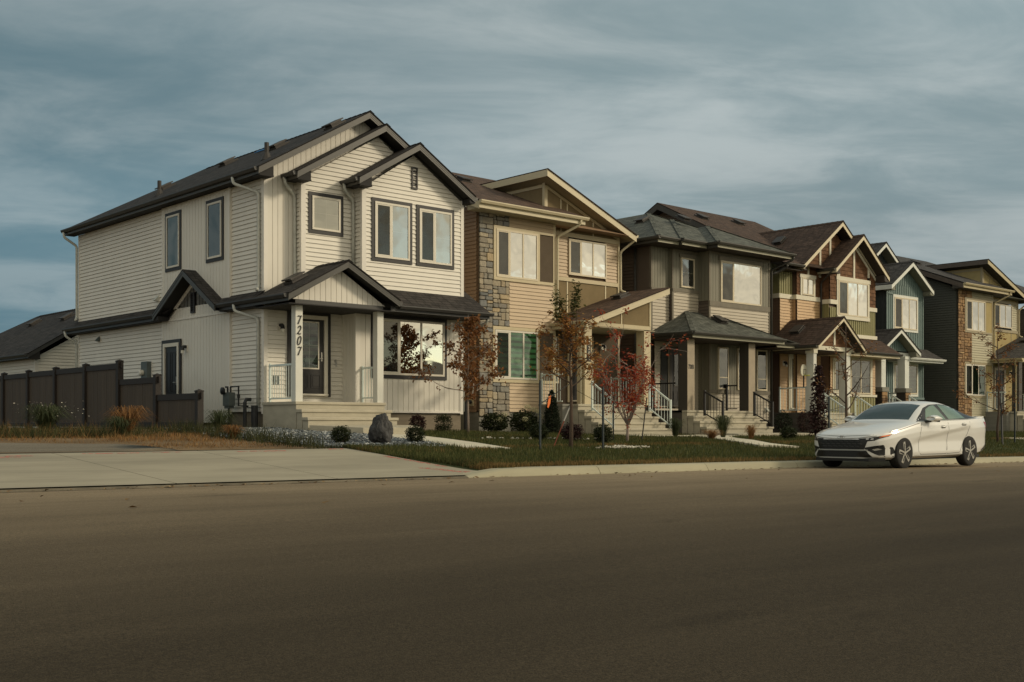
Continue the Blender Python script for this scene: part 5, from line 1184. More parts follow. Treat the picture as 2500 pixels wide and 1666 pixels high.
    def stones(name, mat, n, pick, smin, smax):
        V = []; Fc = []; k = 0
        while k < n:
            x, y = pick()
            if x is None: continue
            s = random.uniform(smin, smax); z = ground(x, y) + .02 + s * random.uniform(.1, .5); B = len(V)
            rot = Matrix.Rotation(random.uniform(0, 6.3), 3, 'Z') @ Matrix.Rotation(random.uniform(-.5, .5), 3, 'X')
            for d in ((1, 0, 0), (0, 1, 0), (-1, 0, 0), (0, -1, 0), (0, 0, .6), (0, 0, -.6), (.62, .62, .35), (-.62, -.62, .35)):
                v = rot @ (Vector(d) * s * random.uniform(.7, 1.2)); V.append((x + v.x, y + v.y, z + v.z))
            for f in ((0, 6, 4), (6, 1, 4), (1, 2, 4), (2, 7, 4), (7, 3, 4), (3, 0, 4), (1, 6, 0), (3, 7, 2), (0, 5, 1), (1, 5, 2), (2, 5, 3), (3, 5, 0)): Fc.append(tuple(B + i for i in f))
            k += 1
        me = bpy.data.meshes.new(name); me.from_pydata(V, [], Fc); me.materials.append(MATS[mat]); o = bpy.data.objects.new(name, me); COL.objects.link(o); return tag(o, kind='stuff')
    islands('slate_gravel', [(.07, .082, .092), (.16, .185, .20), (.040, .047, .054), (.26, .29, .30), (.10, .115, .125), (.55, .56, .53), (.06, .07, .078)], .7, .15, .3)
    islands('pale_pebble', [(.5, .46, .36), (.75, .72, .62), (.38, .35, .28), (.65, .6, .5)], .8, .12)
    def pg():
        x, y = random.uniform(11.8, 16.1), random.uniform(18.2, 27.6)
        if not inside(x, y, P): return None, None
        b = 20.9 + .25 * math.sin(x * 1.7) + (x - 13) * -.1
        if abs(y - b) < .42 and x < 14.6 and random.random() < .9: return None, None
        return x, y
    stones('gravel', 'slate_gravel', 7500, pg, .018, .042)
    def pp():
        x, y = random.gauss(19.1, .38), random.gauss(17.48, .10); return x, y
    stones('pebbles', 'pale_pebble', 260, pp, .02, .05)
    def pe():
        t = random.random(); return 17.9 + 4.2 * t + random.gauss(0, .05), 20.95 + .35 * math.sin(t * 5) - 1.4 * t * (1 - t) + random.gauss(0, .06)
    stones('edging_pebbles', 'pale_pebble', 60, pe, .03, .07)
    # dead leaves blown into the gutter
    V = []; Fc = []
    for k in range(420):
        x = random.uniform(2, 45); y = 13.93 - abs(random.gauss(0, .16)) if random.random() < .8 else random.uniform(9, 13.8); z = zroad(x, y) + .012; a = random.uniform(0, 6.3); s = random.uniform(.012, .035); B = len(V)
        for q in range(4): V.append((x + math.cos(a + q * 1.57) * s * (1.5 if q % 2 else .8), y + math.sin(a + q * 1.57) * s * (1.5 if q % 2 else .8), z + random.uniform(-.005, .02)))
        Fc.append((B, B + 1, B + 2, B + 3))
    me = bpy.data.meshes.new('fallen_leaves'); me.from_pydata(V, [], Fc); islands('leaf_litter', [(.20, .12, .05), (.09, .055, .03), (.33, .22, .1)], .9, .2); me.materials.append(MATS['leaf_litter']); o = bpy.data.objects.new('fallen_leaves', me); COL.objects.link(o); tag(o, kind='stuff')
    # sprayed locate marks
    m, nt, nd, lk, bs = new_mat('pink_spray'); bs.inputs['Base Color'].default_value = (.62, .13, .10, 1); bs.inputs['Roughness'].default_value = .8
    tc = N(nd, 'ShaderNodeTexCoord'); nz = N(nd, 'ShaderNodeTexNoise', Scale=14, Detail=5); lk.new(tc.outputs['Object'], nz.inputs['Vector']); q = N(nd, 'ShaderNodeMapRange'); q.inputs['From Min'].default_value = .42; q.inputs['From Max'].default_value = .62; q.inputs['To Max'].default_value = .85; lk.new(nz.outputs['Fac'], q.inputs['Value'])
    t = N(nd, 'ShaderNodeBsdfTransparent'); x = N(nd, 'ShaderNodeMixShader'); lk.new(q.outputs[0], x.inputs[0]); lk.new(t.outputs[0], x.inputs[1]); lk.new(bs.outputs[0], x.inputs[2]); lk.new(x.outputs[0], nd['Material Output'].inputs['Surface'])
    m = MB()
    for xa, xb, y, w in ((5.6, 6.35, 18.02, .12), (7.2, 8.25, 18.2, .10), (8.4, 8.9, 18.22, .1), (9.9, 10.9, 18.15, .14), (12.0 - .1, 12.25, 18.3, .1), (4.2, 6.1, 17.8, .08)):
        for i in range(6):
            a, b = xa + (xb - xa) * i / 6, xa + (xb - xa) * (i + 1) / 6; m.poly([(x, yy, zapron(x, yy) + .004) for x, yy in ((a, y - w / 2), (b, y - w / 2), (b, y + w / 2), (a, y + w / 2))])
    for i in range(8):
        a, b = 15.2 + .22 * i, 15.2 + .22 * (i + 1); m.poly([(x, y, zapron(x, y) + .004) for x, y in ((12.17, a), (12.29, a), (12.29, b), (12.17, b))])
    for i in range(4):
        a, b = 14.3 + .2 * i, 14.5 + .2 * i; m.poly([(x, y, zapron(x, y) + .004) for x, y in ((11.95 - .1 * i, a), (12.2 - .1 * i, a), (12.1 - .1 * i, b), (11.85 - .1 * i, b))])
    tag(m.build('paint_marking', 'pink_spray'), kind='structure')
build_site()

# ------------------------------------------------------------------ turf blades and weeds
def blades(name, mat, n, pick, h0, h1, w, lean=.5, curve=False):
    V = np.zeros((n * 3, 3)); k = 0
    for i in range(n):
        for _ in range(4000):
            x, y, s = pick()
            if x is not None: break
        z = ground(x, y) + .0; h = random.uniform(h0, h1) * s; a = random.uniform(0, 6.283); l = random.uniform(0, lean) * h; b = random.uniform(0, 6.283)
        dx, dy = math.cos(a) * w, math.sin(a) * w
        V[k] = (x - dx, y - dy, z - .01); V[k + 1] = (x + dx, y + dy, z - .01); V[k + 2] = (x + math.cos(b) * l, y + math.sin(b) * l, z + h); k += 3
    me = bpy.data.meshes.new(name); me.vertices.add(n * 3); me.vertices.foreach_set('co', V.ravel())
    me.loops.add(n * 3); me.loops.foreach_set('vertex_index', np.arange(n * 3)); me.polygons.add(n); me.polygons.foreach_set('loop_start', np.arange(0, n * 3, 3)); me.polygons.foreach_set('loop_total', np.full(n, 3)); me.update(); me.validate()
    me.materials.append(MATS[mat]); o = bpy.data.objects.new(name, me); COL.objects.link(o); return tag(o, kind='stuff')
islands('grass_green', [(.052, .068, .022), (.088, .098, .030), (.040, .056, .020), (.135, .122, .042), (.064, .082, .026)], .8, .25, .2, .25, nscale=1.5)
islands('grass_dry', [(.20, .135, .05), (.27, .18, .07), (.13, .085, .035), (.10, .09, .035), (.23, .15, .06)], .85, .25, .15, .25, nscale=1.5)
islands('straw', [(.27, .15, .055), (.20, .095, .036), (.34, .22, .09), (.13, .065, .028)], .85, .25, .15, .2, nscale=2)
islands('weed_green', [(.045, .056, .022), (.075, .078, .030), (.030, .038, .018), (.10, .092, .042)], .85, .25, .15, .25, nscale=2)
PATHS = [[(16.0, 23.15), (17.4, 23.15), (17.0, 21.2), (16.5, 19.4), (15.98, 17.66), (14.9, 18.0), (15.3, 19.4), (15.75, 21.2)], [(30.3, 24.3), (31.1, 23.2), (29.3, 22.2), (26.6, 19.3), (25.3, 16.9), (24.2, 17.4), (25.9, 19.9), (28.6, 22.9)], [(26, 23.86), (26, 23.2), (28.9, 23.2), (30.6, 23.5), (30.3, 24.2), (28.9, 23.86)]]
def lawn_ok(x, y):
    if x < 12.38 and y < 18.6: return False
    if x < 12.45 and y < 16.5: return False
    if y > 26.2: return False
    if x < 18.3 and y > 22.9: return False
    if INSIDE(x, y, GRAVEL): return False
    return not any(INSIDE(x, y, p) for p in PATHS)
def dryness(x, y):
    d = mnoise.noise(Vector((x * .35, y * .6, 3))) * .45 + mnoise.noise(Vector((x * 1.3, y * 1.6, 9))) * .3
    d += .75 * math.exp(-((y - 14.45) / .38) ** 2) + .55 * math.exp(-((y - 17.75 - .02 * x) / .22) ** 2) * (1 if x > 15.2 else 0)
    return d
def xy():
    x = 12.4 + 50 * random.random() ** 1.9
    return x, random.uniform(14.32, 26)
def green():
    x, y = xy()
    if not lawn_ok(x, y) or dryness(x, y) > random.uniform(.22, .5): return None, None, 0
    return x, y, .75 + .5 * (mnoise.noise(Vector((x * .8, y * .8, 0))) + .5)
def dry():
    x, y = xy()
    if not lawn_ok(x, y) or dryness(x, y) < random.uniform(.12, .5): return None, None, 0
    return x, y, 1
blades('lawn', 'grass_green', 95000, green, .05, .11, .011); blades('lawn', 'grass_dry', 30000, dry, .04, .085, .010)
def side_dry():
    x, y = random.uniform(4, 12.3), random.uniform(18.6, 24.5)
    edge = 18.75 if x > 8.9 else 20.4 + .5 * max(0, 8.5 - x)
    if y < edge or y > edge + 4.5 or (x > 11.7 and y > 19): return None, None, 0
    if mnoise.noise(Vector((x * .9, y * .9, 5))) < random.uniform(-.5, .25): return None, None, 0
    return x, y, .5 + clamp((y - edge) / 2)
blades('dry_grass', 'straw', 7000, side_dry, .02, .09, .007, 1.3)
def side_weed():
    x = random.uniform(4, 13.2)
    y0 = max(21.5 + .5 * max(0, 8.5 - x), 22.0)
    y = y0 + abs(random.gauss(0, 1.6)) + .3
    if y > 30 or (x > 12 and y < 23.8) or mnoise.noise(Vector((x * .7, y * .5, 1))) < random.uniform(-.45, .3): return None, None, 0
    return x, y, .6 + .8 * clamp(mnoise.noise(Vector((x * 1.1, y, 4))) + .4)
blades('weeds', 'weed_green', 8000, side_weed, .05, .26, .008, 1.0)
blades('weeds', 'straw', 1300, side_weed, .08, .34, .004, .8)
def bed_edge():
    x, y = random.uniform(11.6, 14.8), 18.45 + abs(random.gauss(0, .12)); return x, y, 1
blades('weeds', 'weed_green', 900, bed_edge, .04, .14, .007, .9)
def bed_left():
    x, y = 11.9 + random.gauss(0, .25), random.uniform(18.8, 24.5); return x, y, 1
blades('weeds', 'weed_green', 1600, bed_left, .08, .40, .007, .8)
# ------------------------------------------------------------------ fence
plain('fence_frame', (.024, .019, .016), .6, .15, 3, .1, 20, streak=(2, 2, .5)); plain('fence_board', (.072, .055, .039), .65, .12, 2.5, .1, 20, streak=(3, 3, .4), island=.08)
def fence():
    ys = [24.68, 26.90, 29.13, 31.35, 33.55, 35.75, 37.95, 40.15, 42.35]; X = 12.5
    tops = [1.66, 2.10, 2.54] + [2.54 - .01 * k for k in range(1, 7)]
    o = thing('wood_fence', 'dark brown board fence stepping down in height beside the white house', 'fence', (X, 30, .8))
    F = Face('left', X)
    for i, y in enumerate(ys):
        m = MB(); h = .075; t = tops[i] + .09; m.box(X - h, X + h, y - h, y + h, .4, t - .06); B = [(X - h - .01, y - h - .01, t - .06), (X + h + .01, y - h - .01, t - .06), (X + h + .01, y + h + .01, t - .06), (X - h - .01, y + h + .01, t - .06)]
        m.prism(B, (0, 0, .02)); 
        for a in range(4): m.poly([(B[a][0], B[a][1], t - .04), (B[(a + 1) % 4][0], B[(a + 1) % 4][1], t - .04), (X, y, t)])
        if i < 3: m.box(X - .02, X + .02, y - .16, y - h, tops[i] - .14, tops[i] + .01)
        m.build('post', 'fence_frame', o)
    for i in range(len(ys) - 1):
        t = tops[i + 1] - (.0 if i > 1 else .0); a, b = ys[i] + .076, ys[i + 1] - .076; t = tops[i] if i < 2 else tops[i + 1]
        t = (1.66, 2.10)[i] if i < 2 else tops[i + 1]
        m = MB(); m.box(X - .045, X + .045, a, b, t - .15, t - .005); m.build('rail', 'fence_frame', o); m = MB(); m.box(X - .045, X + .045, a, b, .86, .98); m.build('rail', 'fence_frame', o)
        m = MB(); k = 14; w = (b - a) / k
        for j in range(k): m.box(X - .012 + random.uniform(-.002, .002), X + .012, a + j * w + .003, a + (j + 1) * w - .003, .981, t - .151)
        m.build('panel', 'fence_board', o)
fence()

# ------------------------------------------------------------------ trees and shrubs
plain('bark_grey', (.17, .14, .11), .9, .3, 8, .5, 40, streak=(1, 1, .3)); plain('bark_brown', (.10, .07, .05), .9, .3, 8, .5, 40, streak=(1, 1, .3)); plain('bark_pale', (.30, .24, .20), .85, .3, 8, .4, 40, streak=(1, 1, .3))
islands('leaf_rust', [(.21, .095, .040), (.29, .125, .046), (.13, .062, .032), (.36, .17, .06), (.16, .105, .045)], .75, .2, .25, .3)
islands('leaf_ochre', [(.34, .16, .050), (.46, .25, .07), (.22, .10, .042), (.38, .15, .045), (.26, .19, .06)], .75, .2, .25, .3)
islands('leaf_olive', [(.075, .085, .028), (.12, .115, .035), (.055, .062, .025)], .75, .2, .25, .3)
islands('leaf_red', [(.34, .055, .032), (.46, .085, .040), (.22, .038, .028), (.52, .16, .05), (.28, .05, .035)], .7, .2, .25, .35)
islands('leaf_plum', [(.038, .018, .018), (.06, .026, .022), (.025, .015, .016)], .7, .2, .3, .2)
islands('leaf_box', [(.028, .040, .016), (.048, .060, .022), (.020, .028, .013), (.065, .072, .028)], .7, .2, .25, .2)
islands('leaf_needle', [(.022, .032, .018), (.035, .046, .024), (.016, .023, .014)], .8, .2, .2, .1)
islands('bloom_cream', [(.62, .60, .38), (.75, .72, .50), (.50, .50, .28)], .8, .1, .2, .3)
islands('blade_dark', [(.035, .048, .022), (.055, .070, .028), (.075, .085, .036)], .7, .2, .3, .25)
islands('blade_orange', [(.22, .11, .04), (.30, .16, .06), (.14, .07, .03)], .8, .2, .2, .25)

def leaf(m, p, s, n, droop=0.0):
    """one folded leaf, pointed both ends"""
    a = random.uniform(0, 6.283); d = Vector((math.cos(a), math.sin(a), random.uniform(-.7, .5) - droop)).normalized()
    u = d.cross(Vector((random.uniform(-1, 1), random.uniform(-1, 1), 1))).normalized(); w = u.cross(d)
    B = len(m.v); L = s * random.uniform(.7, 1.3); W = L * .34
    m.v.extend([tuple(p), tuple(p + d * L * .5 + u * W + w * W * .4), tuple(p + d * L), tuple(p + d * L * .5 - u * W + w * W * .4), tuple(p + d * L * .5)])
    m.f.append((B, B + 4, B + 1)); m.f.append((B + 4, B + 2, B + 1)); m.f.append((B, B + 3, B + 4)); m.f.append((B + 4, B + 3, B + 2))
def limb(m, p, d, L, r0, r1, seg=6, wob=.12, up=.1):
    pts = [Vector(p)]; rr = [r0]; d = Vector(d).normalized()
    for i in range(seg):
        d = (d + Vector((random.gauss(0, wob), random.gauss(0, wob), random.gauss(0, wob) + up))).normalized(); pts.append(pts[-1] + d * L / seg); rr.append(r0 + (r1 - r0) * (i + 1) / seg)
    m.tube(pts, rr, 5, cap=False); return pts
def sapling(name, label, x, y, H, fork, nb, spread, leafmat, barkmat, nl, ls, r0=.045, up=.18, blen=1.0, crown=None, twig=3, dense=0, densebox=None, group=None, multi=False, droop=.3, tops=None, lean=0.0, skip=0.0):
    z = ground(x, y); o = local_thing(name, label, 'tree', (x, y, z), group)
    t = MB(); lf = MB(); top = Vector((lean, 0, H))
    ends = []
    tr = [Vector((random.gauss(0, .015) + lean * k / 8, random.gauss(0, .015), H * k / 8 - (.05 if k == 0 else 0))) for k in range(9)]
    tr = tr if not multi else tr[:max(2, int(fork / H * 8) + 1)]
    t.tube(tr, [r0 * (1 - .85 * k / 8) for k in range(len(tr))], 7)
    for i in range(nb):
        f = fork + (H * .93 - fork) * (i / max(1, nb - 1)) ** 1.1 if not multi else fork + random.uniform(-.05, .25)
        k = min(len(tr) - 2, int(f / H * 8)); fr = f / H * 8 - k; b = tr[k].lerp(tr[k + 1], clamp(fr))
        a = i * 2.4 + random.uniform(-.4, .4); L = spread * blen * (1.05 - .75 * (f - fork) / max(.1, H - fork)) * random.uniform(.75, 1.2) if not multi else (H - f) * random.uniform(.55, .95)
        e = up * 4 if not multi else random.uniform(.95, 2.8)
        pts = limb(t, b, (math.cos(a), math.sin(a), e), L, r0 * (.42 if not multi else .5), .004, 7, .10, up * .4)
        for q in range(twig):
            j = random.randint(2, len(pts) - 1); ends += limb(t, pts[j], (math.cos(a + random.gauss(0, 1)), math.sin(a + random.gauss(0, 1)), random.uniform(-.1, 1.0)), L * random.uniform(.25, .5), .008, .002, 4, .2, .05)[1:]
        ends += pts[3:]
    ends += tr[-2:]
    per = 9; hubs = [random.choice(ends) for _ in range(max(1, nl // per))]
    for b in hubs:   # leaves hang in clusters about the twig ends
        if skip and mnoise.noise(b * 1.7) < skip - .5: continue
        g = random.uniform(.035, .085)
        for q in range(random.randint(per - 5, per + 5)): leaf(lf, b + Vector((random.gauss(0, g), random.gauss(0, g), random.gauss(-g * .4, g))), ls, 0, droop)
    for i in range(dense):   # tight inner column of twigs and leaves
        cx, w, z0, z1 = densebox; zz = random.uniform(z0, z1); k = 1 - abs((zz - (z0 + z1) / 2) / (z1 - z0)) * .9
        leaf(lf, Vector((cx + random.gauss(0, w * k * .45), random.gauss(0, w * k * .45), zz)), ls, 0, droop)
    t.build('trunk', barkmat, o, smooth=True); lf.build('crown', leafmat, o)
    return o, ends
def trees():
    random.seed(21)
    o, e = sapling('young_tree', 'slim young tree with dull brown leaves standing in the gap beside the stone corner', 20.38, 24.33, 3.3, 1.05, 16, 1.35, 'leaf_rust', 'bark_pale', 1500, .095, .035, up=.07, dense=900, densebox=(.05, .34, 1.0, 3.25), droop=.8, twig=3)
    m = MB(); m.bar((.09, -.08, 1.12), (.13, -.08, 1.40), .03, .006); m.build('nursery_tag', 'siding_white_trim', o)
    random.seed(33)
    o, e = sapling('young_tree', 'staked young tree with orange-brown oak leaves and a green tip near the kerb', 17.67, 17.62, 2.85, 1.35, 15, 1.0, 'leaf_ochre', 'bark_brown', 2300, .075, .050, up=.14, twig=4, droop=.1)
    m = MB(); lf = MB()
    for (dx, dy, h) in ((-.35, .35, 3.25), (.05, .0, 3.4), (.25, -.2, 3.3)):
        pts = limb(m, (dx * .25, dy * .25, 2.2), (dx * .55, dy * .55, 1.6), h - 2.2, .014, .003, 6, .03, .06)
        if h != 3.3:
            for q in range(260): p = random.choice(pts[4:]); leaf(lf, p + Vector((random.gauss(0, .06), random.gauss(0, .06), random.gauss(0, .12))), .075, 0, 0)
    m.build('leader', 'bark_brown', o); lf.build('tip_foliage', 'leaf_olive', o)
    random.seed(45)
    sapling('young_tree', 'multi-stemmed young tree with bright red leaves in front of the tan porch', 21.64, 19.55, 3.35, .82, 13, .9, 'leaf_red', 'bark_pale', 2300, .075, .038, up=.2, multi=True, twig=5, droop=.2)
    random.seed(52)
    sapling('young_tree', 'nearly bare young tree with a few dark red leaves beyond the car bonnet', 28.6, 17.6, 3.35, .95, 10, 1.2, 'leaf_rust', 'bark_brown', 330, .075, .05, up=.16, twig=4, skip=.35)
    random.seed(64)
    sapling('young_tree', 'thin young tree with scattered maroon leaves behind the car boot', 37.58, 17.41, 3.9, .9, 14, 1.25, 'leaf_rust', 'bark_brown', 900, .085, .045, up=.12, twig=4, skip=.25)

def ball(name, label, x, y, w, d, h, mat, n, ls, group=None, square=0.0, cat='shrub'):
    o = local_thing(name, label, cat, (x, y, ground(x, y)), group); m = MB(); st = MB()
    for i in range(7): limb(st, (random.gauss(0, .03), random.gauss(0, .03), -.02), (random.gauss(0, .5), random.gauss(0, .5), 1), h * .7, .008, .003, 4)
    for i in range(n):
        v = Vector((random.gauss(0, 1), random.gauss(0, 1), random.gauss(0, 1))).normalized(); r = random.uniform(.55, 1.02) * (1 + .18 * mnoise.noise(v * 2.6 + Vector((x, y, 0))))
        if square: v = Vector([math.copysign(abs(c) ** (1 - square), c) for c in v])
        p = Vector((v.x * w / 2 * r, v.y * d / 2 * r, h * .52 + v.z * h * .5 * r))
        if p.z < .01: continue
        leaf(m, p, ls, 0)
    st.build('stem', 'bark_brown', o); m.build('foliage', mat, o); return o
def tuft(name, label, x, y, h, spread, n, mat, w=.006, group=None):
    o = local_thing(name, label, 'ornamental grass', (x, y, ground(x, y)), group); m = MB()
    for i in range(n):
        a = random.uniform(0, 6.283); L = h * random.uniform(.6, 1.15); s = spread * random.uniform(.15, 1.0); b = len(m.v); dx, dy = math.cos(a), math.sin(a); px, py = -dy * w, dx * w; r = random.uniform(0, .05)
        pts = [(r, 0), (r + s * .25, L * .55), (r + s * .65, L * .9), (r + s, L * (.95 - .4 * s / spread))]
        for j, (q, z) in enumerate(pts): k = (1, 1, .7, .1)[j]; m.v.append((dx * q - px * k, dy * q - py * k, z)); m.v.append((dx * q + px * k, dy * q + py * k, z))
        for j in range(3): m.f.append((b + 2 * j, b + 2 * j + 1, b + 2 * j + 3, b + 2 * j + 2))
    m.build('blades', mat, o); return o
def plants():
    random.seed(5)
    ball('round_shrub', 'small round green shrub in the slate gravel left of the boulder', 13.13, 19.73, .42, .42, .38, 'leaf_box', 2400, .035, 'clipped shrubs in the front beds')
    ball('round_shrub', 'small round green shrub in the gravel between the boulder and the walk', 15.02, 19.71, .42, .42, .38, 'leaf_box', 2400, .035, 'clipped shrubs in the front beds')
    ball('round_shrub', 'dark reddish shrub against the foundation under the living room window', 18.75, 24.5, .46, .42, .50, 'leaf_plum', 1400, .05, 'clipped shrubs in the front beds')
    ball('round_shrub', 'boxy green shrub at the right end of the white house foundation', 20.15, 25.15, .45, .42, .52, 'leaf_box', 2600, .035, 'clipped shrubs in the front beds', square=.35)
    ball('round_shrub', 'green shrub behind the orange and white rod', 19.30, 20.35, .50, .5, .42, 'leaf_box', 2200, .04, 'clipped shrubs in the front beds')
    ball('round_shrub', 'low dark maroon shrub beside the oak-leaved young tree', 19.85, 19.75, .62, .5, .46, 'leaf_plum', 1900, .045, 'clipped shrubs in the front beds')
    ball('round_shrub', 'round green shrub beside the dark steel post and pale pebbles', 19.91, 18.77, .50, .45, .48, 'leaf_box', 2600, .04, 'clipped shrubs in the front beds')
    ball('round_shrub', 'low green mound on the lawn near the end of the concrete walk', 29.44, 20.07, .55, .5, .40, 'leaf_box', 1500, .05, 'clipped shrubs in the front beds')
    ball('round_shrub', 'dark twiggy shrub below the porch wall of the house numbered 7201', 36.3, 24.0, .75, .6, .95, 'leaf_plum', 1100, .06, 'clipped shrubs in the front beds')
    ball('round_shrub', 'dusky shrub at the right end of the 7203 stairs', 36.9, 25.4, .9, .6, .9, 'leaf_needle', 1200, .06, 'clipped shrubs in the front beds')
    for x, y, w, h, fl, lb in ((22.75, 25.9, .95, .62, ((.18, -.2, .55), (-.1, -.3, .40)), 'leafy hydrangea with two cream flower heads left of the conifer bed'), (23.8, 25.75, 1.05, .72, ((.0, -.15, .82), (.22, -.2, .74), (.36, -.25, .68), (.42, -.3, .52), (-.28, -.35, .44)), 'leafy hydrangea carrying several cream flower heads beside the conifer')):
        o = ball('hydrangea', lb, x, y, w, .8, h, 'leaf_box', 1500, .085, 'hydrangeas', cat='shrub')
        for fx_, fy, fz in fl:
            b = MB()
            for q in range(170): v = Vector((random.gauss(0, 1), random.gauss(0, 1), random.gauss(0, 1))).normalized() * .085; leaf(b, Vector((fx_, fy, fz)) + Vector((v.x, v.y, v.z * .8)), .03, 0)
            b.build('flower_head', 'bloom_cream', o)
    o = local_thing('conifer', 'dark upright cone-shaped evergreen at the corner of the tan porch', 'shrub', (24.45, 25.2, ground(24.45, 25.2))); m = MB(); t = MB(); t.tube([(0, 0, -.05), (0, 0, 1.1)], [.03, .01], 6)
    for i in range(5200):
        z = 1.32 * (1 - random.random() ** .65) ; r = .30 * (1 - z / 1.36) ** .65 * random.uniform(.5, 1.08); a = random.uniform(0, 6.283); leaf(m, Vector((math.cos(a) * r, math.sin(a) * r, z + .03)), .05, 0, -.6)
    t.build('trunk', 'bark_brown', o); m.build('foliage', 'leaf_needle', o)
    o = local_thing('columnar_shrub', 'narrow column of dark purple leaves beside the 7201 porch post', 'shrub', (32.5, 21.0, ground(32.5, 21))); m = MB(); t = MB(); t.tube([(0, 0, -.05), (.02, 0, 2.2)], [.03, .01], 6)
    for k in range(26): limb(t, (0, 0, .2 + k * .08), (random.gauss(0, 1), random.gauss(0, 1), 1.4), .4, .006, .002, 4)
    for i in range(1500): z = random.uniform(.12, 2.4); r = .27 * (1 - (z / 2.6) ** 3) * random.uniform(.3, 1.1); a = random.uniform(0, 6.283); leaf(m, Vector((math.cos(a) * r, math.sin(a) * r, z)), .10, 0, .5)
    t.build('stem', 'bark_brown', o); m.build('foliage', 'leaf_plum', o)
    g = 'ornamental grasses along the walks'
    tuft('ornamental_grass', 'dark green spiky grass at the foot of the tan house stairs', 26.85, 22.31, .60, .42, 240, 'blade_dark', group=g); tuft('ornamental_grass', 'tall dark green spiky grass in front of the 7203 stairs', 28.23, 21.6, .72, .48, 320, 'blade_dark', group=g)
    tuft('ornamental_grass', 'drooping orange dry grass left of the spiky green one', 26.28, 20.51, .30, .5, 260, 'blade_orange', .005, g); tuft('ornamental_grass', 'upright rusty dry grass nearest the stepping pad', 27.6, 20.1, .46, .26, 200, 'blade_orange', .005, g)
    # weeds by the fence large enough to tell apart
    gw = 'weed clumps along the fence'
    for x, y, h, s, n, mt, lb in ((8.7, 23.9, .62, .7, 420, 'blade_dark', 'big dark weed clump with pale seed heads near the left of the fence'), (10.15, 23.2, .62, .75, 300, 'blade_orange', 'arching straw-coloured grass clump in front of the tallest fence panel'), (9.75, 22.7, .42, .5, 260, 'blade_dark', 'low dark weed clump beside the arching straw grass'), (12.35, 23.4, .55, .55, 300, 'blade_dark', 'green weed clump at the low end of the fence'), (11.75, 21.7, .30, .4, 260, 'blade_orange', 'short orange grass clump at the gravel edge'), (6.4, 25.5, .7, .8, 300, 'blade_dark', 'tall dark weed clump at the left edge')):
        o = tuft('weed_clump', lb, x, y, h, s, n, mt, .006, gw); o['category'] = 'weed'
        if 'seed' in lb:
            b = MB()
            for q in range(90): leaf(b, Vector((random.gauss(0, .35), random.gauss(0, .3), random.uniform(.35, .68))), .03, 0)
            b.build('seed_heads', 'pale_pebble', o)
    # boulder
    bm = bmesh.new(); bmesh.ops.create_icosphere(bm, subdivisions=5, radius=1)
    for v in bm.verts:
        c = v.co.copy(); p = Vector((c.x * (.24 - .05 * c.z) - .02 - .05 * c.z * (1 if c.z < 0 else -1.2), c.y * .17, .27 + c.z * .33))
        n1 = mnoise.noise(c * 1.6 + Vector((4, 1, 0))) * .07 + abs(mnoise.noise(Vector((c.x * 5, c.y * 5, c.z * 1.4)))) * .06 + mnoise.noise(c * 9) * .012
        v.co = p + c * n1
        if v.co.z < -.05: v.co.z = -.05
    me = bpy.data.meshes.new('boulder'); bm.to_mesh(me); bm.free(); me.polygons.foreach_set('use_smooth', [True] * len(me.polygons)); plain('rock_slate', (.046, .046, .046), .75, .5, 5, 1.0, 22, spec=.4, streak=(1.5, 1.5, .4)); me.materials.append(MATS['rock_slate']); o = bpy.data.objects.new('boulder', me); COL.objects.link(o); o.location = (14.0, 19.55, ground(14, 19.55) + .0); tag(o, 'tall dark slate boulder standing in the gravel bed', 'boulder')
trees(); plants()

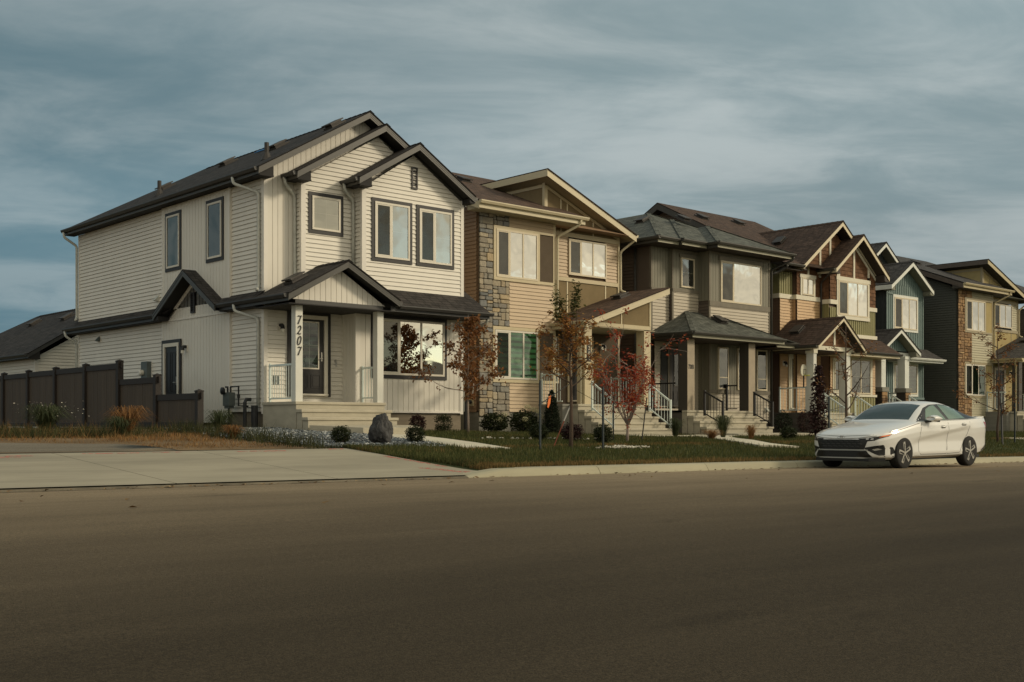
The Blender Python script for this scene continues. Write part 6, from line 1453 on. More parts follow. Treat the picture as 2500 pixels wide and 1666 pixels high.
# ------------------------------------------------------------------ stakes, posts, markers
plain('stake_blue', (.014, .024, .028), .5, .15, 5); plain('stake_dark', (.03, .03, .028), .6, .15, 5); plain('rod_orange', (.32, .085, .05), .6, .2, 5); plain('tape_orange', (.80, .19, .04), .6, .1, 4); plain('strap', (.05, .048, .04), .8, .1, 4)
def stakes():
    for x, y, h, lb in ((16.53, 17.38, 1.46, 'dark steel T-post left of the oak-leaved young tree, with an orange tape'), (18.19, 17.14, 1.38, 'dark steel T-post beside the pale pebbles'), (27.45, 17.4, 1.35, 'steel T-post behind the car bonnet'), (38.6, 17.3, 1.35, 'steel T-post at the right edge beside the maroon-leaved tree')):
        z = ground(x, y); o = thing('steel_post', lb, 'post', (x, y, z), 'steel T-posts staking the street trees'); m = MB(); m.box(x - .022, x + .022, y - .005, y + .005, z - .1, z + h); m.box(x - .005, x + .005, y + .0055, y + .04, z - .1, z + h); m.build('post', 'stake_blue', o)
        t = {16.53: (17.63, 17.6, 1.32, .95), 18.19: (17.72, 17.62, 1.32, 1.0), 27.45: (28.58, 17.6, 1.1, .95), 38.6: (37.62, 17.41, 1.1, 1.0)}[x]
        s = MB(); s.bar((x, y + .05, z + t[3]), (t[0], t[1], ground(t[0], t[1]) + t[2] + (.1 if x == 16.53 else 0)), .03, .008); s.build('tie_strap', 'strap', o)
        if x == 16.53:
            f = MB(); a = Vector((x, y + .05, z + .95)).lerp(Vector((17.63, 17.6, ground(17.6, 17.6) + 1.42)), .33); f.prism([a + Vector((-.02, 0, .02)), a + Vector((.06, .01, .05)), a + Vector((.045, .02, -.12)), a + Vector((-.03, .0, -.22)), a + Vector((-.07, -.01, -.2))], (0, .006, 0)); f.build('marker_tape', 'tape_orange', o)
    for x, y, tx, lb in ((21.38, 19.8, .02, 'thin dark stake left of the red-leaved tree'), (22.5, 19.85, .22, 'thin dark leaning stake right of the red-leaved tree')):
        z = ground(x, y); o = thing('tree_stake', lb, 'stake', (x, y, z), 'thin stakes guying the red tree'); m = MB(); m.tube([(x, y, z - .1), (x + tx, y, z + 1.15)], .016, 6); m.build('stake', 'stake_dark', o); s = MB(); s.tube([(x + tx * .45, y, z + .55), (21.64, 19.55, ground(21.6, 19.5) + .86)], .006, 4); s.build('guy_wire', 'strap', o)
    x, y = 17.45, 17.95; z = ground(x, y); o = thing('marker_rod', 'orange and white marker rod leaning on the oak-leaved tree', 'rod', (x, y, z)); m = MB(); a, b = Vector((17.35, 17.85, z - .02)), Vector((17.75, 17.68, z + .98)); m.tube([a, a.lerp(b, .6)], .012, 6); m.build('rod', 'rod_orange', o); m = MB(); m.tube([a.lerp(b, .6), b], .0125, 6); m.build('white_end', 'siding_white_trim', o)
    x, y = 37.0, 17.0; z = ground(x, y); o = thing('support_prop', 'dark prop leaning against the maroon-leaved tree', 'stake', (x, y, z)); m = MB(); m.tube([(x, y, z - .05), (38.0, 17.5, z + 1.35)], .03, 6); m.build('prop', 'stake_dark', o)
    # toy-size basketball hoop clipped to the porch rail
    o = thing('basketball_hoop', 'small basketball backboard with yellow rim clipped to the porch rail', 'basketball hoop', (37.92, 25.2, 2.4)); F = Face('front', 24.98); plain('board_pale', (.55, .53, .42), .5, .08, 4); plain('rim_yellow', (.55, .55, .05), .5, .05, 4)
    c, r = 37.62, .19; m = MB(); F.prism(m, [(c - .19, 2.86), (c - .20, 3.02), (c - .15, 3.16), (c - .05, 3.22), (c + .09, 3.21), (c + .2, 3.14), (c + .2, 2.80), (c - .10, 2.78)], 0, .02); m.build('backboard', 'board_pale', o)
    m = MB(); F.ring(m, c - .03, c + .14, 2.84, 3.04, .018, .021, .026); m.build('target_square', 'black_metal', o); m = MB(); m.tube([(c + .055 + .1 * math.cos(a), 24.98 - .12 + .1 * math.sin(a), 2.80) for a in frange(0, 6.3, .35)], .016, 6); m.build('rim', 'rim_yellow', o); m = MB(); m.bar((c + .05, 25.0, 2.8), (c + .05, 25.0, 2.35), .05, .03); m.build('bracket', 'black_metal', o)
stakes()
# ------------------------------------------------------------------ parked car
def car_paint():
    m, nt, nd, lk, bs = new_mat('car_white'); bs.inputs['Base Color'].default_value = (.74, .74, .70, 1); bs.inputs['Roughness'].default_value = .32; bs.inputs['Coat Weight'].default_value = .8; bs.inputs['Coat Roughness'].default_value = .06; bs.inputs['Specular IOR Level'].default_value = .4
    m, nt, nd, lk, bs = new_mat('car_glass'); bs.inputs['Base Color'].default_value = (.020, .042, .038, 1); bs.inputs['Roughness'].default_value = .03; bs.inputs['Specular IOR Level'].default_value = .45
    m, nt, nd, lk, bs = new_mat('car_side_glass'); bs.inputs['Base Color'].default_value = (.10, .17, .12, 1); bs.inputs['Roughness'].default_value = .03; bs.inputs['Metallic'].default_value = .5; bs.inputs['Base Color'].default_value = (.24, .33, .25, 1)
    m, nt, nd, lk, bs = new_mat('lamp_clear'); bs.inputs['Base Color'].default_value = (.55, .55, .52, 1); bs.inputs['Roughness'].default_value = .15; bs.inputs['Metallic'].default_value = .6
    m, nt, nd, lk, bs = new_mat('lamp_amber'); bs.inputs['Base Color'].default_value = (.80, .17, .02, 1); bs.inputs['Roughness'].default_value = .2
    m, nt, nd, lk, bs = new_mat('lamp_red'); bs.inputs['Base Color'].default_value = (.42, .06, .05, 1); bs.inputs['Roughness'].default_value = .2
    m, nt, nd, lk, bs = new_mat('alloy_cut'); bs.inputs['Base Color'].default_value = (.70, .68, .62, 1); bs.inputs['Roughness'].default_value = .28; bs.inputs['Metallic'].default_value = .85
    m, nt, nd, lk, bs = new_mat('car_black'); bs.inputs['Base Color'].default_value = (.012, .013, .013, 1); bs.inputs['Roughness'].default_value = .35; bs.inputs['Specular IOR Level'].default_value = .4
    m, nt, nd, lk, bs = new_mat('seam_dark'); bs.inputs['Base Color'].default_value = (.06, .06, .055, 1); bs.inputs['Roughness'].default_value = .6
    m, nt, nd, lk, bs = new_mat('grille_bar'); bs.inputs['Base Color'].default_value = (.065, .065, .062, 1); bs.inputs['Roughness'].default_value = .3; bs.inputs['Metallic'].default_value = .5
    plain('tyre', (.018, .018, .017), .85, .15, 20, .2, 60); plain('silver_trim', (.36, .37, .35), .35, .05, 4, metal=.3)
car_paint()
def itp(tab, x):
    """smooth (cubic Hermite) table lookup"""
    if x <= tab[0][0]: return tab[0][1]
    if x >= tab[-1][0]: return tab[-1][1]
    i = max(k for k in range(len(tab) - 1) if tab[k][0] <= x)
    (x0, y0), (x1, y1) = tab[i], tab[i + 1]; h = x1 - x0; t = (x - x0) / h
    m0 = ((y1 - tab[i - 1][1]) / (x1 - tab[i - 1][0])) if i > 0 else (y1 - y0) / h
    m1 = ((tab[i + 2][1] - y0) / (tab[i + 2][0] - x0)) if i + 2 < len(tab) else (y1 - y0) / h
    return (2 * t ** 3 - 3 * t * t + 1) * y0 + (t ** 3 - 2 * t * t + t) * h * m0 + (-2 * t ** 3 + 3 * t * t) * y1 + (t ** 3 - t * t) * h * m1
CW = [(0, .44), (.05, .60), (.15, .735), (.35, .83), (.65, .885), (1.1, .905), (2.2, .91), (3.4, .91), (3.9, .90), (4.25, .865), (4.5, .81), (4.63, .74), (4.70, .62)]      # half width at the waist
CT = [(0, .62), (.06, .685), (.2, .735), (.5, .815), (.9, .895), (1.25, .955), (1.42, .985), (1.75, 1.17), (2.1, 1.325), (2.35, 1.385), (2.65, 1.41), (2.95, 1.395), (3.3, 1.335), (3.65, 1.235), (3.95, 1.135), (4.2, 1.075), (4.45, 1.055), (4.6, 1.05), (4.66, 1.0), (4.70, .86)]   # centre line
CS = [(0, .58), (.06, .635), (.2, .68), (.5, .755), (.9, .83), (1.3, .90), (1.6, .935), (2.2, .955), (3.0, .975), (3.6, 1.0), (4.0, 1.025), (4.3, 1.035), (4.55, 1.03), (4.64, .98), (4.70, .84)]   # shoulder height
CB = [(0, .30), (.05, .235), (.2, .20), (.6, .19), (1.3, .20), (3.3, .21), (4.0, .24), (4.4, .29), (4.62, .36), (4.70, .45)]   # lower edge
RW = [(0, .62), (.5, .70), (1.0, .72), (1.36, .745), (1.7, .70), (2.1, .64), (2.5, .61), (3.0, .605), (3.5, .60), (3.9, .62), (4.2, .68), (4.5, .70), (4.7, .62)]  # rail half width
def rail(x):
    y = min(itp(RW, x), itp(CW, x) * .93); zt, zs = itp(CT, x), itp(CS, x)
    drop = .045 if 1.9 < x < 3.5 else .045 - .02 * clamp(abs(x - 2.7) - .8)
    z = zs + (zt - zs) * (.55 if x < 1.3 else .55 + .30 * clamp((x - 1.3) / .6)) if x < 1.9 else max(zs + (zt - zs) * .82, zs)
    return y, z
def tuck(x, z):
    """door pressing: the skin breaks inwards under a rising crease and swells out again towards the sill"""
    L = .60 + .28 * (x - 1.25) / 2.35
    if z > L: return 0.
    f = clamp((x - 1.20) / .35) * clamp((3.72 - x) / .25); k = min((L - z) * .42, .034 + .0 * x)
    return k * f * clamp((z - .27) / .30)
def section(x):
    w, zt, zs, zb = itp(CW, x), itp(CT, x), itp(CS, x), itp(CB, x); yr, zr = rail(x); h = zs - zb
    a = [(w * .86, zb), (w * .965, zb + .05), (w * .985, zb + .16 * h), (w * .985, zb + .42 * h), (w * 1.0, zb + .62 * h), (w * 1.002, zb + .76 * h), (w * .985, zb + .90 * h), (w * .955, zs)]
    out = []
    for (y0, z0), (y1, z1) in zip(a, a[1:]):
        for k in range(5): t = k / 5; out.append((y0 + (y1 - y0) * t, z0 + (z1 - z0) * t))
    out = [(y - tuck(x, z), z) for y, z in out]
    return out + [(w * .955, zs), (w * .955 + (yr - w * .955) * .33, zs + (zr - zs) * .36), (w * .955 + (yr - w * .955) * .70, zs + (zr - zs) * .74), (yr, zr), (yr * .86, zr + (zt - zr) * .55), (yr * .55, zr + (zt - zr) * .86), (yr * .25, zr + (zt - zr) * .98), (0, zt)]
def side_y(x, z):
    s = section(x)
    for (y0, z0), (y1, z1) in zip(s, s[1:]):
        if z0 <= z <= z1 and z1 > z0: return y0 + (y1 - y0) * (z - z0) / (z1 - z0)
    return s[0][0] if z < s[0][1] else s[-1][0]
def top_z(x, y):
    s = section(x)[35:]; y = abs(y)
    for (y0, z0), (y1, z1) in zip(s, s[1:]):
        if y1 <= y <= y0: return z0 + (z1 - z0) * (y0 - y) / max(1e-6, y0 - y1)
    return s[0][1]
def front_x(y, z):
    y = abs(y); a, b = 0., .9
    if side_y(0, z) >= y: return 0.
    for _ in range(26):
        m = (a + b) / 2
        if side_y(m, z) >= y: b = m
        else: a = m
    return b
def rear_x(y, z):
    y = abs(y); a, b = 4.0, 4.70
    if side_y(4.70, z) >= y and itp(CS, 4.70) >= z: return 4.70
    for _ in range(26):
        m = (a + b) / 2
        if side_y(m, z) >= y and itp(CT, m) >= z: a = m
        else: b = m
    return a
def cells(poly, n, step):
    """tessellate an outline into small convex cells (fan first, then a grid)"""
    out = []; 
    from mathutils.geometry import tessellate_polygon
    for t in tessellate_polygon([[Vector((a, b, 0)) for a, b in poly]]):
        tri = [poly[i] for i in t]
        if (tri[1][0] - tri[0][0]) * (tri[2][1] - tri[0][1]) - (tri[1][1] - tri[0][1]) * (tri[2][0] - tri[0][0]) < 0: tri.reverse()
        lo, hi = min(p[0] for p in tri), max(p[0] for p in tri); i = math.floor(lo / step)
        while i * step < hi:
            c = clip(tri, 0, i * step, (i + 1) * step); i += 1
            if not c: continue
            l2, h2 = min(p[1] for p in c), max(p[1] for p in c); j = math.floor(l2 / step)
            while j * step < h2:
                q = clip(c, 1, j * step, (j + 1) * step); j += 1
                if len(q) >= 3: out.append(q)
    return out
def patch(m, poly, kind, off, sgn=-1, step=.05):
    for q in cells(poly, 1, step):
        P = []
        for a, b in q:
            if kind == 'side': P.append((a, sgn * (side_y(a, b) + off), b))
            elif kind == 'front': P.append((front_x(a, b) - off, a, b))
            elif kind == 'rear': P.append((rear_x(a, b) + off, a, b))
            else: P.append((a, b, top_z(a, b) + off))
        m.poly(P)
def strip(m, pts, w, kind, off, sgn=-1):
    for (a, b), (c, d) in zip(pts, pts[1:]):
        l = math.hypot(c - a, d - b); n = max(1, int(l / .06)); px, py = -(d - b) / l * w / 2, (c - a) / l * w / 2
        for i in range(n):
            t0, t1 = i / n, (i + 1) / n; p = (a + (c - a) * t0, b + (d - b) * t0); q = (a + (c - a) * t1, b + (d - b) * t1)
            patch(m, [(p[0] - px, p[1] - py), (q[0] - px, q[1] - py), (q[0] + px, q[1] + py), (p[0] + px, p[1] + py)], kind, off, sgn, 9)
CARX, CARY, CARS = 21.02, 13.05, 1.055
def car():
    z = zroad(CARX + 2, 12.3)
    o = local_thing('parked_car', 'white four-door sedan parked at the kerb in front of the houses', 'car', (CARX, CARY, z)); o.scale = (CARS, 1.0, 1.03)
    xs = sorted(set([0, .02, .05, .1, .15, .2, .28] + frange(.35, 4.5, .083) + [4.55, 4.6, 4.63, 4.66, 4.68, 4.70])); m = MB(); n = 0
    for x in xs:
        s = section(x); ring = [(x, -y, zz) for y, zz in s] + [(x, y, zz) for y, zz in reversed(s[:-1])]; n = len(ring); m.v.extend(ring)
    for i in range(len(xs) - 1):
        for k in range(n):
            k2 = (k + 1) % n; m.f.append((i * n + k, (i + 1) * n + k, (i + 1) * n + k2, i * n + k2))
    m.f.append(tuple(range(n))); m.f.append(tuple(range((len(xs) - 1) * n + n - 1, (len(xs) - 1) * n - 1, -1)))
    body = m.build('body', 'car_white', None, smooth=True)
    # wheel housings cut out of the shell
    WX = (.915, 3.63); WZ = .325
    for wx in WX:
        for sg in (-1, 1):
            c = MB(); c.lathe((wx, sg * .62, WZ), [(.365, -.4), (.365, .4)], 40, 'y'); co_ = c.build('cutter', 'car_black')
            md = body.modifiers.new('cut', 'BOOLEAN'); md.operation = 'DIFFERENCE'; md.object = co_; md.solver = 'EXACT'
    bpy.context.view_layer.update(); dg = bpy.context.evaluated_depsgraph_get(); me = bpy.data.meshes.new_from_object(body.evaluated_get(dg)); body.modifiers.clear(); old = body.data; body.data = me
    for ob in [q for q in bpy.data.objects if q.name.startswith('cutter')]: bpy.data.objects.remove(ob)
    body.parent = o; me.materials.clear(); me.materials.append(MATS['car_white']); me.materials.append(MATS['car_black'])
    for p in me.polygons:
        p.use_smooth = True; p.material_index = 0; c = p.center
        for wx in WX:
            r = math.hypot(c.x - wx, c.z - WZ)
            if r < .40 and abs(c.y) > .15 and abs(c.y) < side_y(c.x, c.z) - .012: p.material_index = 1; p.use_smooth = False
        if p.normal.z < -.9 and c.z < .4: p.material_index = 1
    try: me.set_sharp_from_angle(angle=R(38))
    except Exception: pass
    # underside
    u = MB(); u.box(.35, 4.4, -.72, .72, .17, .235); u.build('undertray', 'car_black', o)
    # glass
    g = MB(); patch(g, [(1.47, -.66), (1.47, .66), (2.12, .555), (2.16, .0), (2.12, -.555)], 'top', .004); g.build('windscreen', 'car_glass', o, smooth=True)
    g = MB(); patch(g, [(3.30, -.5), (3.30, .5), (4.02, .57), (4.05, 0), (4.02, -.57)], 'top', .004); g.build('rear_window', 'car_glass', o, smooth=True)
    def win(sg):
        # dark surround, then the two panes
        b = MB(); patch(b, [(1.50, .955), (2.06, 1.245), (2.35, 1.315), (2.75, 1.335), (3.1, 1.315), (3.45, 1.245), (3.85, 1.12), (4.06, 1.045), (3.6, 1.012), (2.6, .985), (1.9, .962)], 'side', .003, sg); w = b.build('window_surround', 'car_black', o, smooth=True)
        for P in ([(1.83, .985), (2.10, 1.215), (2.35, 1.29), (2.53, 1.308), (2.66, 1.005)], [(2.78, 1.008), (2.68, 1.31), (2.9, 1.308), (3.12, 1.29), (3.40, 1.225), (3.52, 1.035)]):
            p = MB(); patch(p, P, 'side', .007, sg); p.build('side_window', 'car_side_glass', w, smooth=True)
        c = MB(); strip(c, [(1.60, .962), (2.6, .986), (3.6, 1.014), (4.03, 1.042)], .014, 'side', .010, sg); c.build('window_trim', 'silver_trim', w)
    win(-1); win(1)
    # shut lines, creases, handles
    def door(sg, pts, hx, hz):
        d = MB(); strip(d, pts, .010, 'side', .002, sg); D = d.build('door_seam', 'seam_dark', o)
        h = MB(); y = sg * (side_y(hx, hz) + .016); h.tube([(hx - .10, y - sg * .012, hz), (hx - .06, y, hz + .004), (hx + .06, y, hz + .008), (hx + .10, y - sg * .012, hz + .006)], [.012, .016, .016, .012], 8); h.build('door_handle', 'car_white', D, smooth=True)
        s = MB(); patch(s, [(hx - .09, hz - .03), (hx + .08, hz - .025), (hx + .07, hz + .03), (hx - .08, hz + .028)], 'side', .0015, sg); s.build('handle_recess', 'seam_dark', D)
    for sg in (-1, 1):
        door(sg, [(1.62, .935), (1.50, .70), (1.48, .34), (1.56, .285), (2.60, .285), (2.66, .45), (2.70, .985)], 2.47, .845)
        door(sg, [(2.70, .985), (2.66, .45), (2.63, .285), (3.18, .30), (3.30, .44), (3.52, .68), (3.62, .86), (3.66, 1.01)], 3.37, .90)
        s = MB(); strip(s, [(.42, .735), (.9, .81), (1.35, .893), (1.55, .925)], .012, 'side', .003, sg); s.build('bonnet_seam', 'seam_dark', o)
        k = MB(); strip(k, [(1.30, .245), (3.25, .255)], .045, 'side', .006, sg); k.build('sill_trim', 'silver_trim', o)
    # pressed-in wedge on the doors catches the light as a darker facet
    # nose: lamp band, grille, bars, intakes
    F = MB(); patch(F, [(-.60, .595), (.60, .595), (.52, .40), (-.52, .40)], 'front', .006); gr = F.build('grille', 'car_black', o)
    b = MB()
    for r_, zz in enumerate((.555, .505, .455)):
        for k in range(-4, 5):
            yc = k * .125 + (.06 if r_ % 2 else 0)
            if abs(yc) < .50 - r_ * .03: patch(b, [(yc - .052, zz - .006), (yc + .045, zz + .008), (yc + .055, zz + .020), (yc - .05, zz + .010)], 'front', .012)
    b.build('grille_bar', 'grille_bar', gr)
    for sg in (-1, 1):
        P = [(sg * .40, .615), (sg * .60, .625), (sg * .80, .675), (sg * .865, .720), (sg * .84, .655), (sg * .70, .575), (sg * .56, .560), (sg * .50, .555)]
        h = MB(); patch(h, P if sg > 0 else list(reversed(P)), 'front', .008); H = h.build('headlight', 'car_black', o)
        for a in (.56, .64): l = MB(); patch(l, [(sg * a, .595), (sg * (a + .05), .600), (sg * (a + .045), .622), (sg * (a + .005), .617)], 'front', .014); l.build('lamp_lens', 'lamp_clear', H)
        l = MB(); patch(l, [(sg * .755, .632), (sg * .845, .672), (sg * .853, .70), (sg * .79, .672)], 'front', .014); l.build('indicator', 'lamp_amber', H)
        P = [(sg * .50, .43), (sg * .80, .49), (sg * .86, .44), (sg * .875, .25), (sg * .80, .25), (sg * .62, .36)]
        i = MB(); patch(i, P, 'front', .006); I = i.build('side_intake', 'car_black', o); l = MB(); patch(l, [(sg * .66, .40), (sg * .74, .425), (sg * .79, .40), (sg * .70, .375)], 'front', .012); l.build('fog_lamp', 'lamp_clear', I)
    F = MB(); patch(F, [(-.56, .375), (.56, .375), (.66, .245), (-.66, .245)], 'front', .006); F.build('lower_intake', 'car_black', o)
    F = MB(); patch(F, [(-.60, .395), (.60, .395), (.58, .375), (-.58, .375)], 'front', .016); patch(F, [(-.74, .243), (.74, .243), (.72, .220), (-.72, .220)], 'front', .022); F.build('bumper_trim', 'silver_trim', o)
    F = MB(); F.prism([(.03, -.62, .222), (.03, .62, .222), (.35, .80, .222), (.35, -.80, .222)], (0, 0, -.06)); F.build('front_valance', 'car_black', o)
    s = MB(); strip(s, [(-.72, .668), (-.4, .625), (0, .612), (.4, .625), (.72, .668)], .008, 'front', .010); strip(s, [(-.66, .69), (0, .66), (.66, .69)], .006, 'front', .003); s.build('bonnet_seam', 'seam_dark', o)
    # oval badge with a slanted letter
    e = MB(); Q = [(.085 * math.cos(t), .642 + .030 * math.sin(t)) for t in frange(0, 6.3, .3)]; strip(e, Q, .007, 'front', .006); strip(e, [(-.040, .627), (-.022, .657)], .010, 'front', .006); strip(e, [(.022, .627), (.040, .657)], .010, 'front', .006); strip(e, [(-.030, .638), (.030, .647)], .008, 'front', .006); e.build('badge', 'silver_trim', o)
    for sg in (-1, 1):
        a = MB(); c = Vector((1.93, sg * 1.0, 1.00))
        for i in range(9):
            t = i / 8; x = 1.78 + .24 * t; r = .085 * math.sqrt(max(.02, 1 - (2 * t - .9) ** 2 * .8)); B = len(a.v)
            for k in range(12): an = k * math.pi / 6; a.v.append((x - .06 * math.cos(an) * 0 + (.04 * t), sg * (.985 + .105 * math.cos(an) + .02 * t), 1.02 + r * math.sin(an) * .85))
            if i:
                for k in range(12): a.f.append((B - 12 + k, B - 12 + (k + 1) % 12, B + (k + 1) % 12, B + k))
        a.f.append(tuple(range(12))); a.f.append(tuple(range(len(a.v) - 1, len(a.v) - 13, -1))); M = a.build('wing_mirror', 'car_white', o, smooth=True)
        q = MB(); q.bar((1.80, sg * .84, .955), (1.86, sg * .96, .965), .09, .045); q.bar((1.84, sg * .90, .962), (2.02, sg * 1.06, .962), .05, .03); q.build('mirror_base', 'car_black', M)
        P = [(4.28, .875), (4.36, .90), (4.61, .80), (4.645, .72), (4.60, .70), (4.42, .80)]
        t = MB(); patch(t, [(4.36, .965), (4.60, .94), (4.655, .78), (4.60, .74), (4.48, .87)], 'side', .006, sg); t.build('tail_light', 'lamp_red', o)
        q = MB(); patch(q, [(4.20, .33), (4.60, .50), (4.68, .50), (4.66, .36), (4.45, .28)], 'side', .005, sg); q.build('rear_valance', 'car_black', o)
    sp = MB(); sp.prism([(4.30, -.70, 1.068), (4.30, .70, 1.068), (4.72, .66, 1.085), (4.72, -.66, 1.085)], (0, 0, -.035)); sp.build('boot_lip', 'car_white', o)
    rl = MB(); patch(rl, [(-.72, .86), (.72, .86), (.70, .80), (-.70, .80)], 'rear', .006); rl.build('tail_light_bar', 'lamp_red', o)
    # wheels
    def wheel(x, sg):
        y = sg * .80; w = MB(); w.lathe((x, y, WZ), [(.232, -.10), (.30, -.105), (.325, -.085), (.328, -.04), (.328, .04), (.325, .085), (.30, .105), (.232, .10)], 40, 'y')
        W = w.build('wheel', 'tyre', o, smooth=True); r = MB(); f = y + sg * .085
        r.lathe((x, f - sg * .03, WZ), [(.238, -.03), (.238, .03)], 32, 'y'); r.build('rim', 'car_black', W)
        rg = MB()
        for t in range(36):
            a0, a1 = t * math.pi / 18, (t + 1) * math.pi / 18; rg.poly([(x + q * math.cos(a), f + sg * .012, WZ + q * math.sin(a)) for a, q in ((a0, .226), (a1, .226), (a1, .240), (a0, .240))])
        rg.build('rim_edge', 'grille_bar', W)
        s = MB(); yo = f + sg * .010
        for k in range(5):
            a = math.pi / 2 + k * 2 * math.pi / 5 + .06
            def pt(r_, an): return (x + r_ * math.cos(a + an * -sg), yo, WZ + r_ * math.sin(a + an * -sg))
            d = (0, sg * .012, 0)
            s.prism([pt(.040, -.6), pt(.045, .25), pt(.226, .02), pt(.226, -.09)], d); s.prism([pt(.226, .02), pt(.226, .30), pt(.195, .28), pt(.180, .04)], d); s.prism([pt(.22, .30), pt(.226, .20), pt(.10, .46), pt(.085, .62)], d)
        s.lathe((x, yo + sg * .006, WZ), [(.035, -.008), (.030, .010)], 14, 'y'); s.build('spoke', 'alloy_cut', W)
    for x in WX:
        for sg in (-1, 1): wheel(x, sg)
    # antenna fin
    a = MB(); a.prism([(3.35, -.02, 1.325), (3.55, -.012, 1.27), (3.53, -.008, 1.335)], (0, .03, 0)); a.build('roof_antenna', 'car_white', o)
    return o
car()
# ------------------------------------------------------------------ houses over the road, seen mirrored in the windows
def far_side():
    plain('far_siding', (.30, .28, .23), .7, .1, 2)
    for k, (x, w, h, lb) in enumerate(((34, 10, 3.9, 'low grey bungalow across the road, leftmost in the window reflections'), (48, 11, 4.1, 'low grey bungalow across the road behind the reflected trees'), (62, 10, 3.9, 'low grey bungalow across the road, rightmost in the window reflections'))):
        H = thing('bungalow', lb, 'house', (x, -28, .1), 'bungalows across the road'); F = Face('front', -24); m = MB(); m.box(x - w / 2, x + w / 2, -34, -24, -.2, h); m.build('wall', 'far_siding', H)
        m = MB(); slab(m, [(x - w / 2 - .5, -23.4, h - .1), (x + w / 2 + .5, -23.4, h - .1), (x + w / 2 - 2, -29, h + 2.3), (x - w / 2 + 2, -29, h + 2.3)]); slab(m, [(x - w / 2 - .5, -34.6, h - .1), (x + w / 2 + .5, -34.6, h - .1), (x + w / 2 - 2, -29, h + 2.3), (x - w / 2 + 2, -29, h + 2.3)])
        for s in (-1, 1): slab(m, [(x + s * (w / 2 + .5), -23.4, h - .1), (x + s * (w / 2 + .5), -34.6, h - .1), (x + s * (w / 2 - 2), -29, h + 2.3)])
        m.build('roof', 'shingle_black', H)
    random.seed(81)
    for k, (x, y, lb) in enumerate(((37.2, -1.8 - 6, 'leafy young tree across the road mirrored in the living room window'), (43.5, -7.6, 'second leafy young tree across the road, further along the verge'))):
        sapling('young_tree', lb, x, y, 4.6, 1.3, 14, 1.5, 'leaf_olive', 'bark_brown', 480, .13, .06, up=.2, twig=4, droop=.2)
far_side()
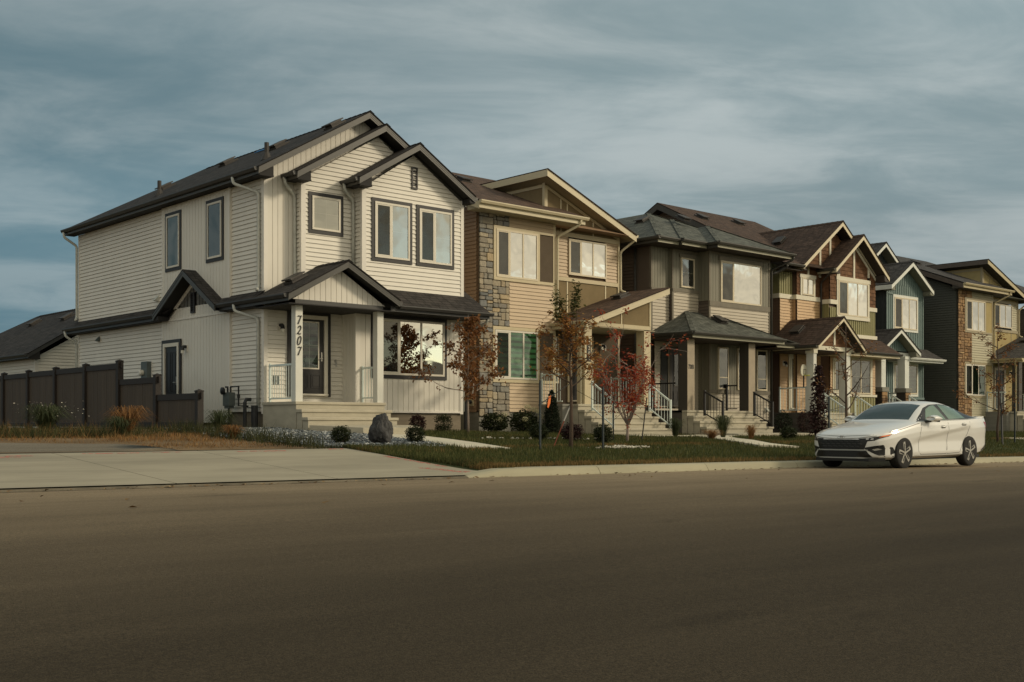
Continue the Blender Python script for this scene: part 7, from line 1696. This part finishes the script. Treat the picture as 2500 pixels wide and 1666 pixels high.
# ------------------------------------------------------------------ sky, sun, camera
SUN_AZ = Vector((.74, -.67, 0)).normalized(); SUN_EL = R(25)
def build_world():
    w = bpy.data.worlds.new('World'); scene.world = w; w.use_nodes = True
    nt = w.node_tree; nd = nt.nodes; lk = nt.links; nd.clear()
    out = N(nd, 'ShaderNodeOutputWorld'); bg = N(nd, 'ShaderNodeBackground'); bg.inputs['Strength'].default_value = 1.0
    lk.new(bg.outputs[0], out.inputs['Surface'])
    sky = N(nd, 'ShaderNodeTexSky', sky_type='NISHITA'); sky.sun_disc = False; sky.sun_elevation = SUN_EL
    sky.sun_rotation = math.atan2(SUN_AZ.x, SUN_AZ.y)
    sk = N(nd, 'ShaderNodeMix', data_type='RGBA', blend_type='MULTIPLY'); sk.inputs['Factor'].default_value = 1; sk.inputs['B'].default_value = (.060, .075, .085, 1)
    lk.new(sky.outputs[0], sk.inputs['A'])
    tc = N(nd, 'ShaderNodeTexCoord'); sp = N(nd, 'ShaderNodeSeparateXYZ'); lk.new(tc.outputs['Generated'], sp.inputs[0])
    # project the view ray onto a flat cloud deck
    zc = N(nd, 'ShaderNodeMath', operation='MAXIMUM'); zc.inputs[1].default_value = 0.0; lk.new(sp.outputs['Z'], zc.inputs[0])
    za = N(nd, 'ShaderNodeMath', operation='ADD'); za.inputs[1].default_value = .16; lk.new(zc.outputs[0], za.inputs[0])
    def along(v):
        d = N(nd, 'ShaderNodeVectorMath', operation='DOT_PRODUCT'); lk.new(tc.outputs['Generated'], d.inputs[0]); d.inputs[1].default_value = v
        q = N(nd, 'ShaderNodeMath', operation='DIVIDE'); lk.new(d.outputs['Value'], q.inputs[0]); lk.new(za.outputs[0], q.inputs[1]); return q.outputs[0]
    cv = N(nd, 'ShaderNodeCombineXYZ'); lk.new(along((.79, -.61, 0)), cv.inputs[0]); lk.new(along((.61, .79, 0)), cv.inputs[1])   # rolls lie across the street
    mp = N(nd, 'ShaderNodeMapping'); mp.inputs['Scale'].default_value = (.62, 1.0, 1); lk.new(cv.outputs[0], mp.inputs['Vector'])
    def noise(scale, det, rough, off=(0, 0, 0), dist=0.0):
        a = N(nd, 'ShaderNodeVectorMath', operation='ADD'); a.inputs[1].default_value = off; lk.new(mp.outputs[0], a.inputs[0])
        n = N(nd, 'ShaderNodeTexNoise', Scale=scale, Detail=det, Roughness=rough, Distortion=dist); lk.new(a.outputs[0], n.inputs['Vector']); return n.outputs['Fac']
    def mrange(v, a, b, c, d, smooth=True):
        m = N(nd, 'ShaderNodeMapRange', interpolation_type='SMOOTHSTEP' if smooth else 'LINEAR'); m.inputs['From Min'].default_value = a; m.inputs['From Max'].default_value = b
        m.inputs['To Min'].default_value = c; m.inputs['To Max'].default_value = d; lk.new(v, m.inputs['Value']); return m.outputs['Result']
    def mixc(f, a, b):
        m = N(nd, 'ShaderNodeMix', data_type='RGBA')
        for s, v in (('Factor', f), ('A', a), ('B', b)):
            if hasattr(v, 'links'): lk.new(v, m.inputs[s])
            else: m.inputs[s].default_value = v if s == 'Factor' else c4(v)
        return m.outputs['Result']
    big = noise(.5, 2, .5, (3.1, 1.7, 0)); mid = noise(1.15, 6, .55, (0, 0, 0), .5); fine = noise(3.6, 7, .6, (7, 2, 0), .5)
    ad = N(nd, 'ShaderNodeMath', operation='MULTIPLY_ADD'); ad.inputs[1].default_value = .55; lk.new(fine, ad.inputs[0]); lk.new(mid, ad.inputs[2])
    tex = mrange(ad.outputs[0], .60, .94, 0, 1)
    far = mixc(tex, SKY_DARK, SKY_LIGHT)                      # grey-blue deck over the houses
    bigf = mrange(big, .38, .66, 0, 1); 
    # brighter deck mirrored in the windows, widened leftwards unseen to lift the shaded walls
    dt = N(nd, 'ShaderNodeVectorMath', operation='DOT_PRODUCT'); lk.new(tc.outputs['Generated'], dt.inputs[0]); dt.inputs[1].default_value = (-.22, -.97, -.05)
    backf = mrange(dt.outputs['Value'], -.30, .40, 0, 1)
    near = mixc(mrange(ad.outputs[0], .60, .90, 0, 1), BACK_LOW, BACK_HIGH)
    gap = mrange(noise(1.1, 5, .55, (11, 5, 0), .4), .54, .64, 0, .85)
    blue = N(nd, 'ShaderNodeMix', data_type='RGBA'); lk.new(gap, blue.inputs['Factor']); lk.new(near, blue.inputs['A']); lk.new(sk.outputs['Result'], blue.inputs['B'])
    # darker bank low in the north-west
    dw = N(nd, 'ShaderNodeVectorMath', operation='DOT_PRODUCT'); lk.new(tc.outputs['Generated'], dw.inputs[0]); dw.inputs[1].default_value = (.05, .97, -.2)
    bank = mrange(dw.outputs['Value'], .58, .95, 0, 1.0)
    b2 = N(nd, 'ShaderNodeMath', operation='MULTIPLY'); lk.new(bank, b2.inputs[0]); lk.new(mrange(tex, 0, 1, 1, .62, False), b2.inputs[1])
    far2 = mixc(b2.outputs[0], far, SKY_BANK)
    mul = N(nd, 'ShaderNodeMix', data_type='RGBA', blend_type='MULTIPLY'); mul.inputs['Factor'].default_value = 1; lk.new(far2, mul.inputs['A'])
    cb = N(nd, 'ShaderNodeCombineColor'); lv = mrange(big, .36, .66, .86, 1.10)
    for k in ('Red', 'Green', 'Blue'): lk.new(lv, cb.inputs[k])
    lk.new(cb.outputs[0], mul.inputs['B'])
    fin = N(nd, 'ShaderNodeMix', data_type='RGBA'); lk.new(backf, fin.inputs['Factor']); lk.new(mul.outputs['Result'], fin.inputs['A']); lk.new(blue.outputs['Result'], fin.inputs['B'])
    # below the horizon: dull ground tone
    hz = mrange(sp.outputs['Z'], -.06, -.01, 0, 1)
    f2 = mixc(hz, (.10, .09, .07), fin.outputs['Result'])
    lk.new(f2, bg.inputs['Color'])
SKY_DARK = (.225, .300, .322); SKY_LIGHT = (.405, .462, .468); SKY_BANK = (.105, .190, .232)
BACK_LOW = (.52, .48, .39); BACK_HIGH = (.88, .79, .60)
build_world()
sl = bpy.data.lights.new('sun', 'SUN'); sl.energy = 1.9; sl.angle = R(10); sl.color = (1.0, .85, .62)
so = bpy.data.objects.new('sun', sl); COL.objects.link(so)
tow = Vector((SUN_AZ.x * math.cos(SUN_EL), SUN_AZ.y * math.cos(SUN_EL), math.sin(SUN_EL)))
so.rotation_euler = tow.to_track_quat('Z', 'Y').to_euler(); so.location = (40, -40, 30)
cam = bpy.data.cameras.new('camera'); co = bpy.data.objects.new('camera', cam); COL.objects.link(co); scene.camera = co
CA = 0.8353053  # heading of the lens to the right of the street normal
fx = 2796.0
cam.sensor_width = 36; cam.lens = 36 * fx / 2500; cam.clip_end = 3000; cam.clip_start = .1
ang = math.atan((4340 - 1250) / fx)
fwd = Vector((math.cos(ang), math.sin(ang), 0))
co.location = (0, 0, .92); co.rotation_euler = fwd.to_track_quat('-Z', 'Y').to_euler()
cam.shift_y = (1037 - 833) / 2500
vs = scene.view_settings; vs.view_transform = 'Standard'; vs.look = 'None'; vs.gamma = 1; vs.exposure = 0.1
scene.cycles.max_bounces = 6; scene.cycles.diffuse_bounces = 3; scene.cycles.glossy_bounces = 3; scene.cycles.transparent_max_bounces = 16
scene.cycles.caustics_reflective = False; scene.cycles.caustics_refractive = False
